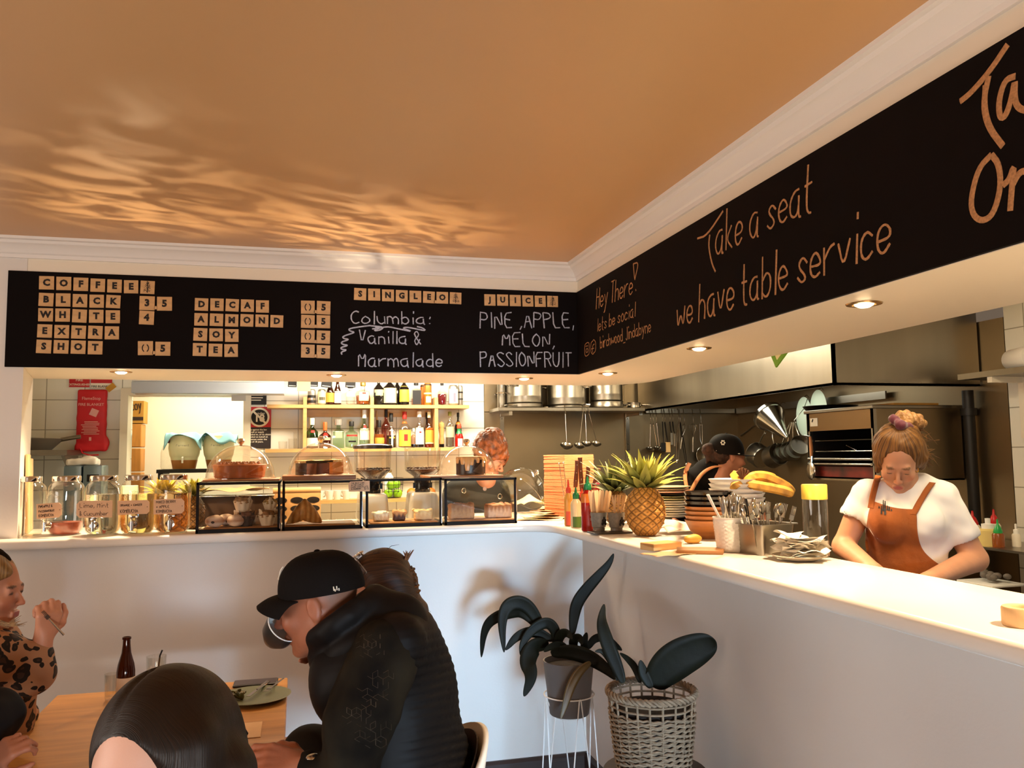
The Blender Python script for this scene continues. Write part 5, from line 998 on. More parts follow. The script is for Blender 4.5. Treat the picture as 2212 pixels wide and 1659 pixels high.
b.box((.02, -.032, fh*.62), (.05, .0006, .05), (0, .4, 0)).box((0, -.032, fh*.19), (.015, .0006, .025)); b.obj('instructions', M_PINKP, o, 0)
b = B().tube([(-fw*.35, -.02, .02), (-fw*.25, -.03, -.015), (0, -.03, -.032), (fw*.3, -.03, -.03)], .005, 8); b.obj('pull_tape', M_RED, o)
o, _, _ = panel('tag', 'ochre tag hanging askew on the corner of the fire blanket sign', 'tag', 229, 250, 831, 843, 2.16, mat('ochre', '#c8912c', .6), .002, -.7)
# under-18 sign and its neighbours on the door trim and wall
o, w1, h1 = panel('age_sign', 'red and black poster with a crossed-out 18 on the back wall', 'sign', 534, 586, 879, 969, 2.19, mat('poster_black', '#2a2120', .4)); B().box((0, -.002, h1*.255), (w1, .002, h1*.49)).obj('red_field', M_SIGN, o, 0)
b = B().lathe([(.058, 0), (.072, 0), (.072, .001), (.058, .001)], 40, (0, -.0035, h1*.25), (PI/2, 0, 0)); b.box((0, -.0052, h1*.25), (.014, .001, .13), (0, -PI/4, 0)); b.obj('ring_and_bar', W_, o, 0); B().lathe([(0, 0), (.058, 0)], 32, (0, -.0032, h1*.25), (PI/2, 0, 0)).obj('black_disc', M_BLK2, o, 0)
put(o, '18', .075, 0, h1*.22, W_, y=-.0045, off=.03); put(o, 'under', .028, .006, h1*.34, W_, y=-.0045)
for i, s in enumerate(('It is against the law', 'to sell or supply', 'alcohol to, or to obtain', 'alcohol on behalf of,', 'a person under the', 'age of 18 years.')): 
    b = B(); text(b, s, .017, Tm((-w1*.46, -.003, -h1*(.05+.058*i)), (PI/2, 0, 0)), 0, .012, 'LEFT'); b.obj('lettering', W_, o, 0)
o, w1, h1 = panel('notice', 'small black licence notice above the age poster', 'sign', 537, 576, 840, 874, 2.19, M_BLK2)
for i in range(3): B().box((-.01, -.003, .01-.018*i), (w1*(.75-.2*(i == 2)), .001, .006)).obj('print_line', W_, o, 0)
panel('note', 'plain grey paper note taped on the corner of the door frame', 'note', 500, 531, 850, 866, 2.11, mat('grey_note', '#cfc8bd', .7), .002)
for a_, lab in (((622, 641, 822, 836), 'small black card under the soffit, leftmost'), ((665, 687, 822, 835), 'black price card above the black and silver can'), ((694, 717, 822, 837), 'tilted black price card above the small brown bottle'), ((746, 768, 822, 837), 'black price card above the clear shaker bottle')):
    o, w1, h1 = panel('price_card', lab, 'card', *a_, 2.02, M_BLK2, .002, .12 if 'tilted' in lab else .04)
    B().box((0, -.002, -h1*.3), (w1*.8, .001, .004)).obj('white_line', W_, o, 0)
panel('kraft_note', 'kraft paper note hanging left of the drink cans', 'note', 642, 671, 818, 845, 1.98, M_KRAFT, .002)
# in the back room
ys = 3.35; o = thing('back_shelf', 'black shelf in the back room carrying the white fermenters', 'shelf', (-2.15, ys, 0)); B().box((0, 0, 1.575), (.9, .4, .03)).obj('shelf', M_BLACK, o, 0)
for x in (-.42, .42): B().box((x, 0, .78), (.04, .36, 1.56)).obj('leg', M_BLACK, o, 0)
M_FERM = mat('cream_plastic', '#efe9c4', .4, sss=.2); M_CLOTH = mat('blue_cloth', '#8fc3cf', .8); fm = None
for px, lab, cl in ((398, 'left white fermenting tub draped with a blue cloth', 'blue cloth draped over the left fermenting tub'), (472, 'right white fermenting tub behind the tart dome', 'pale blue cloth draped over the right fermenting tub')):
    p = on('y', px, 1008, ys)
    if fm is None:
        o = fm = thing('fermenter', lab, 'fermenter', (p.x, ys, 1.591), 0, 'white fermenting tubs'); b = B().lathe([(0, .075), (.108, .075), (.112, .10)]+[(.116+.014*math.sin(PI*t/10)-(.002 if t % 3 == 0 else 0), .10+.017*t) for t in range(11)]+[(.115, .28), (.10, .29), (0, .292)], 36); b.obj('tub', M_FERM, o)
        B().lathe([(0, .001), (.092, .001), (.108, .075), (0, .075)], 36).obj('dark_base', mat('amber_base', '#b9783a', .3), o); B().tube([(0, -.112, .10), (0, -.135, .09), (0, -.135, .05)], .008, 8).obj('tap', W_, o)
        b = B(); write(b, 'Ferment', (-.05, -.133, .19), (.05, -.133, .19), .018, (0, -1, 0), .001); b.obj('print', mat('grey_print', '#7c7a68', .6), o)
    else: o = dup(fm, (p.x, ys, 1.591), None, lab)
    b = B().grid(lambda u, v: ((u-.5)*.30, (v-.5)*.28, .30+.010*math.sin(9*u+4*v)-.10*max(0, abs(u-.5)*2-.66)*(1+.9*math.sin(5*v+px))-.16*max(0, abs(v-.5)*2-.70)*(1.0+.95*math.sin(5.5*u+px*1.3+3*v))), 28, 26); q = tag(b.obj('cloth', M_CLOTH), cl, 'cloth', 'blue cloths over the fermenters'); q.location = (p.x, ys, 1.593); q.modifiers.new('thickness', 'SOLIDIFY').thickness = .003
p = on('y', 356, 1010, 3.2); o = thing('swing_bottle', 'clear swing-top bottle with a dark red cap beside the left fermenter', 'bottle', (p.x, 3.3, 1.591)); B().lathe([(0, .002), (.045, .002), (.05, .02), (.05, .14), (.03, .20), (.016, .23), (.016, .26)], 24).obj('body', G_CLEAR, o); B().lathe([(.02, .22), (.022, .27), (0, .28)], 16).obj('cap', mat('maroon', '#7c2436', .5), o)
a, c = on('y', 262, 914, 3.5), on('y', 311, 866, 3.5); o = thing('carton', 'brown cardboard carton on top of the crates in the back room', 'carton', (a.x/2+c.x/2, 3.6, a.z)); wd, h = c.x-a.x, c.z-a.z; B().box((0, 0, h/2), (wd, .2, h)).obj('box', mat('cardboard', '#b9812f', .7, var=.1, vs=5), o, 0); b = B(); write(b, 'coy', (-wd*.05, -.102, h*.55), (wd*.4, -.102, h*.6), .10, (0, -1, 0), .005); b.box((.02, -.101, h*.2), (wd*.75, .001, h*.16)); b.obj('print', M_DKWOOD, o)
M_CRATE = mat('crate_wood', '#cf8a3c', .6, var=.25, vs=5, stretch=(6, 6, 1)); o = thing('crate_stack', 'tall narrow stack of orange wooden crates under the carton', 'crates', (a.x/2+c.x/2-.05, 3.6, 0))
for i in range(9): B().box((0, 0, a.z-(i+.5)*.21-.002), (.25, .2, .2), bev=.006, seg=1).obj('crate', M_CRATE, o, 0)
o = thing('coat', 'black coat or bag hanging inside the doorway', 'coat', (-2.775, 2.6, 1.40)); sdf([('c', (0, 0, .37), (0, 0, .02), .04, .07), ('e', (0, 0, .2), (.06, .1, .2))], .012, .04).obj('coat', M_BLACK, o)
o = tag(B().lathe([(0, 0), (.05, 0), (.042, .11), (.040, .112), (0, .112)], 28).obj('paper_cup', mat('mint_card', '#b5d4b4', .6)), 'mint green paper cup upside down behind the fourth dispenser', 'cup'); p = on('y', 280, 1040, .48); o.location = (p.x, .48, CT+.0)
o.scale = (1, 1, 1); B().box((0, 0, .05), (.12, .09, .10), bev=.004).obj('black_box', M_BLACK); q = bpy.data.objects['black_box']; tag(q, 'black box under the mint paper cup', 'box'); q.location = (p.x, .48, CT+.001); o.location.z = CT+.102
# shelf with pan, boiler and tap at the far left
o = thing('wall_shelf', 'steel wall shelf at the far left under the pan', 'shelf', (-3.2, 1.98, 0)); zq = on('y', 100, 978, 1.8).z; B().box((0, 0, zq), (.52, .4, .035)).obj('board', M_STEEL, o, 0); [B().add([(x, .18, zq-.02), (x, -.18, zq-.02), (x, .18, zq-.22), (x+.02, .18, zq-.02), (x+.02, -.18, zq-.02), (x+.02, .18, zq-.22)], [(0, 1, 2), (3, 5, 4), (0, 3, 4, 1), (1, 4, 5, 2), (0, 2, 5, 3)]).obj('bracket', M_STEEL, o, 0) for x in (-.2, .22)]
o = thing('wok', 'grey shallow pan with a lid on the far left shelf', 'pan', (-3.20, 1.95, zq+.018)); B().lathe([(0, .0), (.12, 0), (.19, .07), (.195, .075), (.19, .078), (0, .085)], 36).obj('pan', mat('dull_pan', '#7d756a', .5, .5), o); B().tube([(.18, 0, .07), (.26, 0, .085), (.30, 0, .09)], .014, 10).obj('handle', M_STEEL, o)
o = thing('water_boiler', 'two-part steel water boiler with a small black display', 'boiler', (-2.80, 1.7, .92)); B().box((-.06, 0, .36), (.105, .2, .72), bev=.008).obj('tank', mat('blue_steel', '#8aa0ae', .25, .8), o); B().box((.055, 0, .36), (.11, .2, .72), bev=.008).obj('control_box', mat('blue_steel', '#8aa0ae', .25, .8), o); B().box((.06, -.102, .64), (.07, .004, .045)).obj('display', M_BLK2, o, 0)
o2 = thing('sink_bench', 'low steel bench under the water boiler', 'bench', (-3.1, 1.85, 0)); B().box((0, 0, .9), (1.0, .6, .04)).obj('worktop', M_STEEL, o2, 0); B().box((0, 0, .44), (.95, .55, .88)).obj('cabinet', M_STEELW, o2, 0)
o = tag(sdf([('b', (0, 0, .02), (.09, .07, .02), None, .01), ('e', (.03, 0, .045), (.05, .05, .015))], .006, .01, lambda V: wob(V, 60, 2)*.004).obj('folded_cloth', M_WHTL), 'folded white cloth on top of the water boiler', 'cloth'); o.location = (-2.82, 1.7, 1.642)
o = thing('spray_tap', 'curved chrome tap hose beside the water boiler', 'tap', (-2.66, 1.95, .92)); B().tube([(.02, .0, 0), (.02, 0, .45), (.0, 0, .56), (-.05, 0, .60), (-.10, .05, .60)], .012, 10).obj('hose', M_STEELP, o); B().cyl((-.09, .04, .6), (-.13, .1, .6), .017).obj('wall_joint', M_STEELP, o)
for i, (y, h, lab) in enumerate(((.29, .38, 'front wooden chopping board leaning in the left end of the opening'), (.45, .36, 'rear wooden chopping board leaning in the left end of the opening'))):
    o = tag(B().box((0, 0, h/2), (.016, .125, h), bev=.006).obj('chopping_board', mat('beech', '#e2bd88', .5, var=.2, vs=4, stretch=(4, 4, .6))), lab, 'chopping board'); o.location = (-2.70-.205*y+.022, y, CT+.001); o.rotation_euler = (0, -.03, .205)
# ---------------------------------------------------------------- kitchen: pot shelf, hanging tools, oven
o = thing('pot_shelf', 'stainless wall shelf carrying the stock pots', 'shelf', (.60, 2.03, 2.022)); B().box((0, 0, 0), (1.2, .32, .028), bev=.003, seg=1).obj('board', M_STEEL, o, 0)
for x in (-.50, .57):
    B().box((x, .15, -.17), (.032, .02, .30)).box((x, .0, -.03), (.026, .28, .03)).obj('bracket', M_STEELP, o, 0)
    b = B(); [b.ell((x, .138, z), (.004, .003, .004)) for z in (-.06, -.27)]; b.obj('screw', M_BLACK, o)
ZP = 2.037
def pot(px, wpx, z, h, lab, y=2.03, lid=False, ha=0, name='stock_pot', grp='stock pots on the steel shelf', rz=0):
    p = on('y', px, 870, y); r = wpx*(p-CAM).dot(_f)/FPX/2; o = thing(name, lab, 'pot', (p.x, y, z), rz, grp)
    B().lathe([(0, .002), (r*.96, .002), (r, .008), (r, h*.2), (r*1.006, h*.22), (r, h*.24), (r, h-.004), (r*1.03, h), (r*.98, h), (r*.97, .01), (0, .008)], 44).obj('body', M_STEEL, o)
    for s in (-1, 1):
        a = ha+(PI if s < 0 else 0); c, q = math.cos(a), math.sin(a); T = lambda u, v, w: (c*u-q*v, q*u+c*v, w)
        B().tube([T(r*.99, -.045, h*.55), T(r+.03, -.045, h*.57), T(r+.045, 0, h*.57), T(r+.03, .045, h*.57), T(r*.99, .045, h*.55)], .006, 8).obj('handle', M_STEELP, o)
    return o
pot(1084, 20, ZP, .21, 'narrow dark pot at the left end of the pot shelf', ha=PI/2, y=2.09, grp='pots')
pot(1133, 78, ZP, .035, 'shallow pan under the left stock pot', ha=-2.6, name='shallow_pan', grp='pans under the stock pots'); pot(1133, 78, ZP+.036, .25, 'left stock pot on the steel wall shelf', ha=-2.5)
pot(1224, 78, ZP, .02, 'shallow pan under the middle stock pot', ha=-.5, name='shallow_pan', grp='pans under the stock pots'); pot(1224, 84, ZP+.021, .26, 'middle stock pot on the steel wall shelf', ha=-.55, y=2.02)
pot(1309, 74, ZP, .055, 'wide pan under the right stock pot', ha=-.2, name='shallow_pan', grp='pans under the stock pots'); pot(1309, 72, ZP+.056, .25, 'right stock pot on the steel wall shelf', ha=-.15)
pot(1369, 28, ZP, .05, 'small saucepan at the right end of the pot shelf', ha=0, name='saucepan', grp='pans')
# rails
o = thing('hanging_rail', 'flat steel rail along the kitchen corner with hooks', 'rail', (1.75, 2.155, 2.026)); B().box((-.0, 0, 0), (.84, .012, .036)).obj('back_bar', M_STEEL, o, 0); B().box((.41, -.95, .0), (.012, 1.86, .05)).obj('side_bar', M_STEEL, o, 0)
def hung(name, lab, cat, px, top, build, ax='y', v=2.135, grp=None, hook=True, rail=2.012, hx_=None):
    p = on(ax, px, top, v); o = thing(name, lab, cat, p, 0, grp); o.location = p
    if hook:
        zr = (rail+.03-p.z); b = B(); q = Vector((0, .02 if ax == 'y' else 0, zr)) if ax == 'y' else Vector((.13, 0, zr)); m = q*.5
        b.tube([q+Vector((0, .004, -.012)), q+Vector((0, 0, .004)), q*.97+Vector((0, -.012, -.004)), q*.5+Vector((0, -.012, 0)), Vector((0, -.01, .012)), Vector((0, 0, -.008)), Vector((0, .008, 0))] if ax == 'y' else [q, q+Vector((-.02, 0, .006)), q*.6, Vector((-.005, 0, .012)), Vector((0, 0, -.008)), Vector((.008, 0, 0))], .0028, 8); b.obj('hook', M_STEELP, o)
    build(o, lambda x, y, dd=0: on(ax, x, y, v+dd)-p); return o
def ladle(bx, by, r, tilt=0, m=None):
    def f(o, L):
        e = L(bx, by-6); B().tube([(0, 0, .004), e*.5, e], [.0045, .004, .0035], 8, flat=.6).obj('handle', M_STEELP, o)
        c = L(bx, by); B().lathe([(0, -r*.55), (r*.5, -r*.48), (r*.85, -r*.2), (r, .0), (r*.96, .0), (r*.8, -r*.18), (0, -r*.48)], 24, c, (.5, tilt, 0)).obj('bowl', m or M_STEELP, o)
    return f
hk = dict(v=1.858, rail=2.02)
for px, top, bx, by, r, lab in ((1221, 893, 1224, 962, .050, 'leftmost ladle hanging under the pot shelf'), (1259, 893, 1252, 962, .044, 'dark ladle, second under the pot shelf'), (1264, 893, 1267, 958, .040, 'third ladle hanging under the pot shelf'), (1272, 893, 1288, 958, .040, 'rightmost slanted ladle hanging under the pot shelf')):
    hung('ladle', lab, 'ladle', px, top, ladle(bx, by, r), grp='ladles under the pot shelf', **hk)
def tong(bx, by, w_=.012, m=None):
    def f(o, L):
        e = L(bx, by); m_ = m or M_STEELP
        for s in (-1, 1): B().tube([(s*.003, 0, 0), e*.6+Vector((s*w_, 0, 0)), e+Vector((s*w_*.6, 0, 0))], [.006, .006, .005], 8, flat=.4).obj('arm', m_, o)
        B().ell(e, (.012, .008, .022)).obj('tip', M_STEELP, o)
    return f
def turner(bx, by, wd, h, hm, bm):
    def f(o, L):
        e = L(bx, by); B().tube([(0, 0, 0), e*.5, e+Vector((0, 0, h*.5))], [.009, .008, .005], 8, flat=.6).obj('handle', hm, o); B().box(e, (wd, .006, h), bev=.002, seg=1).obj('blade', bm, o, 0)
    return f
def whisk(m0, m1, s=1):
    def f(o, L):
        e = L(*m0); q = L(*m1)
        b = B()
        for k in range(5):
            a = k*PI/5; d = Vector((math.cos(a), math.sin(a)*.9, 0)); b.tube([e, e*.45+d*.028*s, e*.15+d*.033*s, Vector((0, 0, .002)), e*.15-d*.033*s, e*.45-d*.028*s, e], .0012*s, 6)
        b.obj('wires', M_STEELP, o); B().tube([e, e.lerp(q, .2), q], [.006, .009, .008], 10).obj('handle', M_STEELP, o)
    return f
G_ = 'tools hanging on the corner rail'
hung('ladle', 'steel ladle hanging leftmost on the corner rail', 'ladle', 1405, 915, ladle(1404, 970, .036), grp=G_); hung('serving_spoon', 'steel serving spoon crossing the leftmost ladle on the rail', 'spoon', 1411, 916, ladle(1419, 968, .030), grp=G_)
hung('ladle', 'steel ladle with dark handle, third on the corner rail', 'ladle', 1418, 913, ladle(1424, 970, .034), grp=G_); hung('turner', 'long black turner hanging behind the wooden spatula', 'spatula', 1431, 911, turner(1434, 966, .05, .075, M_BLACK, M_BLACK), grp=G_)
hung('wooden_spatula', 'short wooden spatula with dark handle on the corner rail', 'spatula', 1436, 912, turner(1443, 966, .045, .085, M_BLACK, mat('pale_wood', '#dcb274', .5)), grp=G_)
hung('turner', 'black turner with white blade beside the wooden spatula', 'spatula', 1447, 911, turner(1451, 948, .02, .10, M_BLACK, M_SIL), grp=G_); hung('palette_knife', 'palette knife with steel blade on the corner rail', 'knife', 1453, 911, turner(1458, 950, .018, .11, M_BLACK, M_STEELP), grp=G_)
hung('tongs', 'long bright tongs hanging in front on the corner rail', 'tongs', 1466, 911, tong(1463, 997), v=2.10, grp=G_); hung('tongs', 'long dark tongs slanting behind the bright tongs', 'tongs', 1469, 912, tong(1483, 1004, .008, M_BLACK), grp=G_)
hung('whisk', 'small wire whisk half hidden behind the dark tongs', 'whisk', 1478, 916, whisk((1473, 945), (1470, 970), .8), grp=G_); hung('whisk', 'balloon whisk hanging head up right of the tongs', 'whisk', 1497, 915, whisk((1497, 944), (1497, 976)), grp=G_)
def skim(o, L):
    for s in (-1, 1): B().tube([(s*.012, 0, 0), L(1515, 950)+Vector((s*.01, 0, 0)), L(1516, 960)], .003, 8).obj('handle', M_STEELP, o)
    c = L(1519, 983); n = 28; B().tube([c+Vector((.062*math.cos(a), 0, .072*math.sin(a))) for a in np.linspace(0, 2*PI, n+1)[:-1]], .003, 8, closed=True).obj('rim', M_STEELP, o)
    B().lathe([(0, .02), (.03, .016), (.06, 0)], 28, c, (-PI/2, 0, 0)).obj('mesh_bowl', M_STEELW, o)
hung('skimmer', 'round wire skimmer hanging beside the head of the man in the cap', 'skimmer', 1514, 916, skim, grp=G_)
# right wall hangings
RV = dict(ax='x', v=2.06)
def chinois(o, L):
    c = L(1661, 898); tip = L(1700, 946); ax_ = (tip-c).normalized(); M = Vector((0, 0, 1)).rotation_difference(ax_).to_euler(); D = (tip-c).length
    B().lathe([(.115, -.012), (.12, -.008), (.12, .02), (.112, .022), (.108, .03), (.01, D), (0, D), (.008, D-.01), (.104, .03), (.108, -.01)], 40, c, M).obj('cone', M_STEELP, o)
    h0 = L(1634, 917); h1 = L(1602, 941); B().tube([h0, h0.lerp(h1, .5), h1], [.010, .012, .016], 10, flat=.5).obj('handle', M_STEELP, o)
hung('conical_strainer', 'large conical strainer hanging on the right wall rail', 'strainer', 1664, 878, chinois, ax='x', v=2.0)
def saucepan(cx, cy, r, h, ax_dir, hx0, hm=None):
    def f(o, L):
        c = L(cx, cy); d = Vector(ax_dir).normalized(); M = Vector((0, 0, 1)).rotation_difference(d).to_euler()
        B().lathe([(0, -h/2), (r*.93, -h/2), (r, -h/2+.012), (r, h/2), (r*1.03, h/2+.002), (r*.97, h/2), (r*.96, -h/2+.012), (0, -h/2+.006)], 36, c, M).obj('pan', M_STEEL, o)
        e = c+Vector((0, 0, r)); B().tube([Vector((0, 0, 0)), e*.4+Vector((-.005, 0, 0)), e, c+d*(h*.3)+Vector((0, 0, r*.98))], [.008, .007, .006, .008], 10, flat=.5).obj('handle', M_STEELP, o)
    return f
hung('saucepan', 'straight steel saucepan hanging leftmost on the right wall', 'saucepan', 1652, 935, saucepan(1640, 984, .088, .115, (0, .9, .35), 0), grp='pans on the right wall', **RV)
hung('saucepan', 'stained saucepan hanging second on the right wall', 'saucepan', 1668, 935, saucepan(1673, 985, .085, .11, (.1, -.8, .25), 0), grp='pans on the right wall', **RV)
for i, (x, y, r, lab) in enumerate(((1690, 978, .062, 'small saucepan, deepest of the nested four'), (1702, 976, .064, 'small saucepan, second of the nested four'), (1714, 974, .066, 'small saucepan, third of the nested four'), (1727, 964, .070, 'small bright saucepan in front of the nested four'))):
    hung('saucepan', lab, 'saucepan', 1708+3*i, 912, saucepan(x, y, r, .07, (-.25, -.85, .35), 0), grp='pans on the right wall', hook=i == 3, ax='x', v=2.06-.03*i)
M_BOARDG = mat('pale_green_plastic', '#cfe3d2', .35, sss=.15)
for i, (cx, cy, lab) in enumerate(((1737, 900, 'left pale green oval lid hanging on the right wall rail'), (1768, 886, 'right pale green oval lid, half behind the oven trays'))):
    c = on('x', cx, cy, 2.12-.03*i); o = thing('oval_lid', lab, 'lid', c, 0, 'pale green lids'); B().lathe([(0, .012), (.5, .01), (.85, .004), (1, 0), (.98, -.003), (.8, .0), (0, .006)], 40, (0, 0, 0), (0, -PI/2, 0), sx=.145, sy=.10).obj('lid', M_BOARDG, o)
    for k, vv in enumerate(o.children[0].data.vertices): vv.co.x *= 1
    B().tube([(0, 0, .14), (.03, 0, .16), (.05, 0, .14)], .003, 8).obj('hook', M_STEELP, o)
# oven on the right wall
X0, Y0, Y1, Z0, Z1 = 1.60, -.31, .31, 1.50, 1.905
M_OVEND = mat('oven_inside', '#140a07', .6); o = thing('grill_oven', 'wall mounted steel grill oven with open dark front behind the woman', 'oven', (X0, Y0, Z0)); D, Wd, H = 2.18-X0, Y1-Y0, Z1-Z0
B().box((D/2, .006, H/2), (D, .012, H)).obj('side_panel', M_STEELW, o, 0); B().box((D/2, Wd-.006, H/2), (D, .012, H)).obj('side_panel', M_STEELW, o, 0)
B().box((D/2, Wd/2, H+.008), (D+.03, Wd+.02, .02), bev=.003, seg=1).obj('top_shelf', M_STEEL, o, 0); B().box((D/2, Wd/2, .005), (D, Wd, .01)).obj('base', M_STEELW, o, 0); B().box((D-.01, Wd/2, H/2), (.01, Wd-.03, H-.02)).obj('back_panel', M_OVEND, o, 0)
b = B().box((D/2, .02, H/2), (D-.03, .006, H-.03)).box((D/2, Wd-.02, H/2), (D-.03, .006, H-.03)).box((D/2, Wd/2, .03), (D-.03, Wd-.04, .004)); b.obj('lining', M_OVEND, o, 0)
B().box((.008, Wd/2, H-.055), (.016, Wd, .11)).obj('fascia', mat('bronze_steel', '#8a6f4e', .3, .9), o, 0); B().box((.01, Wd-.012, H/2), (.02, .03, H)).obj('front_post', M_STEEL, o, 0); B().box((.01, .012, H/2), (.02, .025, H)).obj('front_post', M_STEEL, o, 0)
B().box((-.001, Wd-.075, H-.055), (.004, .075, .05)).obj('dial_plate', W_, o, 0); B().box((-.004, Wd-.065, H-.045), (.003, .008, .02), (.5, 0, 0)).obj('dial_pointer', M_BLK2, o, 0)
for z in (.235, .17): 
    b = B().tube([(.03, .02, z), (.03, Wd-.03, z)], .004, 8)
    for k in range(1, 12): b.tube([(.03, Wd*k/12, z), (D-.03, Wd*k/12, z)], .002, 6)
    b.obj('rack', M_STEELP, o)
b = B()
for z in (.095, .125): b.tube([(-.02, .01, z), (-.02, Wd-.03, z)], .008, 10)
b.obj('door_bar', M_STEELP, o); B().box((.012, Wd/2, .05), (.012, Wd-.04, .06)).obj('hot_panel', mat('red_heat', '#7a1a0c', .35, col2='#1c0805', vs=7), o, 0)
b = B()
for i in range(9): b.tube([(.05, Wd*.35+i*.012, .16+.004*i), (.2, Wd*.55+i*.008, .162)], .0018, 6)
q = tag(b.obj('skewer_bundle', M_STEELP), 'thin steel skewers lying in the oven rack', 'skewers'); q.location = o.location+Vector((0, 0, .012))
for i, (x, y, sx, sy, lab) in enumerate(((.3, .26, .42, .36, 'lower dark oven tray on top of the oven'), (.3, .26, .42, .36, 'middle dark oven tray on top of the oven'), (.3, .25, .42, .36, 'upper dark oven tray on top of the oven'))):
    q = tag(tub(sx-.03, sx, sy-.03, sy, .022, .003, .006).obj('oven_tray', M_BLACK, None, 30) if False else (lambda bb: (globals().__setitem__('b', B()), tub(sx-.03, sx, sy-.03, sy, .022, .003, .006), globals()['b'].obj('oven_tray', mat('black_steel', '#1a1412', .3, .6), None, 30))[2])(0), lab, 'tray', 'oven trays on the oven'); q.location = (X0+x, Y0+y-.06, Z1+.034+.008*i)
q = tag(B().lathe([(0, 0), (.14, 0), (.165, .03), (.168, .03), (.142, -.003), (0, -.003)], 36).obj('black_pan', mat('black_steel', '#1a1412', .3, .6)), 'wide black pan at the far end of the oven top', 'pan'); q.location = (X0+.2, Y1+.04, Z1+.022)
q = tag(B().box((0, 0, .006), (.30, .36, .012)).obj('kraft_board', mat('golden_board', '#c08a3c', .6, var=.3, vs=8), None, 0), 'thin golden board at the near end of the oven top', 'board'); q.location = (X0+.30, Y0+.20, Z1+.0195)
# ladle with wooden grip on the oven corner
c = on('x', 1752, 950, X0-.03); o = thing('wide_spoon', 'wide serving spoon with wooden grip hanging on the oven corner', 'spoon', c); L = lambda x, y: on('x', x, y, X0-.03)-c
B().tube([L(1750, 943), L(1752, 965), L(1753, 985)], [.008, .011, .008], 10).obj('grip', M_KRIB if 'M_KRIB' in globals() else mat('tan_grip', '#a8693a', .5), o); B().tube([L(1753, 985), L(1753, 1002)], [.008, .006], 8).obj('shaft', M_STEELP, o); q = L(1752, 1017); B().ell(q, (.012, .045, .056)).obj('bowl', M_STEELP, o); B().tube([L(1750, 943), L(1744, 942), L(1737, 941)], .0035, 8).obj('hook', M_STEELP, o)
o = thing('black_pipe', 'black vertical pipe between the oven and the tiles', 'pipe', (2.15, -.40, .0)); B().cyl((0, 0, .93), (0, 0, 2.0), .03).obj('pipe', M_BLACK, o); B().cyl((0, 0, 1.86), (0, 0, 1.9), .042).obj('collar', M_BLACK, o)
# right wall shelf with paper roll
o = thing('wall_shelf', 'steel wall shelf at the right edge with a white paper roll', 'shelf', (2.07, -1.2, 2.057)); B().box((0, 0, 0), (.24, 1.3, .03)).obj('board', M_STEEL, o, 0)
for y in (.45, .1): B().box((.1, y, -.17), (.03, .035, .32)).box((0, y, -.03), (.22, .03, .03)).obj('bracket', W_, o, 0)
o = thing('paper_roll', 'white paper towel roll lying on the right wall shelf', 'paper roll', (2.06, -.86, 2.127)); B().lathe([(.022, -.10), (.054, -.10), (.055, -.098), (.055, .098), (.054, .10), (.022, .10)], 36, rot=(PI/2, 0, -.35)).obj('paper', mat('paper_white', '#f4f1ea', .8), o); B().lathe([(.022, -.10), (.022, .10), (.019, .10), (.019, -.10), (.022, -.10)], 24, rot=(PI/2, 0, -.35)).obj('core', mat('grey_core', '#9b968e', .7), o)
# raised shelf and tubs on the right bench
o = thing('bench_shelf', 'raised steel shelf on the right bench carrying squeeze bottles', 'shelf', (1.98, -.85, .921)); B().box((0, 0, .265), (.36, .9, .012)).obj('board', M_STEEL, o, 0)
for y in (-.43, .43): B().box((.0, y, .13), (.34, .01, .26)).obj('upright', M_STEELW, o, 0)
ZK = 1.1925
def kp_(px, py, z): p = on('z', px, py, z); return p
M_TUB = mat('frosted_plastic', '#cfc8ba', .35, trans=.35); M_CRMB = mat('pale_dressing', '#dfc77e', .3); M_RCAP = mat('scarlet_cap', '#c01818', .3); M_GCAP = mat('kelly_cap', '#1e9a48', .3)
def squeeze(px, z, r, h, bm, cm, lab, y=None, dome=True):
    p = on('x', px, 1170, 1.86); q = Vector((1.86, p.y, z)) if y is None else Vector((y, on('x', px, 1170, y).y, z)); o = thing('squeeze_bottle', lab, 'squeeze bottle', q, 0, 'squeeze bottles on the right bench'); B().lathe([(0, 0), (r, .0), (r, h*.8), (r*.8, h*.9), (0, h*.9)], 24).obj('body', bm, o)
    B().lathe([(r*.72, h*.88), (r*.75, h), (r*.45, h+.025), (r*.2, h+.035), (r*.14, h+.06), (0, h+.062)] if dome else [(r*.6, h*.88), (r*.6, h+.012), (r*.25, h+.016), (r*.25, h+.04), (0, h+.042)], 20).obj('nozzle', cm, o)
squeeze(2104, ZK, .035, .10, W_, M_RCAP, 'white squeeze bottle with red nozzle beside the woman', 1.92); squeeze(2136, ZK, .05, .095, M_CRMB, M_WHITE, 'wide cream squeeze bottle with white nozzle on the raised shelf', None, False)
squeeze(2150, ZK, .03, .11, W_, M_RCAP, 'squeeze bottle with red nozzle behind the green one', 1.99); squeeze(2157, ZK, .028, .075, mat('amber_honey', '#a85a24', .2, trans=.4), M_GCAP, 'amber squeeze bottle with green nozzle on the raised shelf')
squeeze(2196, ZK, .02, .07, W_, M_WHITE, 'small white bottle at the tile edge', 1.95, False)
def plastic_tub(lab, px, py, x, wx, wy, h, m, z=None, lid=None, rz=0):
    p = on('x', px, py, x); o = thing('plastic_tub', lab, 'tub', (x, p.y, z if z is not None else p.z), rz, 'plastic tubs on the right bench'); globals()['b'] = B(); tub(wx*.86, wx, wy*.86, wy, h, .003, .008); globals()['b'].obj('tub', m, o, 35)
    if lid: globals()['b'] = B(); B().box((0, 0, h+.006), (wx+.02, wy+.02, .012), bev=.004).obj('lid', lid, o)
    return o
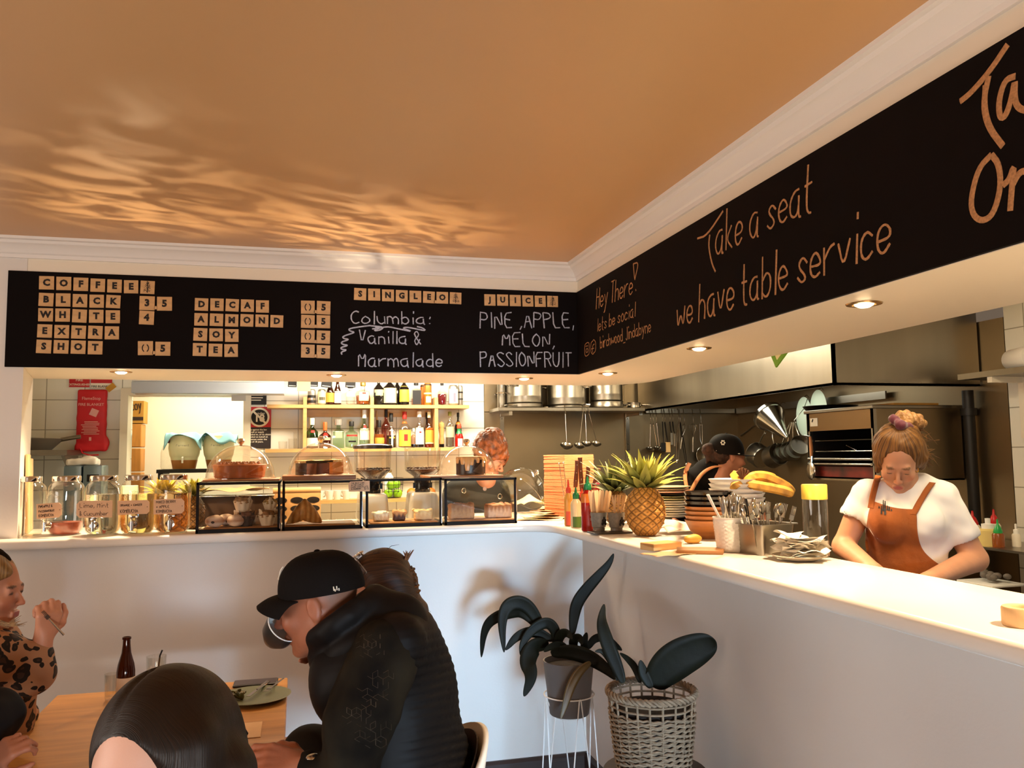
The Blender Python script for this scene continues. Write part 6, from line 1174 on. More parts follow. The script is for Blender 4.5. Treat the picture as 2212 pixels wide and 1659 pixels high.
plastic_tub('upper frosted tub of the stack on the raised shelf', 2165, 1140, 2.06, .16, .17, .075, M_TUB, ZK+.062); plastic_tub('lower frosted tub of the stack on the raised shelf', 2165, 1160, 2.06, .155, .165, .07, M_TUB, ZK+.001)
o = plastic_tub('frosted tub of mushrooms below the raised shelf', 2142, 1215, 1.78, .16, .18, .075, mat('cloudy_tub', '#d9d6cf', .4, trans=.2), 1.038); b = B()
for i in range(12): b.ell((random.uniform(-.05, .05), random.uniform(-.06, .06), .02+.012*random.random()), (.018, .018, .014))
b.obj('mushrooms', mat('grey_mushroom', '#6b625a', .7), o)
plastic_tub('lidded white tub under the mushroom tub', 2140, 1250, 1.78, .18, .20, .10, mat('cloudy_tub', '#d9d6cf', .4), .921, M_WHITE)
o = plastic_tub('cream tub with brown stains and a paper label on the right bench', 2160, 1270, 1.60, .19, .2, .085, mat('stained_tub', '#ead2a4', .5, col2='#b97a34', vs=9), .921, W_); B().box((-.094, -.03, .04), (.002, .09, .035)).obj('label', W_, o, 0); b = B(); write(b, 'cook rice', (-.096, -.0, .035), (-.096, -.065, .035), .016, (-1, 0, 0), .001); b.obj('pen_writing', M_WRITE, o)
plastic_tub('frosted tub behind the arm of the woman in the apron', 2052, 1215, 1.85, .17, .18, .08, M_TUB, .921); plastic_tub('yellowish tub half hidden by the elbow of the woman', 2058, 1240, 1.66, .14, .16, .06, M_CRMB, .921)
p = on('x', 2212, 1290, 1.52); o = thing('mixing_bowl', 'steel mixing bowl cut by the right picture edge', 'bowl', (1.62, p.y-.03, .921)); B().lathe([(0, .002), (.06, .002), (.12, .05), (.145, .10), (.152, .102), (.15, .105), (.14, .1), (.11, .05), (.05, .008), (0, .008)], 40).obj('bowl', M_STEELP, o)
c = on('x', 1692, 772, .606); o = thing('green_card', 'green card whose corner peeks below the right soffit in front of the hood', 'card', (.606, c.y, c.z+.02)); o.rotation_euler = (-.55, 0, 0)
B().box((0, 0, .04), (.008, .16, .12)).obj('card', mat('leaf_green_card', '#5f8f22', .5), o, 0); B().box((-.005, .02, .03), (.002, .06, .06)).obj('pale_patch', M_CRM, o, 0)
# ---------------------------------------------------------------- front of house: plants, table, chair
M_LEAF = mat('dark_leaf', '#17160a', .55, var=.45, vs=14, bump=.1, bs=40, spec=.2); M_POT = mat('grey_pot', '#6a6461', .6); M_WIRE = mat('white_wire', '#ece8e2', .4); M_SOIL = mat('soil', '#1f140d', .9, bump=.6, bs=60)
cr = lambda x, y: (1000+x*.3067, 1150+y*.3067)
def leaf(o, pts, wpx, d0, d1=0, droop=0, m=None, shape=1.0, name='leaf'):
    """leaf along crop points; depth runs from d0 at the base to d0+d1 at the tip"""
    n0 = len(pts); P = [at(*cr(x, y), d0+d1*i/(n0-1)+droop*math.sin(PI*i/(n0-1)))-o.location for i, (x, y) in enumerate(pts)]
    P = [Vector(v) for v in chaikin([tuple(v) for v in P], 3)]; n = len(P); wm = wpx*.3067*d0/FPX/2; b = B(); vs = []
    for i, c in enumerate(P):
        t = i/(n-1); tn = (P[min(i+1, n-1)]-P[max(i-1, 0)]).normalized(); sd = tn.cross(-_f).normalized(); nr = sd.cross(tn); w_ = wm*max(.06, math.sin(PI*min(1, t**.8*.96+.03))**shape)
        vs += [c-sd*w_+nr*w_*.12, c-sd*w_*.5+nr*w_*.03, c-nr*w_*.03, c+sd*w_*.5+nr*w_*.03, c+sd*w_+nr*w_*.12]
    b.add(vs, [(i*5+k, i*5+k+1, i*5+k+6, i*5+k+5) for i in range(n-1) for k in range(4)])
    q = b.obj(name, m or M_LEAF, o, 80); q.modifiers.new('thickness', 'SOLIDIFY').thickness = .0012; return q
DA = 3.72; c = at(1228, 1425, DA); zb = at(1228, 1538, DA).z; pz = c.z; r1 = 55*DA/FPX; r0 = 41*DA/FPX
o = thing('potted_plant', 'dark long-leaved plant in a grey pot on a white wire stand', 'potted plant', (c.x, c.y, zb)); H = pz-zb
B().lathe([(0, .0), (r0, 0), (r0+.003, .004), (r1, H), (r1-.006, H), (r1-.01, H-.03), (0, H-.03)], 44).obj('pot', M_POT, o); B().lathe([(0, 0), (r1-.01, 0)], 24, (0, 0, H-.025)).obj('soil', M_SOIL, o)
for pts, wd, dd, dr in (([(770, 725), (780, 600), (800, 500), (860, 410), (960, 300), (1030, 220), (1062, 150)], 88, .06, 0), ([(560, 680), (480, 540), (400, 488), (310, 510), (270, 620), (290, 845)], 105, -.05, 0), ([(560, 700), (430, 555), (330, 560), (200, 610), (145, 700), (130, 880)], 85, .08, 0),
        ([(640, 760), (500, 690), (380, 725), (300, 830)], 75, -.02, 0), ([(650, 810), (660, 700), (600, 625), (500, 670), (420, 770), (405, 865)], 80, -.06, 0), ([(600, 800), (510, 785), (445, 900), (490, 1010), (430, 1155)], 120, -.16, 0), ([(620, 855), (740, 835), (880, 870), (1000, 950), (1095, 1045)], 110, -.18, 0),
        ([(880, 820), (920, 745), (1000, 735), (1080, 800), (1120, 832)], 60, .04, 0), ([(660, 830), (680, 720), (730, 700), (770, 750)], 70, -.08, 0), ([(870, 850), (850, 780), (872, 705)], 55, 0, 0), ([(790, 850), (770, 760), (820, 730), (840, 790)], 65, -.05, 0), ([(740, 860), (700, 790), (620, 800), (570, 840)], 60, -.08, 0)):
    leaf(o, pts, wd, DA, dd, dr)
leaf(o, [(900, 915), (820, 975), (760, 1080), (725, 1200), (690, 1315)], 66, DA-.14, -.06, 0, mat('olive_leaf', '#3c4416', .4, col2='#6b4a1c', vs=5))
s = thing('plant_stand', 'white wire plant stand with hairpin legs under the grey pot', 'plant stand', (c.x, c.y, 0)); zr = at(1228, 1497, DA).z; rr = r1*.93+.006
B().tube([(rr*math.cos(a), rr*math.sin(a), zr) for a in np.linspace(0, 2*PI, 41)[:-1]], .003, 8, closed=True).obj('ring', M_WIRE, s)
B().tube([(r0*.8*math.cos(a), r0*.8*math.sin(a), zb-.006) for a in np.linspace(0, 2*PI, 31)[:-1]], .003, 8, closed=True).tube([(-rr, 0, zr), (-r0*.8, 0, zb-.006), (r0*.8, 0, zb-.006), (rr, 0, zr)], .003, 8).obj('base_ring', M_WIRE, s)
for k in range(4):
    a = -PI/2+k*PI/2+.12; f = lambda q, R, z: (R*math.cos(q), R*math.sin(q), z); B().tube([f(a-.55, rr*1.25, .004), f(a-.04, rr, zr-.006), f(a, rr, zr+.003), f(a+.04, rr, zr-.006), f(a+.55, rr*1.25, .004)], .003, 8).obj('hairpin_leg', M_WIRE, s)
DBk = 2.97; c = at(1407, 1490, DBk); zt_ = c.z; zb = at(1400, 1662, DBk).z; R1 = 93*DBk/FPX; R0 = 72*DBk/FPX; H = zt_-zb
o = thing('basket_plant', 'woven wicker basket holding a plant with one broad oval leaf', 'potted plant', (c.x, c.y, zb)); M_WICK = mat('wicker', '#957c62', .75, var=.45, vs=40, bump=.3, bs=120)
b = B(); rows = 26; nst = 22
def Rz(z): return R0+(R1-R0)*min(1, (z/H)**.7)
for k in range(rows):
    z = H*.02+H*.74*k/(rows-1); R = Rz(z); n = nst*6; b.tube([((R+.0055*math.sin(nst*PI*i/n*1.0+PI*k))*math.cos(2*PI*i/n), (R+.0055*math.sin(nst*PI*i/n*1.0+PI*k))*math.sin(2*PI*i/n), z+.002*math.sin(i*1.3+k)) for i in range(n)], H*.74/rows*.52, 6, closed=True)
for z in (H*.84, H*.92): b.tube([((Rz(z)+.002*math.sin(9*a))*math.cos(a), (Rz(z)+.002*math.sin(9*a))*math.sin(a), z) for a in np.linspace(0, 2*PI, 81)[:-1]], .004, 6, closed=True)
for k in range(nst): a = 2*PI*k/nst+random.uniform(-.03, .03); b.tube([(Rz(z)*math.cos(a), Rz(z)*math.sin(a), z) for z in (H*.02, H*.4, H*.75, H*.86, H*.97)], .0042, 6)
b.obj('woven_wall', M_WICK, o); b = B()
for j in range(3): b.tube([((R1+.007*math.sin(17*a+2.1*j))*math.cos(a), (R1+.007*math.sin(17*a+2.1*j))*math.sin(a), H*.985+.008*math.cos(17*a+2.1*j)) for a in np.linspace(0, 2*PI, 161)[:-1]], .006, 6, closed=True)
b.obj('plaited_rim', M_WICK, o); B().lathe([(0, .004), (R0-.012, .004), (R1-.022, H*.80), (R1-.03, H*.80), (0, H*.78)], 36).obj('inner_pot', M_SOIL, o)
leaf(o, [(1130, 1060), (1080, 930), (1020, 790), (985, 680), (975, 600), (995, 505)], 100, DBk, .1); leaf(o, [(1345, 1095), (1400, 985), (1500, 890), (1640, 820), (1745, 778), (1782, 768)], 270, DBk, -.05, 0, None, 1.0)
leaf(o, [(1250, 1060), (1215, 950), (1160, 890), (1105, 850)], 50, DBk+.05, .05); leaf(o, [(1330, 1095), (1285, 1020), (1262, 960), (1250, 900)], 75, DBk-.02, .02); leaf(o, [(1090, 1045), (1040, 900), (980, 830), (930, 840)], 45, DBk+.05, .0)
zs = zb; o = thing('wooden_stool', 'round dark wooden stool under the wicker basket', 'stool', (c.x+.015, c.y+.02, 0)); B().lathe([(0, zs-.035), (.18, zs-.035), (.188, zs-.028), (.188, zs-.008), (.183, zs-.001), (0, zs-.001)], 40).obj('seat', M_DKWOOD, o)
for k in range(3): a = k*2*PI/3+.4; B().cyl((.12*math.cos(a), .12*math.sin(a), zs-.035), (.16*math.cos(a), .16*math.sin(a), 0), .016, .012).obj('leg', M_DKWOOD, o)
# table
TZ = .78; M_TABLE = mat('table_wood', '#c58a48', .35, var=.3, vs=3, stretch=(1, 9, 9), bump=.04); o = thing('dining_table', 'light brown wooden table by the low wall where the guests sit', 'table', (-1.93, -1.5, 0)); TX0, TX1, TY0, TY1 = -2.355, -1.505, -2.30, -.65
B().box(((TX0+TX1)/2+1.93, (TY0+TY1)/2+1.5, TZ-.0175), (TX1-TX0, TY1-TY0, .035), bev=.003, seg=1).obj('tabletop', M_TABLE, o, 0)
for x in (TX0+.06, TX1-.06):
    for y in (TY0+.08, TY1-.08): B().box((x+1.93, y+1.5, (TZ-.035)/2), (.05, .05, TZ-.036)).obj('leg', M_DKWOOD, o, 0)
tp = lambda px, py: (lambda p: Vector((p.x, p.y, TZ+.0005)))(on('z', px, py, TZ))
q = tp(270, 1522); o = thing('beer_bottle', 'brown glass beer bottle on the table behind the dark hair', 'bottle', q); B().lathe([(0, .002), (.03, .002), (.032, .006), (.032, .12), (.028, .145), (.0165, .185), (.0135, .215), (.013, .232), (.0155, .234), (.0155, .240), (.0135, .242), (.011, .242)], 32).obj('body', mat('amber_beer_glass', '#4a1d08', .08, trans=.5), o); B().lathe([(.0325, .03), (.0325, .10)], 32, arc=3.5, a0=-2.6).obj('label', W_, o)
def tumbler(px, py, r, h, lab, straw=False):
    q = tp(px, py); o = thing('glass', lab, 'glass', q, 0, 'glasses on the table'); B().lathe([(0, .003), (r*.82, .003), (r*.85, .006), (r, h), (r*.94, h), (r*.80, .015), (0, .013)], 32).obj('tumbler', G_CLEAR, o)
    if straw: B().tube([(0, 0, .015), (.012, 0, h), (.02, 0, h+.02)], .003, 8).obj('straw', M_BLACK, o)
tumbler(240, 1512, .026, .095, 'short glass left of the beer bottle on the table'); tumbler(336, 1505, .036, .15, 'tall glass with a black straw on the table', True); tumbler(430, 1500, .032, .07, 'low glass half hidden by the dark hair')
q = tp(548, 1512); o = thing('dinner_plate', 'sage green oval dinner plate with leftovers on the table', 'plate', q, 0); B().lathe([(0, .002), (.075, .002), (.085, .003), (.124, .015), (.128, .018), (.124, .019), (.084, .007), (0, .006)], 56, sx=1.05).obj('plate', mat('sage_plate', '#6f735c', .3), o)
b = B(); rg = random.Random(3)
for i in range(16): b.ell((-.065+rg.uniform(-.03, .03), .01+rg.uniform(-.03, .03), .018+.008*rg.random()), (.018, .010, .005), (rg.uniform(-1, 1), rg.uniform(-1, 1), rg.uniform(0, 3)), 8, 6)
tag(b.obj('salad_leaves', mat('salad_green', '#2e3214', .5, col2='#6b5a1c', vs=30)), 'dark salad leaves left on the dinner plate', 'salad').location = q
tag(B().ell((-.085, -.035, .016), (.022, .018, .010)).obj('lemon_slice', mat('lemon', '#cfae4a', .5)), 'pale yellow lemon piece on the dinner plate', 'lemon').location = q
def lay(obj_, a, c, zz):
    A, Cc = tp(*a), tp(*c); obj_.location = A+Vector((0, 0, zz)); obj_.rotation_euler = (PI/2, 0, math.atan2(Cc.y-A.y, Cc.x-A.x)+PI/2); obj_.rotation_mode = 'XYZ'
    d = (Cc-A).normalized(); obj_.rotation_mode = 'QUATERNION'; obj_.rotation_quaternion = Matrix((Vector((0, 0, 1)).cross(d), Vector((0, 0, 1)), d)).transposed().to_quaternion()
o = tag(steel_knife(), 'steel table knife lying across the dinner plate', 'knife'); lay(o, (536, 1518), (592, 1474), .022); o = tag(fork(), 'steel fork lying on the dinner plate', 'fork'); lay(o, (612, 1478), (572, 1508), .022)
a = tp(503, 1484); c2 = tp(600, 1477); o = thing('phone', 'dark mobile phone lying behind the dinner plate', 'phone', (a+c2)/2, math.atan2(c2.y-a.y, c2.x-a.x)); B().box((0, .02, .0045), ((c2-a).length, .085, .009), bev=.004).obj('case', M_BLACK, o); B().box((0, .02, .0094), ((c2-a).length-.012, .075, .0008)).obj('screen', mat('phone_screen', '#3a333a', .1), o, 0)
a = tp(520, 1580); tag(B().box((0, 0, .001), (.13, .16, .002)).obj('paper_menu', M_KRB, None, 0), 'brown paper sheet lying on the table before the plate', 'paper').location = a
q = tp(478, 1625); o = thing('coffee_mug', 'black coffee mug with a chunky handle beside the dark hair', 'mug', q, .15); B().lathe([(0, .002), (.03, .002), (.036, .008), (.045, .07), (.041, .07), (.03, .012), (0, .01)], 32).obj('mug', M_DRK, o); B().tube([(.040, 0, .06), (.06, 0, .066), (.072, 0, .045), (.06, 0, .02), (.035, 0, .018)], .007, 10).obj('handle', M_DRK, o)
# chair of the man: white shell
M_SHELL = mat('cream_shell', '#f0e8da', .35); cpos = Vector((-1.205, -2.03, 0)); o = thing('shell_chair', 'cream shell chair with a dark inside behind the man in the black jacket', 'chair', cpos, .0)
def shell(u, v, off):
    a = -1.25+2.5*u; t = v; R = .235-off; zz = .46+.50*t*(1-.42*abs(2*u-1)**2.0); return ((R+.03*t)*math.cos(a)-.10+.04*t, (R+.03*t)*math.sin(a), zz)
b = B().grid(lambda u, v: shell(u, v, 0), 33, 12); q = b.obj('back_shell', M_SHELL, o, 80); sm = q.modifiers.new('thickness', 'SOLIDIFY'); sm.thickness = .014; sm.offset = 1
b = B().grid(lambda u, v: shell(u*.98+.01, v*.97, .012), 33, 12); q = b.obj('inner_lining', mat('dark_lining', '#2d2320', .6), o, 80); q.modifiers.new('thickness', 'SOLIDIFY').thickness = .003
B().lathe([(0, .43), (.20, .43), (.235, .45), (.24, .465), (.22, .47), (0, .455)], 40, (-.10, 0, 0)).obj('seat', M_SHELL, o)
for k in range(4): a = PI/4+k*PI/2; B().cyl((-.10+.12*math.cos(a), .12*math.sin(a), .44), (-.10+.22*math.cos(a), .22*math.sin(a), 0), .014, .010).obj('leg', M_TABLE, o)
# ---------------------------------------------------------------- people
from mathutils.bvhtree import BVHTree
VX = np.array(_r0); VY = np.array((math.sin(YAW), math.cos(YAW), 0)); VZ = np.array((0, 0, 1.0))
PX = lambda x, y, d: np.array(at(x, y, d))
def proj(V): D = V-np.array(CAM); w_ = D@np.array(_f); return 1106+FPX*(D@np.array(CR))/w_, 829.5-FPX*(D@np.array(CU))/w_
def hframe(px, py, d, yaw, pitch, roll=0, s=1.0):
    """head frame: yaw 0 looks to image right, 90 looks away, -90 at the camera, 180 to image left; pitch lowers the gaze"""
    a, p, r = [math.radians(q) for q in (yaw, pitch, roll)]; f0 = VX*math.cos(a)+VY*math.sin(a); f = f0*math.cos(p)-VZ*math.sin(p); l = np.cross(VZ, f0); u = np.cross(f, l)
    l, u = l*math.cos(r)+u*math.sin(r), u*math.cos(r)-l*math.sin(r); return PX(px, py, d), np.stack([f, l, u], 1)*1.0, s
def T_(H, p): o, R, s = H; return o+R@(np.array(p, float)*s)
def loc(H, V): o, R, s = H; return (V-o)@R/s
def M4(H): o, R, s = H; return Matrix.Translation(Vector(o)) @ Matrix([list(r) for r in R*s]).to_4x4()
def head_prims(H, fem=False, neck=.17, ears=True, chin=0):
    o, R, s = H; E = lambda c, r, kw={}, Q=None: ('e', T_(H, c), tuple(q*s for q in r), R if Q is None else R@Q, kw); C = lambda a, b, r0, r1, kw={}: ('c', T_(H, a), T_(H, b), r0*s, r1*s, kw)
    j = .9 if fem else 1; k1 = dict(k=.012); k2 = dict(k=.006)
    L = [E((-.012, 0, .030), (.097, .075, .095), dict(k=.02)), E((.034, 0, -.034), (.060*j, .057*j, .086), dict(k=.03))]
    for q in (-1, 1): L += [C((-.005, q*.048*j, -.055), (.060, q*.014, -.103), .026*j, .019*j, dict(k=.025)), E((.066, q*.038, -.030), (.022, .024, .022), dict(k=.02)), E((.097, q*.032, .000), (.016, .017, .0105), dict(k=.012, cut=True)), E((.080, q*.031, -.001), (.0125, .015, .0115), k2)]
    L += [E((.074, 0, -.108+chin), (.017, .021, .016), k1), C((.083, -.034, .018), (.083, .034, .018), .0115*j, .0115*j, k1), C((.088, 0, .006), (.112, 0, -.033), .0075, .0115*j, k2), E((.102, .011, -.037), (.010, .008, .0075), k2), E((.102, -.011, -.037), (.010, .008, .0075), k2),
          C((.092, -.017, -.0655), (.092, .017, -.0655), .0068, .0068, k2), C((.090, -.015, -.078), (.090, .015, -.078), .0078, .0078, k2)]
    if ears:
        for q in (-1, 1): L += [E((-.008, q*.078, -.008), (.019, .008, .033), k2), E((-.003, q*.087, -.004), (.009, .006, .017), dict(k=.004, cut=True))]
    if neck: L += [C((-.022, 0, -.055), (-.045, 0, -neck), .053*j, .056*j, dict(k=.03))]
    return L
def hand_prims(Wp, f, n, thumb=1, curl=(.5, .6, .5), s=1.0, spread=.06, tc=.4):
    f = np.array(f, float); f /= np.linalg.norm(f); n = np.array(n, float); n -= f*(n@f); n /= np.linalg.norm(n); sd = np.cross(f, n)*thumb; Wp = np.array(Wp, float); kk = dict(k=.006); L = [('c', Wp-f*.02*s, Wp+f*.025*s, .026*s, .024*s, dict(k=.015))]
    for i in range(4):
        K = Wp+(f*(.092-.004*abs(i-1))+sd*(.030-.0195*i))*s; L.append(('c', Wp+(f*.025+sd*(.018-.011*i))*s, K, .0155*s, .0115*s, dict(k=.01))); a = 0; p = K; d0 = f+sd*spread*(1.5-i)
        for j, (ln, cu) in enumerate(zip((.042, .027, .021), curl)):
            a += cu*(1+.08*i); d = d0*math.cos(a)-n*math.sin(a); q = p+d*ln*(.95, 1.06, 1.0, .8)[i]*s; L.append(('c', p, q, (.0098-.0009*j)*s, (.0092-.0009*j)*s, kk if j == 0 else dict(k=.004))); p = q
    p = Wp+(f*.022+sd*.024-n*.006)*s; d = f*.75+sd*.75-n*.25
    for j, ln in enumerate((.042, .032, .027)):
        d = d/np.linalg.norm(d); q = p+d*ln*s; L.append(('c', p, q, (.0135-.0018*j)*s, (.012-.0015*j)*s, dict(k=.008))); p = q; d = d-sd*tc*.8-n*.1
    return L
def skincol(V, H, base, lips=None, brow=None, beard=None, closed=True, seed=1):
    L = loc(H, V); n = len(V); c = np.tile(np.array(base), (n, 1))*(1+.05*wob(V, 60, seed))[:, None]
    def bl(m, col):
        m = np.clip(m, 0, 1)[:, None]; nonlocal c; c = c*(1-m)+np.array(col)*m
    g = lambda ctr, r: 1.6-1.6*np.linalg.norm((L-np.array(ctr))/np.array(r), axis=1)
    for q in (-1, 1): bl(g((.075, q*.042, -.035), (.03, .026, .024))*.35, (base[0]*1.05, base[1]*.62, base[2]*.55))
    bl(g((.112, 0, -.033), (.02, .02, .018))*.4, (base[0]*1.03, base[1]*.65, base[2]*.6))
    if beard: bl(np.maximum(g((.05, 0, -.088), (.075, .075, .062)), g((.008, 0, -.055), (.042, .1, .055)))*.9*(L[:, 2] < -.03)*(.65+.35*wob(V, 900, 5)), beard)
    if lips: bl(g((.096, 0, -.071), (.014, .022, .0125))*2, lips)
    for q in (-1, 1):
        if brow: bl(g((.090, q*.033, .021), (.016, .024, .0065))*2, brow)
        bl(g((.094, q*.032, -.006 if closed else -.001), (.011, .016, .0035 if closed else .006))*2.5, (.02, .012, .01))
    return c
SK = (.47, .195, .105)
M_SKIN = mat('skin', '#ffffff', .48, attr=True, sss=.12, bump=.04, bs=180)
def person(name, label, d): o = thing('person', label, 'person', (0, 0, 0)); return o
def setp(o, base):
    o.location = base
    for c in o.children: c.location = Vector(c.location)-Vector(base)
def strandmat(nm, c1, c2, freq, rough=.42):
    m = mat(nm, c1, rough, spec=.4); n = m.node_tree.nodes; L = m.node_tree.links; b = n['Principled BSDF']; a = n.new('ShaderNodeVertexColor'); a.layer_name = 'Col'; mp = n.new('ShaderNodeMapping'); mp.inputs['Scale'].default_value = (freq, 9, 9)
    q = n.new('ShaderNodeTexNoise'); q.inputs['Scale'].default_value = 1; q.inputs['Detail'].default_value = 5; r = n.new('ShaderNodeValToRGB'); r.color_ramp.elements[0].position = .32; r.color_ramp.elements[1].position = .68; r.color_ramp.elements[0].color = (*hx(c2), 1); r.color_ramp.elements[1].color = (*hx(c1), 1)
    bp = n.new('ShaderNodeBump'); bp.inputs['Strength'].default_value = .35; bp.inputs['Distance'].default_value = .004
    for x, y in ((a.outputs['Color'], mp.inputs[0]), (mp.outputs[0], q.inputs['Vector']), (q.outputs['Fac'], r.inputs[0]), (r.outputs[0], b.inputs['Base Color']), (q.outputs['Fac'], bp.inputs['Height']), (bp.outputs[0], b.inputs['Normal'])): L.new(x, y)
    return m
hairmat = lambda nm, c1, c2, st=(1, 1, 1), rough=.45, bs=90: mat(nm, c1, rough, col2=c2, vs=26, stretch=st, bump=.25, bs=bs, bstr=st)
def strands(b, n, fn, r=.0009):
    for i in range(n): b.tube(fn(i), [r, r, r*.4] if len(fn(i)) == 3 else r, 6)
    return b
def drape(bvh, quad, nu, nv, off, edge=None):
    """cloth patch laid onto a body: quad(u,v) gives the sighting pixel, the patch follows the surface it meets"""
    vs = []; last = None
    for i in range(nu):
        for j in range(nv):
            x, y = quad(i/(nu-1), j/(nv-1)); dr = ray(x, y).normalized(); h = bvh.ray_cast(CAM, dr)
            q = h[0]-dr*off if h[0] else (CAM+dr*((last-CAM).length) if last is not None else CAM+dr*3)
            last = q; vs.append(q)
    return B().add(vs, [(i*nv+j, i*nv+j+1, (i+1)*nv+j+1, (i+1)*nv+j) for i in range(nu-1) for j in range(nv-1)])
def bvh_of(b): return BVHTree.FromPolygons([tuple(v) for v in b.v], b.f)
def curvepts(pts, n): 
    P = chaikin([tuple(map(float, p)) for p in pts], 3); t = np.linspace(0, len(P)-1, n); i = np.minimum(t.astype(int), len(P)-2); A = np.array(P); return A[i]+(A[i+1]-A[i])*(t-i)[:, None]
# ---- man in the black cap, drinking -------------------------------------------------
D = 2.1; H = hframe(686, 1300, D, 180, 14, 0, .98); man = person('person', 'man in black cap and quilted vest leaning forward, drinking from a grey cup', D)
sh0, el0, wr0 = PX(826, 1422, 2.0), PX(752, 1690, 1.90), PX(668, 1660, 1.93); sh1, el1, wr1 = PX(810, 1425, 2.28), PX(790, 1480, 2.38), PX(712, 1392, 2.27)
hip = PX(880, 1890, 2.15); kn0, kn1 = PX(690, 1735, 2.02), PX(668, 1625, 2.36); ft0, ft1 = np.array((*kn0[:2]-.02*VX[:2], .06)), np.array((*kn1[:2]-.03*VX[:2], .06)); 
body = head_prims(H, neck=.15)+[('c', PX(785, 1400, D), hip, .085, .12, dict(k=.04)), ('c', PX(840, 1410, 2.0), PX(840, 1410, 2.26), .05, .05), ('c', sh0, el0, .042, .036), ('c', el0, wr0, .036, .027), ('c', sh1, el1, .042, .036), ('c', el1, wr1, .034, .025), ('c', hip-VY*.09, kn0, .085, .06), ('c', hip+VY*.09, kn1, .085, .06), ('c', kn0, ft0, .055, .04), ('c', kn1, ft1, .055, .04), ('c', ft0, ft0-VX*.16+np.array((0, 0, -.02)), .045, .035), ('c', ft1, ft1-VX*.16+np.array((0, 0, -.02)), .045, .035)]
body += hand_prims(wr0, PX(575, 1640, 1.93)-PX(668, 1660, 1.93), VZ*.9-VY*.5, 1, (.35, .7, .6), 1.12, .05, .5)
body += hand_prims(wr1, PX(640, 1372, 2.22)-PX(712, 1392, 2.27), VY*.9-VZ*.2, 1, (.7, 1.1, .9), .8)
b = sdf(body, .0052, .012); b.vc = skincol(b.V, H, (.38, .125, .06), (.38, .12, .08), (.14, .07, .035), (.22, .07, .025)); gx, gy = proj(b.V); L = loc(H, b.V)
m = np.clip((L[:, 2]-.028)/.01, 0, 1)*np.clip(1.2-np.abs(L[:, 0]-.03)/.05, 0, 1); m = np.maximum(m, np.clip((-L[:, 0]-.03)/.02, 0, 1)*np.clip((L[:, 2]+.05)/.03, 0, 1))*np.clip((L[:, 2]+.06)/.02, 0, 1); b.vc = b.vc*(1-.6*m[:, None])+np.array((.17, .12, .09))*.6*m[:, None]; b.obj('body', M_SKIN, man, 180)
M_VEST = mat('quilted_black', '#100b09', .6, var=.2, vs=6, spec=.2); M_JACK = mat('camo_sleeve', '#2a2318', .85, col2='#0d0907', vs=9, spec=.12, bump=.15, bs=35)
def quilt(V): 
    x, y = proj(V); t = (y+.22*(x-830))/20.; return .006*np.sqrt(np.abs(np.sin(t*PI/1.0)))*np.clip((x-850)/50, .08, 1)*np.clip((y-1330)/60, .3, 1)-.003
XZ = lambda a: np.stack([VX*math.cos(a)+VZ*math.sin(a), VY, -VX*math.sin(a)+VZ*math.cos(a)], 1)
vest = [('e', PX(850, 1600, 2.15), (.158, .20, .30), XZ(-.22)), ('e', PX(800, 1440, 2.13), (.145, .20, .14), XZ(.3)), ('c', PX(860, 1385, 2.0), PX(860, 1385, 2.28), .066, .066, dict(k=.08)), ('e', PX(862, 1375, 2.14), (.085, .15, .09), XZ(-.5)), ('c', PX(890, 1700, 2.15), PX(905, 1860, 2.15), .17, .17, dict(k=.08)), ('e', PX(735, 1470, 2.10), (.06, .14, .10), XZ(0))]
b = sdf(vest, .0065, .05, quilt); b.obj('quilted_vest', M_VEST, man, 180); vb = b
jk = [('c', PX(830, 1418, 1.985), PX(775, 1560, 1.92), .086, .078, dict(k=.03)), ('c', PX(775, 1560, 1.92), PX(748, 1700, 1.90), .078, .066, dict(k=.03)), ('c', PX(748, 1695, 1.90), PX(676, 1663, 1.93), .060, .043, dict(k=.02)), ('c', PX(815, 1420, 2.26), el1, .075, .058, dict(k=.03)), ('c', el1, PX(730, 1400, 2.275), .052, .037, dict(k=.02))]
b = sdf(jk, .006, .03, lambda V: .006*wob(V, 30, 9)+.003*wob(V, 75, 4)); b.obj('jacket_sleeves', M_JACK, man, 180); jb = bvh_of(b)
ring = []; cA, cB = PX(676, 1392, D), PX(826, 1288, D); cc = (cA+cB)/2; ha = (cB-cA)/2; nrm_ = np.cross(ha, VY); nrm_ /= np.linalg.norm(nrm_); nrm_ *= np.sign(nrm_[2])
pts = [cc+ha*.86*math.cos(t)+VY*.092*math.sin(t) for t in np.linspace(0, 2*PI, 17)]
ring = [('c', p-nrm_*.055, q-nrm_*.055, .026, .026, dict(k=.03)) for p, q in zip(pts, pts[1:])]+[('c', p+nrm_*.015, q+nrm_*.015, .015, .015, dict(k=.035)) for p, q in zip(pts, pts[1:])]+[('c', PX(722, 1415, D), PX(860, 1345, D), .055, .075, dict(k=.05))]+[('e', T_(H, (-.02, 0, -.06)), (.062, .066, .10), H[1], dict(k=.01, cut=True))]
b = sdf(ring, .0055, .02, lambda V: .002*wob(V, 50, 3)); b.obj('jacket_collar', M_VEST, man, 180)
b = B()                                                            # hexagon print on the sleeve
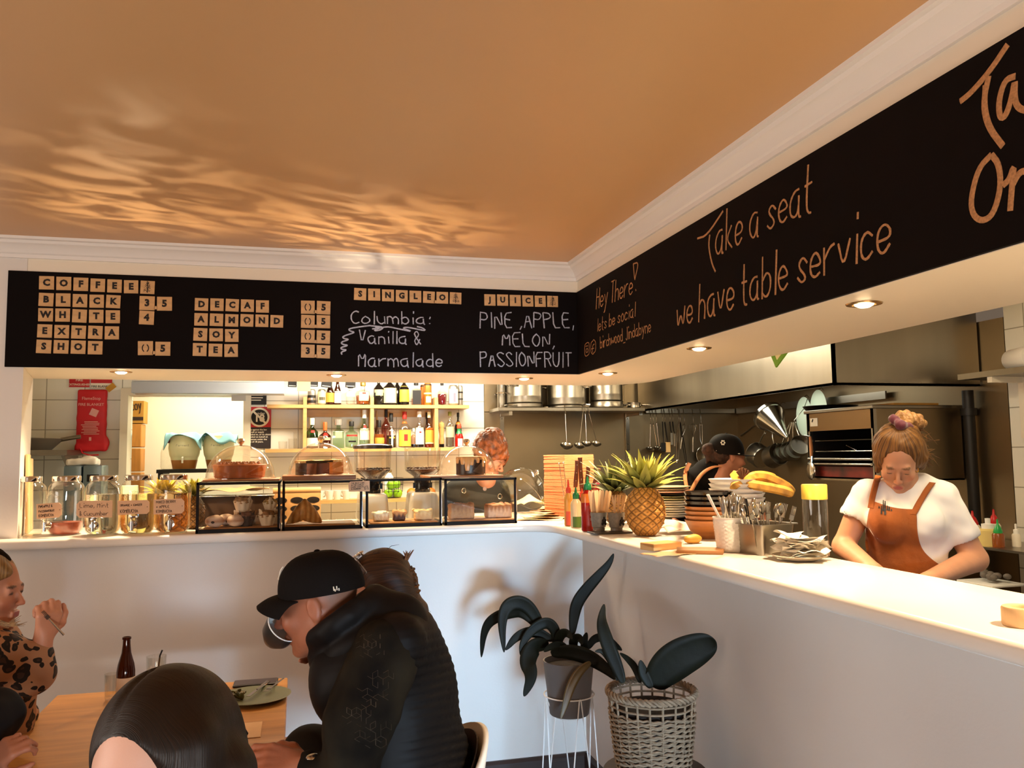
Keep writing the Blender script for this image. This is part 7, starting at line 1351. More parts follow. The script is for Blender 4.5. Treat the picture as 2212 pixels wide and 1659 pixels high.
for hx0, hy0, s_ in ((805, 1480, 26), (795, 1395, 20), (800, 1590, 26), (770, 1540, 24)):
    for q in range(40):
        a = (q % 6)*PI/3+PI/6; r0_, r1_ = ((0, 1), (1, 1))[q % 2]; a2 = a+(PI/3 if q % 2 else 0); cz_ = random.randrange(-1, 2); cx_, cy_ = hx0+(random.randrange(-1, 2)+.5*(cz_ % 2))*s_*.87, hy0+cz_*s_*.75; pp_ = []
        for k in range(4):
            t = k/3; x = cx_+s_*.5*(math.cos(a)*r0_*(1-t)+math.cos(a2)*r1_*t); y = cy_+s_*.5*(math.sin(a)*r0_*(1-t)+math.sin(a2)*r1_*t); hh_ = jb.ray_cast(CAM, ray(x, y).normalized())
            if hh_[0] is not None and abs((hh_[0]-CAM).dot(_f)-1.87) < .09: pp_.append(hh_[0])
        if len(pp_) == 4: b.tube(pp_, .0006, 4, flat=.5)
b.obj('sleeve_print', mat('print_grey', '#5a4a3a', .6), man, kind='stuff')
tr = [('c', hip-VY*.09+VZ*.0, kn0, .10, .075), ('c', hip+VY*.09, kn1, .10, .068), ('c', kn0, ft0+VZ*.05, .07, .055), ('c', kn1, ft1+VZ*.05, .07, .055)]
sdf(tr, .01, .03, lambda V: .003*wob(V, 40, 6)).obj('trousers', mat('dark_trousers', '#231c16', .8, spec=.12), man, 180)
for ft in (ft0, ft1): sdf([('c', ft-VZ*.02, ft-VX*.17+VZ*-.025, .05, .036)], .008, .01).obj('shoe', M_BLACK, man, 180)
# cap in head coordinates
def cap(o, H, m, rx=.104, ry=.085, hz=.108, z0=.045, bl=.085, flat=False, x0=-.012):
    b = B(M4(H)); n = 40
    b.lathe([(1.0, z0-.012), (1.005, z0)]+[(math.cos(t*PI/2/12)**.72, z0+hz*math.sin(t*PI/2/12)) for t in range(1, 12)]+[(0, z0+hz)], n, (x0, 0, 0), sx=rx, sy=ry)
    b.ell((x0, 0, z0+hz), (.008, .008, .005)); b.obj('cap_crown', m, o, 60)
    b = B(M4(H)); f = lambda u, v, dz: (x0+rx*.86*math.sqrt(max(0, 1-(v*.93)**2))+(bl*(1-.30*v*v))*u*(1 if not flat else 1.05), v*ry*.97, z0-.004+dz-(.030 if not flat else .006)*v*v*(.35+.65*u)-.016*u*u*(0 if flat else 1)+(.004 if not flat else 0)*math.sin(PI*u))
    nu, nv = 12, 21; vs = [f(i/(nu-1), j/(nv-1)*2-1, 0) for i in range(nu) for j in range(nv)]+[f(i/(nu-1), j/(nv-1)*2-1, -.004) for i in range(nu) for j in range(nv)]; k = nu*nv
    fs = [(i*nv+j, (i+1)*nv+j, (i+1)*nv+j+1, i*nv+j+1) for i in range(nu-1) for j in range(nv-1)]; fs += [tuple(q+k for q in t[::-1]) for t in fs]; per = [i*nv for i in range(nu)]+[(nu-1)*nv+j for j in range(1, nv)]+[i*nv+nv-1 for i in range(nu-2, -1, -1)]+list(range(nv-2, 0, -1)); fs += [(per[i], per[(i+1) % len(per)], per[(i+1) % len(per)]+k, per[i]+k) for i in range(len(per))]
    b.add(vs, fs); b.obj('cap_bill', m, o, 50)
M_CAP = mat('black_cap', '#120d0b', .75, spec=.12, bump=.1, bs=200)
Hc = hframe(688, 1296, D, 176, 8, 0, .98); cap(man, Hc, M_CAP, .112, .090, .094, .030, .076)
b = B(M4(Hc)); pts = [(.068, .022, .100), (.078, .014, .092), (.088, .004, .076), (.091, .006, .068), (.088, .014, .070)]; b.tube([(p[0]+.0, p[1]+.014, p[2]) for p in pts], .0022, 6)
b.obj('cap_emblem', W_, man); b = B(M4(Hc))
for k in range(6): b.box((-.080+.004*k, .0825-.003*abs(k-2), .028+.004*(k % 2)), (.0022, .002, .010 if k % 2 else .006))
b.obj('strap_print', W_, man)
b = B()                                                            # watch
wd_ = (wr0-el0)/np.linalg.norm(wr0-el0); fr = frame(wd_); cw = wr0-wd_*.012; b.tube([Vector(cw+fr@np.array((.034*math.cos(a), .030*math.sin(a), 0))) for a in np.linspace(0, 2*PI, 25)[:-1]], .006, 8, closed=True); b.ell(Vector(cw+VZ*.032-VY*.008), (.018, .018, .007)); b.obj('wrist_watch', M_STEELP, man)
# cup
cpos = PX(603, 1366, 2.10); o = thing('coffee_cup', 'grey coffee cup with white inside held at the mouth of the man', 'cup', cpos); ax_ = Vector((VX*.62+VZ*.66-VY*.42)); o.rotation_mode = 'QUATERNION'; o.rotation_quaternion = Vector((0, 0, 1)).rotation_difference(ax_.normalized())
B().lathe([(0, -.040), (.020, -.040), (.024, -.036), (.040, -.012), (.046, .016), (.0475, .030), (.0485, .030)], 36).obj('cup', mat('charcoal_glaze', '#2f2b27', .3), o); B().lathe([(.0485, .030), (.0470, .0325), (.045, .030), (.043, .014), (.036, -.012), (0, -.030)], 36).obj('white_inside', M_WGL, o)
q = M4((cpos, np.array(o.rotation_quaternion.to_matrix()), 1)); B().tube([(.03, .034, .014), (.042, .048, .016), (.048, .052, .0), (.036, .042, -.018), (.026, .030, -.016)], .0055, 8).obj('handle', mat('charcoal_glaze'), o)
# ---- woman behind him ---------------------------------------------------------------
D2 = 2.82; H = hframe(826, 1268, D2, 182, 14, 0, .95); wb = person('person', 'woman with sunglasses on her head and a claw clip, behind the man in the cap', D2)
hip2 = PX(890, 1640, D2); b = sdf(head_prims(H, True, .16)+[('c', T_(H, (-.045, 0, -.16)), hip2, .09, .13, dict(k=.06)), ('c', PX(880, 1395, D2-.16), PX(880, 1395, D2+.16), .055, .055), ('c', PX(880, 1395, D2-.17), PX(850, 1530, D2-.2), .045, .04), ('c', PX(850, 1530, D2-.2), PX(760, 1540, D2-.1), .038, .03), ('c', hip2, hip2-VX*.42, .11, .075), ('c', hip2-VX*.42, np.array((*(hip2-VX*.42)[:2], .05)), .07, .05)], .0065, .015); b.vc = skincol(b.V, H, SK, (.4, .12, .1), (.1, .05, .03)); b.obj('body', M_SKIN, wb, 180)
sdf([('c', PX(868, 1390, D2), hip2, .115, .145, dict(k=.05)), ('c', PX(880, 1392, D2-.16), PX(880, 1392, D2+.16), .068, .068), ('c', PX(880, 1395, D2-.17), PX(850, 1530, D2-.2), .058, .052), ('c', PX(850, 1530, D2-.2), PX(775, 1540, D2-.12), .05, .04), ('c', PX(890, 1350, D2), PX(880, 1420, D2), .06, .09)], .008, .03, lambda V: .003*wob(V, 40, 2)).obj('black_top', mat('black_knit', '#16110f', .8, spec=.12), wb, 180)
M_HB = hairmat('brown_hair', '#4a2c18', '#1d0f08', (2, 2, 9)); hp = [('e', T_(H, (-.016, 0, .035)), (.094, .084, .095), H[1]), ('e', T_(H, (-.055, 0, -.02)), (.060, .075, .085), H[1]), ('e', T_(H, (.03, 0, .085)), (.06, .07, .035), H[1]), ('c', T_(H, (-.085, 0, -.07)), T_(H, (-.108, 0, -.105)), .034, .030), ('c', T_(H, (-.10, .0, -.12)), T_(H, (-.08, .02, -.16)), .028, .010), ('e', T_(H, (.055, 0, -.045)), (.07, .07, .085), H[1], dict(cut=True, k=.02))]
b = sdf(hp, .005, .025, lambda V: .0025*wob(V, 50, 3)); Lq = loc(H, b.V); b.vc = np.c_[np.arctan2(Lq[:, 1], Lq[:, 2]+.045)*.1+.003*wob(b.V, 35, 2), Lq[:, 0]*.6, Lq[:, 2]*.1]; b.obj('hair', strandmat('brown_strands', '#54341e', '#180c06', 500), wb, 180)
b = B(); R_ = random.Random(5)
def st_(i): a = T_(H, (-.07-.05*R_.random(), R_.uniform(-.05, .05), -.09+.05*R_.random())); return [Vector(a), Vector(a+R_.uniform(.01, .035)*VX-VZ*.03), Vector(a+R_.uniform(.0, .05)*VX-VZ*R_.uniform(.05, .1))]
def st2(i): a = T_(H, (-.06+.12*R_.random(), R_.uniform(-.05, .05), .125)); return [Vector(a), Vector(a+R_.uniform(-.01, .02)*VX+VZ*.006), Vector(a+R_.uniform(-.01, .05)*VX+VZ*R_.uniform(.0, .012))]
strands(b, 34, lambda i: st_(i) if i < 22 else st2(i)).obj('loose_strands', M_HB, wb, kind='stuff')
b = B()
for k in range(18): a = T_(H, (-.088+R_.uniform(-.012, .012), R_.uniform(-.025, .025), .06)); b.tube([Vector(a), Vector(a+VX*.012+VZ*.02), Vector(a+VX*R_.uniform(.0, .03)+VZ*R_.uniform(.03, .05))], [.004, .003, .001], 6)
b.obj('hair_tuft', mat('tuft_hair', '#8a5426', .5, var=.4, vs=40), wb)
M_CLAW = mat('tortoise', '#2a1208', .25, col2='#6b3a12', vs=30); b = B()
for sg in (-1, 1):
    for k in range(5): a = T_(H, (-.108, sg*.006, .035-.02*k)); b.tube([Vector(a), Vector(a+VX*.014+VY*sg*.02), Vector(a-VX*.004+VY*sg*.04)], [.006, .005, .003], 8)
b.tube([Vector(T_(H, (-.112, 0, .045))), Vector(T_(H, (-.122, 0, .0))), Vector(T_(H, (-.114, 0, -.05)))], .008, 8); b.obj('claw_clip', M_CLAW, wb)
o = thing('sunglasses', 'sunglasses pushed up on the head of the woman with the claw clip', 'sunglasses', T_(H, (.066, 0, .128))); b = B(M4((np.zeros(3), H[1]@np.array(Euler((0, -1.05, 0)).to_matrix()), 1)))
for sg in (-1, 1): b.tube([(.004*math.cos(2*a), sg*.034+.028*math.cos(a), .022*math.sin(a)) for a in np.linspace(0, 2*PI, 25)[:-1]], .0028, 8, closed=True)
b.tube([(0, -.008, .006), (.003, 0, .009), (0, .008, .006)], .0025, 6).tube([(0, .062, .01), (-.06, .074, .006), (-.11, .07, -.02)], .003, 6).tube([(0, -.062, .01), (-.06, -.074, .006), (-.11, -.07, -.02)], .003, 6); b.obj('frame', M_CHROME, o)
b = B(M4((np.zeros(3), H[1]@np.array(Euler((0, -1.05, 0)).to_matrix()), 1)))
for sg in (-1, 1): b.lathe([(0, 0), (.026, -.001)], 24, (0, sg*.034, 0), (0, PI/2, 0), sx=.8); b.obj('lens', M_DRK, o); b = B(b.T)
# ---- woman in the apron ---------------------------------------------------------------
D3 = 3.2; H = hframe(1941, 992, D3, -118, 36, -4, .96); wa = person('person', 'woman in white T-shirt and rust apron looking down behind the counter', D3)
nb = PX(1962, 1068, D3+.04); hip3 = PX(1965, 1430, D3+.04); sl, sr_ = PX(1872, 1070, D3+.06), PX(2036, 1078, D3+.02); el, er = PX(1822, 1180, D3+.06), PX(2106, 1208, D3-.02); wl, wr_ = PX(1888, 1232, D3-.22), PX(1998, 1256, D3-.20)
hd = head_prims(H, True, .0)+[('c', T_(H, (-.03, 0, -.05)), nb, .05, .055, dict(k=.03))]
bd = hd+[('c', nb, PX(1962, 1120, D3+.06), .052, .07, dict(k=.04)), ('c', PX(1960, 1130, D3+.06), hip3, .085, .11, dict(k=.05)), ('c', sl, sr_, .045, .045, dict(k=.03)), ('c', sl, el, .052, .040, dict(k=.02)), ('c', el, wl, .042, .028, dict(k=.015)), ('c', sr_, er, .054, .044, dict(k=.02)), ('c', er, wr_, .047, .029, dict(k=.015))]
bd += hand_prims(wl, VX*.5-VY*.5-VZ*.3, VZ, 1, (.3, .5, .4), .92)+hand_prims(wr_, -VX*.75-VY*.4-VZ*.1, VZ, -1, (.3, .5, .4), .92)
for q in (-.09, .09): kq = hip3+VX*q; bd += [('c', kq, np.array((*kq[:2], .5)), .09, .065, dict(k=.03)), ('c', np.array((*kq[:2], .5)), np.array((*kq[:2], .06)), .06, .045), ('c', np.array((*kq[:2], .05)), np.array((*kq[:2], .045))-VY*.15, .045, .035)]
b = sdf(bd, .0058, .012); b.vc = skincol(b.V, H, (.60, .285, .155), (.42, .10, .08), (.20, .10, .045)); b.obj('body', M_SKIN, wa, 180)
ts = [('e', PX(1960, 1150, D3+.045), (.158, .118, .20), XZ(0)), ('c', PX(1880, 1066, D3+.06), PX(2028, 1072, D3+.03), .056, .058, dict(k=.05)), ('c', PX(1945, 1052, D3+.05), PX(1985, 1052, D3+.05), .052, .052, dict(k=.05)), ('c', hip3+VZ*.34, hip3, .145, .165, dict(k=.06)),
      ('c', PX(1868, 1070, D3+.06), PX(1848, 1112, D3+.06), .053, .058, dict(k=.03)), ('c', PX(2038, 1078, D3+.02), PX(2074, 1150, D3), .059, .067, dict(k=.035)), ('e', PX(1920, 1130, D3-.05), (.075, .06, .07), XZ(0), dict(k=.05)), ('e', PX(1995, 1130, D3-.05), (.075, .06, .07), XZ(0), dict(k=.05)), ('e', np.array(T_(H, (.0, 0, -.055)))*1.0, (.064, .066, .085), H[1], dict(k=.012, cut=True)), ('c', PX(1842, 1128, D3+.06), PX(1836, 1150, D3+.06), .056, .058, dict(k=.006, cut=True)), ('c', PX(2089, 1178, D3-.005), PX(2097, 1196, D3-.01), .062, .066, dict(k=.006, cut=True))]
b = sdf(ts, .0055, .03, lambda V: .0035*wob(V, 38, 8)+.0022*wob(V, 75, 2)); shirt = b; b.obj('white_tshirt', mat('white_cotton', '#f2ebe2', .85, sheen=.1), wa, 180); bv = bvh_of(b)
M_APR = mat('rust_canvas', '#a5571c', .85, var=.28, vs=9, bump=.15, bs=90, sheen=.1)
lft = curvepts([(1886, 1082), (1877, 1100), (1872, 1130), (1868, 1165), (1874, 1200), (1872, 1250)], 60); rgt = curvepts([(1974, 1100), (1981, 1110), (1981, 1150), (1990, 1185), (2012, 1208), (2040, 1226), (2052, 1250)], 60)
def bib(u, v): i = int(round(v*59)); a, c = lft[i], rgt[i]; return a[0]+(c[0]-a[0])*u, a[1]+(c[1]-a[1])*u+5*math.sin(PI*u)*(1-v)
q = drape(bv, bib, 44, 60, .010).obj('apron_bib', M_APR, wa, 180); q.modifiers.new('thickness', 'SOLIDIFY').thickness = .003
def strap(pts, wd): 
    P = curvepts(pts, 18); return drape(bv, lambda u, v: (P[int(round(u*17))][0]+(v-.5)*wd, P[int(round(u*17))][1]+(v-.5)*2), 18, 4, .008)
for pts, w_ in (([(1897, 1027), (1890, 1050), (1884, 1075), (1881, 1098)], 13), ([(2014, 1043), (2002, 1058), (1984, 1090), (1972, 1112)], 14)): q = strap(pts, w_).obj('apron_strap', M_APR, wa, 180); q.modifiers.new('thickness', 'SOLIDIFY').thickness = .003
b = drape(bv, lambda u, v: (1880+14*u, 1083+26*v), 3, 4, .008); b = B()
for x, y0, y1, w_ in ((1908, 1080, 1104, 4), (1912, 1082, 1112, 5), (1904, 1092, 1110, 4), (1917, 1092, 1102, 4), (1899, 1093, 1098, 4), (1926, 1099, 1104, 3), (1921, 1094, 1103, 4)): k = drape(bv, lambda u, v: (x+(v-.5)*w_*(.4+.6*u), y0+(y1-y0)*u), 5, 3, .013); b.add(k.v, k.f)
b.obj('tree_print', M_BLK2, wa, 0)
M_HS = hairmat('sandy_hair', '#9a6a34', '#3f2410', (1, 1, 1), .5, 40); hp = [('e', T_(H, (-.028, 0, .045)), (.105, .088, .092), H[1]), ('e', T_(H, (-.05, 0, .0)), (.085, .09, .085), H[1]), ('c', T_(H, (-.02, .083, .0)), T_(H, (-.03, .086, -.05)), .022, .012), ('c', T_(H, (.03, -.078, .03)), T_(H, (.03, -.078, -.04)), .014, .006), ('e', T_(H, (.092, 0, -.03)), (.078, .070, .112), H[1], dict(cut=True, k=.012)), ('e', T_(H, (.0, 0, -.12)), (.09, .1, .07), H[1], dict(cut=True, k=.02))]
b = sdf(hp, .005, .03, lambda V: (lambda Lq: .0016*np.sin(26*np.arctan2(Lq[:, 1], Lq[:, 0]+.03)+3*wob(V, 30, 1))+.0045*wob(V, 48, 3)+.002*wob(V, 120, 6))(loc(H, V))); Lq = loc(H, b.V); b.vc = np.c_[np.arctan2(Lq[:, 1], Lq[:, 0]+.03)*.1+.004*wob(b.V, 40, 2), Lq[:, 2]*.5, Lq[:, 0]*0]; b.obj('hair', strandmat('sandy_strands', '#94642e', '#2c170a', 300, .55), wa, 180)
bc = PX(1962, 908, D3+.02); b = sdf([('e', bc, (.055, .045, .034), XZ(-.35)), ('e', bc+VX*.03-VZ*.012, (.035, .035, .028), XZ(0)), ('c', bc-VX*.02-VZ*.01, PX(1945, 928, D3), .026, .04)], .005, .02, lambda V: .004*wob(V, 110, 1)+.003*np.sin(V@VX*260)); b.obj('hair_bun', mat('bun_hair', '#c8965a', .5, col2='#6b4218', vs=30, bump=.6, bs=100), wa, 180)
b = sdf([('c', PX(1930, 905, D3-.02), PX(1945, 918, D3-.05), .015, .018), ('c', PX(1945, 918, D3-.05), PX(1966, 923, D3-.03), .018, .014), ('c', PX(1930, 905, D3-.02), PX(1938, 915, D3+.03), .014, .014)], .004, .012, lambda V: .003*wob(V, 140, 5)); b.obj('scrunchie', mat('maroon_velvet', '#5e1426', .7, sheen=.4), wa, 180)
b = B(); rs = random.Random(11)
def st3(i):
    if i < 34: a = PX(rs.uniform(1968, 2000), rs.uniform(925, 985), D3-.01); return [Vector(a), Vector(a+VX*rs.uniform(.01, .03)-VZ*rs.uniform(0, .02)), Vector(a+VX*rs.uniform(.02, .06)-VZ*rs.uniform(-.005, .06))]
    if i < 50: a = PX(rs.uniform(1985, 2003), rs.uniform(985, 1000), D3); return [Vector(a), Vector(a+VX*.012-VZ*.012), Vector(a+VX*rs.uniform(-.01, .03)-VZ*rs.uniform(.02, .035))]
    a = PX(rs.uniform(1950, 1958), 975, D3-.105); return [Vector(a), Vector(a+VX*.008-VZ*.05-VY*.0), Vector(a-VX*rs.uniform(.0, .03)-VZ*.13-VY*.02)]
strands(b, 50, st3, .0012).obj('loose_strands', M_HS, wa, kind='stuff'); q = PX(1980, 1015, D3-.03); B().tube([Vector(q+VX*.007*math.cos(a)+VZ*.009*math.sin(a)) for a in np.linspace(0, 2*PI, 17)[:-1]], .0016, 6, closed=True).obj('earring', mat('gold', '#d9a441', .2, 1), wa)
# ---- man in the kitchen -----------------------------------------------------------------
D4 = 4.72; H = hframe(1572, 984, D4, 14, 10, 0, .96); wk = person('person', 'man in black cap and T-shirt with tan apron straps in the kitchen', D4)
hp4 = PX(1540, 1330, D4+.05); s4a, s4b = PX(1506, 1044, D4-.02), PX(1592, 1052, D4+.14)
bd = head_prims(H, False, .15)+[('c', T_(H, (-.045, 0, -.14)), PX(1545, 1080, D4+.05), .055, .09, dict(k=.04)), ('c', PX(1545, 1080, D4+.05), hp4, .10, .11), ('c', s4a, s4b, .055, .055), ('c', s4a, PX(1470, 1120, D4-.02), .055, .045), ('c', PX(1470, 1120, D4-.02), PX(1530, 1160, D4-.1), .042, .03), ('c', s4b, PX(1640, 1110, D4+.05), .055, .045), ('c', PX(1640, 1110, D4+.05), PX(1670, 1150, D4-.05), .042, .03)]
for q in (-.09, .09): kq = hp4+VX*q; bd += [('c', kq, np.array((*kq[:2], .06)), .09, .05, dict(k=.03)), ('c', np.array((*kq[:2], .05)), np.array((*kq[:2], .045))+VX*.15, .045, .035)]
b = sdf(bd, .0068, .013); b.vc = skincol(b.V, H, (.42, .165, .09), (.35, .12, .09), (.08, .04, .02), (.26, .10, .05)); b.obj('body', M_SKIN, wk, 180)
b = sdf([('e', PX(1545, 1110, D4+.05), (.20, .14, .26), XZ(0)), ('c', s4a, s4b, .088, .088, dict(k=.06)), ('c', PX(1549, 1008, D4+.03), PX(1546, 1060, D4+.04), .080, .12, dict(k=.05)), ('e', PX(1540, 1022, D4+.02), (.115, .09, .07), XZ(-.3), dict(k=.04)), ('c', hp4+VZ*.3, hp4, .16, .16, dict(k=.06)), ('c', s4a, PX(1478, 1105, D4-.02), .075, .072, dict(k=.03)), ('c', s4b, PX(1630, 1095, D4+.06), .075, .068, dict(k=.03))], .007, .04, lambda V: .003*wob(V, 35, 8)); b.obj('black_tshirt', mat('black_cotton', '#0f0b09', .85, spec=.12), wk, 180); bv4 = bvh_of(b)
M_TAN = mat('tan_strap', '#d08a58', .7)
for pts in ([(1490, 1000), (1481, 1015), (1480, 1035), (1488, 1070)], [(1566, 1008), (1540, 1007), (1512, 1025), (1488, 1070)]):
    P = curvepts(pts, 18); q = drape(bv4, lambda u, v: (P[int(round(u*17))][0]+(v-.5)*8, P[int(round(u*17))][1]+(v-.5)*3), 18, 3, .008).obj('apron_strap', M_TAN, wk, 180); q.modifiers.new('thickness', 'SOLIDIFY').thickness = .003
cap(wk, hframe(1571, 990, D4, 14, 4, 0, .98), M_CAP, .110, .093, .112, .030, .085, True); M_HK = hairmat('dark_brown_hair', '#452410', '#1c0d05', (1, 1, 1), .8)
b = sdf([('e', T_(H, (-.06, 0, -.01)), (.06, .078, .06), H[1]), ('e', T_(H, (-.125, 0, .015)), (.042, .04, .038), H[1]), ('c', T_(H, (-.12, 0, -.01)), T_(H, (-.13, 0, -.07)), .02, .006)], .006, .02, lambda V: .004*wob(V, 120, 2)); b.obj('hair', M_HK, wk, 180)
Hc = hframe(1571, 990, D4, 14, 4, 0, .98); b = B(M4(Hc)); b.tube([(-.10+.012*k, -.052-.0045*k, .038-.0015*k) for k in range(5)], .004, 6).tube([(-.005+.012*k, -.089+.001*k, .028) for k in range(4)], .003, 6)
for k in range(6): a = k*PI/3; b.ell((-.070+.009*math.cos(a), -.074-.003*math.cos(a), .085+.011*math.sin(a)), (.005, .003, .005))
b.obj('cap_marks', W_, wk)
# ---- curly haired woman behind the cases ---------------------------------------------------
D5 = 5.15; H = hframe(1060, 990, D5, -25, 30, 0, .95); wc_ = person('person', 'woman with messy curly auburn hair bending behind the right display case', D5)
n5 = PX(1050, 1036, D5); h5 = PX(1030, 1290, D5+.1); bd = head_prims(H, True, 0)+[('c', T_(H, (-.03, 0, -.05)), n5, .05, .06), ('c', n5, PX(1045, 1090, D5+.08), .045, .06, dict(k=.03)), ('c', PX(1045, 1090, D5+.08), h5, .06, .10, dict(k=.05)), ('c', PX(990, 1066, D5+.04), PX(1080, 1066, D5+.06), .045, .045), ('c', PX(985, 1062, D5), PX(965, 1120, D5-.05), .05, .04), ('c', PX(1085, 1062, D5+.05), PX(1098, 1120, D5), .05, .04), ('c', h5-VX*.08, np.array((*(h5-VX*.08)[:2], .05)), .09, .05), ('c', h5+VX*.08, np.array((*(h5+VX*.08)[:2], .05)), .09, .05)]
b = sdf(bd, .0075, .013); b.vc = skincol(b.V, H, SK, (.4, .12, .1), (.15, .07, .03)); b.obj('body', M_SKIN, wc_, 180)
b = sdf([('e', PX(1030, 1110, D5+.05), (.21, .14, .22), XZ(0)), ('c', PX(985, 1064, D5), PX(1085, 1064, D5+.05), .075, .075, dict(k=.05)), ('c', h5+VZ*.3, h5, .16, .17, dict(k=.05)), ('c', PX(985, 1064, D5), PX(970, 1110, D5-.03), .066, .06), ('c', PX(1085, 1064, D5+.05), PX(1095, 1110, D5+.02), .066, .06), ('e', n5+VZ*.045, (.07, .07, .06), XZ(0), dict(cut=True, k=.02))], .008, .04, lambda V: .004*wob(V, 30, 2)); b.obj('dark_overalls', mat('olive_black', '#1d1a12', .8, var=.3, vs=7), wc_, 180)
b = B(); [b.tube([Vector(PX(x, y, D5-.14)+VX*.012*math.cos(a)+VZ*.015*math.sin(a)) for a in np.linspace(0, 2*PI, 17)[:-1]], .0025, 6, closed=True) for x, y in ((1002, 1060), (1080, 1072))]; b.lathe([(0, 0), (.012, 0), (.012, .003), (0, .003)], 16, Vector(PX(1047, 1056, D5-.15)), (PI/2, 0, 0)); b.obj('buckles', M_STEELP, wc_)
M_HC = hairmat('auburn_hair', '#9a5220', '#3a1a08', (1, 1, 1), .5, 60); b = sdf([('e', PX(1058, 968, D5), (.105, .11, .10), XZ(.0)), ('e', PX(1062, 945, D5), (.075, .08, .06), XZ(0)), ('e', PX(1078, 985, D5+.02), (.055, .09, .08), XZ(.2)), ('e', T_(H, (.08, 0, -.05)), (.06, .06, .085), H[1], dict(cut=True, k=.02))], .006, .03, lambda V: .008*wob(V, 70, 4)+.006*wob(V, 150, 7)); b.obj('curly_hair', M_HC, wc_, 180)
b = B(); rs = random.Random(4)
def st5(i): a = rs.uniform(-.5, 3.6); r = .10*rs.uniform(.9, 1.0); c_ = PX(1058, 966, D5); p = c_+VX*r*math.cos(a)+VZ*r*.95*math.sin(a); d = VX*math.cos(a)+VZ*math.sin(a); t = VX*-math.sin(a)+VZ*math.cos(a); s_ = rs.uniform(-.02, .02); return [Vector(p), Vector(p+d*.012+t*s_), Vector(p+d*rs.uniform(.015, .03)+t*s_*.2)]
strands(b, 70, st5, .0012).obj('flyaway_curls', M_HC, wc_, kind='stuff')
# ---- woman at the left edge ------------------------------------------------------------------
D6 = 2.70; H = hframe(-22, 1276, D6, 2, 4, 0, .97); wl_ = person('person', 'woman in leopard print top and dark headband at the left edge, one hand raised', D6)
s6 = PX(15, 1425, D6); e6 = PX(82, 1468, D6-.05); w6 = PX(92, 1385, D6-.04); hp6 = PX(-60, 1700, D6)
bd = head_prims(H, True, .17)+[('c', T_(H, (-.045, 0, -.16)), hp6, .09, .13, dict(k=.06)), ('c', PX(-30, 1425, D6-.15), PX(-30, 1425, D6+.16), .055, .055), ('c', s6-VY*.1, e6, .05, .04), ('c', e6, w6, .04, .028), ('c', PX(-30, 1425, D6+.17), PX(0, 1560, D6+.2), .045, .04), ('c', PX(0, 1560, D6+.2), PX(60, 1540, D6+.15), .038, .03), ('c', hp6, hp6+VX*.4, .11, .08), ('c', hp6+VX*.4, np.array((*(hp6+VX*.4)[:2], .05)), .07, .05)]
bd += hand_prims(w6, PX(106, 1330, D6-.04)-w6, VX*.75-VY*.6, 1, (.8, 1.2, .9), 1.0, .04, .6)
b = sdf(bd, .0056, .012); b.vc = skincol(b.V, H, (.55, .25, .15), (.36, .09, .07), (.10, .05, .03), None, False); b.obj('body', M_SKIN, wl_, 180)
def leop(nm):
    m = mat(nm, '#a97c5a', .8); n = m.node_tree.nodes; L = m.node_tree.links; t = n.new('ShaderNodeTexCoord'); ns = n.new('ShaderNodeTexNoise'); ns.inputs['Scale'].default_value = 14; v = n.new('ShaderNodeTexVoronoi'); v.inputs['Scale'].default_value = 26; va = n.new('ShaderNodeVectorMath'); va.operation = 'MULTIPLY_ADD'; va.inputs[1].default_value = (.07,)*3
    L.new(t.outputs['Object'], ns.inputs['Vector']); L.new(ns.outputs['Color'], va.inputs[0]); L.new(t.outputs['Object'], va.inputs[2]); L.new(va.outputs[0], v.inputs['Vector']); r = n.new('ShaderNodeValToRGB'); r.color_ramp.interpolation = 'CONSTANT'; e = r.color_ramp.elements; e[0].position = 0; e[0].color = (*hx('#3a2418'), 1); e[1].position = .24; e[1].color = (*hx('#170d08'), 1); k = e.new(.46); k.color = (*hx('#a97c5a'), 1)
    L.new(v.outputs['Distance'], r.inputs[0]); L.new(r.outputs[0], n['Principled BSDF'].inputs['Base Color']); return m
b = sdf([('c', PX(-35, 1400, D6), hp6, .11, .15, dict(k=.06)), ('c', PX(-30, 1425, D6-.15), PX(-30, 1425, D6+.16), .075, .075, dict(k=.05)), ('c', PX(15, 1420, D6-.1), PX(70, 1455, D6-.06), .075, .068, dict(k=.04)), ('c', PX(70, 1455, D6-.06), PX(84, 1412, D6-.045), .055, .042, dict(k=.03)), ('c', PX(-30, 1425, D6+.17), PX(0, 1560, D6+.2), .07, .06, dict(k=.03)), ('c', PX(0, 1560, D6+.2), PX(52, 1545, D6+.16), .055, .045, dict(k=.03)), ('c', PX(30, 1450, D6), PX(15, 1560, D6+.05), .075, .08, dict(k=.05))], .0062, .03, lambda V: .003*wob(V, 40, 2)); b.obj('leopard_top', leop('leopard_fabric'), wl_, 180)
M_HL = hairmat('blonde_hair', '#b08a58', '#5a3c1c', (2, 2, 6)); b = sdf([('e', T_(H, (-.03, 0, .04)), (.105, .086, .095), H[1]), ('c', T_(H, (-.06, -.06, -.02)), T_(H, (-.02, -.07, -.2)), .04, .03), ('c', T_(H, (-.07, .05, -.02)), T_(H, (-.05, .05, -.22)), .04, .03), ('c', T_(H, (.03, -.05, .09)), T_(H, (.07, -.04, .07)), .03, .018), ('e', T_(H, (.085, 0, -.04)), (.075, .075, .10), H[1], dict(cut=True, k=.015))], .0055, .025, lambda V: .002*wob(V, 60, 1)); Lq = loc(H, b.V); b.vc = np.c_[Lq[:, 0]*.7+Lq[:, 1]*.5, Lq[:, 2]*.5, Lq[:, 1]*.1]; b.obj('hair', strandmat('blonde_strands', '#b8925e', '#5a3c1c', 700), wl_, 180)
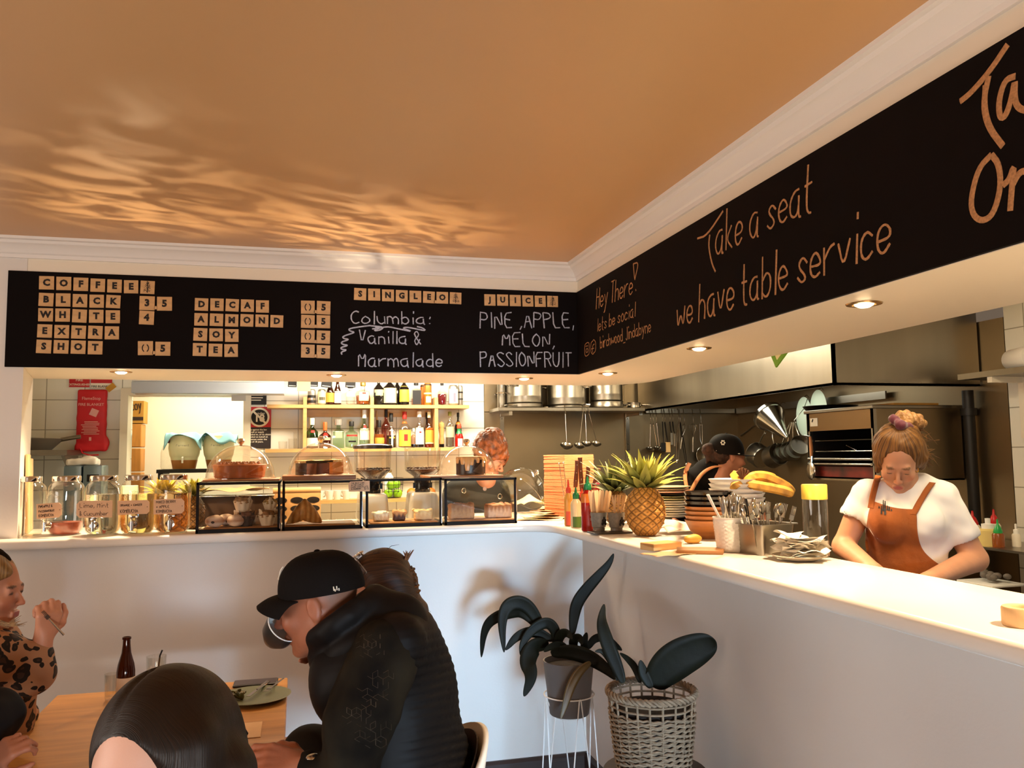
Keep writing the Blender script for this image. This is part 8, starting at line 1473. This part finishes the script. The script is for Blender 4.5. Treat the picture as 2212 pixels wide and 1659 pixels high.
b = sdf([('e', T_(H, (-.045, 0, .045)), (.110, .093, .105), H[1]), ('e', T_(H, (.135, 0, .0)), (.09, .12, .16), H[1], dict(cut=True, k=.01)), ('e', T_(H, (-.02, 0, -.12)), (.15, .12, .10), H[1], dict(cut=True, k=.02))], .0055, .01, lambda V: .0015*wob(V, 120, 1)); b.obj('dark_headband', mat('dark_knit', '#1a100c', .85, spec=.12, bump=.3, bs=120), wl_, 180)
b = B(); rs = random.Random(8); strands(b, 16, lambda i: (lambda a: [Vector(a), Vector(a+VX*.03-VZ*.01), Vector(a+VX*rs.uniform(.05, .075)+VZ*rs.uniform(-.01, .015))])(PX(rs.uniform(-5, 8), rs.uniform(1338, 1350), D6-.07)), .0016).obj('loose_strands', M_HL, wl_, kind='stuff')
o = tag(fork(), 'fork held in the raised hand of the woman in leopard print', 'fork'); o.location = PX(138, 1372, D6-.06); o.scale = (.7, .7, .55); o.rotation_mode = 'QUATERNION'; o.rotation_quaternion = Vector((0, 0, 1)).rotation_difference(Vector(PX(88, 1318, D6-.06)-PX(138, 1372, D6-.06)))
# ---- person whose arm shows at the lower left -------------------------------------------------
D7 = 2.05; wp_ = person('person', 'person in dark jacket mostly outside the left edge, one hand on the table', D7)
H = hframe(-190, 1390, D7, 10, 10, 0, .95); s7 = PX(-120, 1600, D7); e7 = PX(-30, 1760, D7-.05); w7 = PX(-30, 1668, D7+.04); hp7 = PX(-190, 1950, D7)
bd = head_prims(H, True, .17)+[('c', T_(H, (-.04, 0, -.16)), hp7, .09, .13, dict(k=.05)), ('c', s7-VY*.1, s7+VY*.2, .055, .055), ('c', s7-VY*.1, e7, .05, .04), ('c', e7, w7, .04, .028), ('c', hp7, hp7+VX*.35, .1, .07), ('c', hp7+VX*.35, np.array((*(hp7+VX*.35)[:2], .05)), .07, .05)]+hand_prims(w7, PX(22, 1612, D7+.05)-w7, VZ*.7-VY*.7, 1, (.7, 1.0, .8), .9)
b = sdf(bd, .006, .012); b.vc = skincol(b.V, H, (.48, .2, .12), (.36, .09, .07), (.10, .05, .03)); b.obj('body', M_SKIN, wp_, 180)
b = sdf([('c', PX(-170, 1540, D7), hp7, .12, .16, dict(k=.05)), ('c', s7-VY*.1, s7+VY*.2, .075, .075), ('c', s7-VY*.1, e7, .075, .062), ('c', e7, PX(-36, 1685, D7+.035), .06, .042)], .008, .03, lambda V: .004*wob(V, 40, 3)); b.obj('dark_jacket', mat('dark_denim', '#191a1f', .75, spec=.12), wp_, 180)
sdf([('e', T_(H, (-.03, 0, .03)), (.11, .09, .11), H[1]), ('e', T_(H, (.085, 0, -.04)), (.075, .075, .10), H[1], dict(cut=True, k=.015))], .008, .02).obj('hair', M_HB, wp_, 180)
# ---- woman in the foreground --------------------------------------------------------------------
D8 = 1.10; H = hframe(340, 1676, D8, -105, 1, 0, 1.0); wf_ = person('person', 'woman with long parted dark hair in the foreground, only forehead and crown showing', D8)
hp8 = np.array((*PX(340, 1700, D8+.03)[:2], .55)); bd = head_prims(H, True, .17)+[('c', T_(H, (-.045, 0, -.16)), hp8, .09, .13, dict(k=.05)), ('c', T_(H, (-.04, -.16, -.24)), T_(H, (-.04, .16, -.24)), .055, .055)]
for q in (-.1, .1): kq = hp8+VX*q-VY*.36; bd += [('c', hp8+VX*q, kq, .09, .07), ('c', kq, np.array((*kq[:2], .05)), .06, .045)]
b = sdf(bd, .0048, .013); b.vc = skincol(b.V, H, (.76, .46, .36), (.5, .2, .17), (.10, .05, .03)); b.obj('body', M_SKIN, wf_, 180)
sdf([('c', T_(H, (-.045, 0, -.24)), hp8, .11, .15, dict(k=.05)), ('c', T_(H, (-.04, -.16, -.245)), T_(H, (-.04, .16, -.245)), .07, .07)], .01, .03).obj('dark_top', mat('black_knit', '#16110f'), wf_, 180)
M_HF = strandmat('black_brown_hair', '#241309', '#070302', 1500)
pr = [('e', T_(H, (-.022, 0, .036)), (.104, .090, .102), H[1]), ('e', T_(H, (-.06, 0, -.03)), (.075, .092, .12), H[1]), ('c', T_(H, (-.03, .082, -.0)), T_(H, (-.02, .10, -.30)), .042, .05), ('c', T_(H, (-.04, -.078, -.03)), T_(H, (-.04, -.095, -.30)), .030, .04), ('c', T_(H, (.02, .066, .05)), T_(H, (.035, .082, -.08)), .034, .028), ('e', T_(H, (.112, .004, -.04)), (.078, .084, .122), H[1], dict(cut=True, k=.012)), ]+[('c', T_(H, (-.014+.1015*math.cos(t), -.022, .032+.1015*math.sin(t))), T_(H, (-.014+.1015*math.cos(t+.2), -.022, .032+.1015*math.sin(t+.2))), .0072-.0012*(t-.5), .0070-.0012*(t-.5), dict(cut=True, k=.003)) for t in np.arange(.5, 1.6, .2)]
def comb(V): L = loc(H, V); a = np.arctan2(L[:, 1]+.026, L[:, 2]+.02); w2 = wob(V, 25, 4); return .0006*np.sin(L[:, 0]*380+5*np.abs(a)+4*w2)+.0005*np.sin(L[:, 0]*900+9*a+6*w2)
b = sdf(pr, .0042, .022); Lq = loc(H, b.V); b.vc = np.c_[Lq[:, 0]+.10*np.clip(-Lq[:, 2], 0, 1)*0+.012*np.sin(Lq[:, 2]*9), Lq[:, 2], Lq[:, 1]*.1]; b.obj('hair', M_HF, wf_, 180)
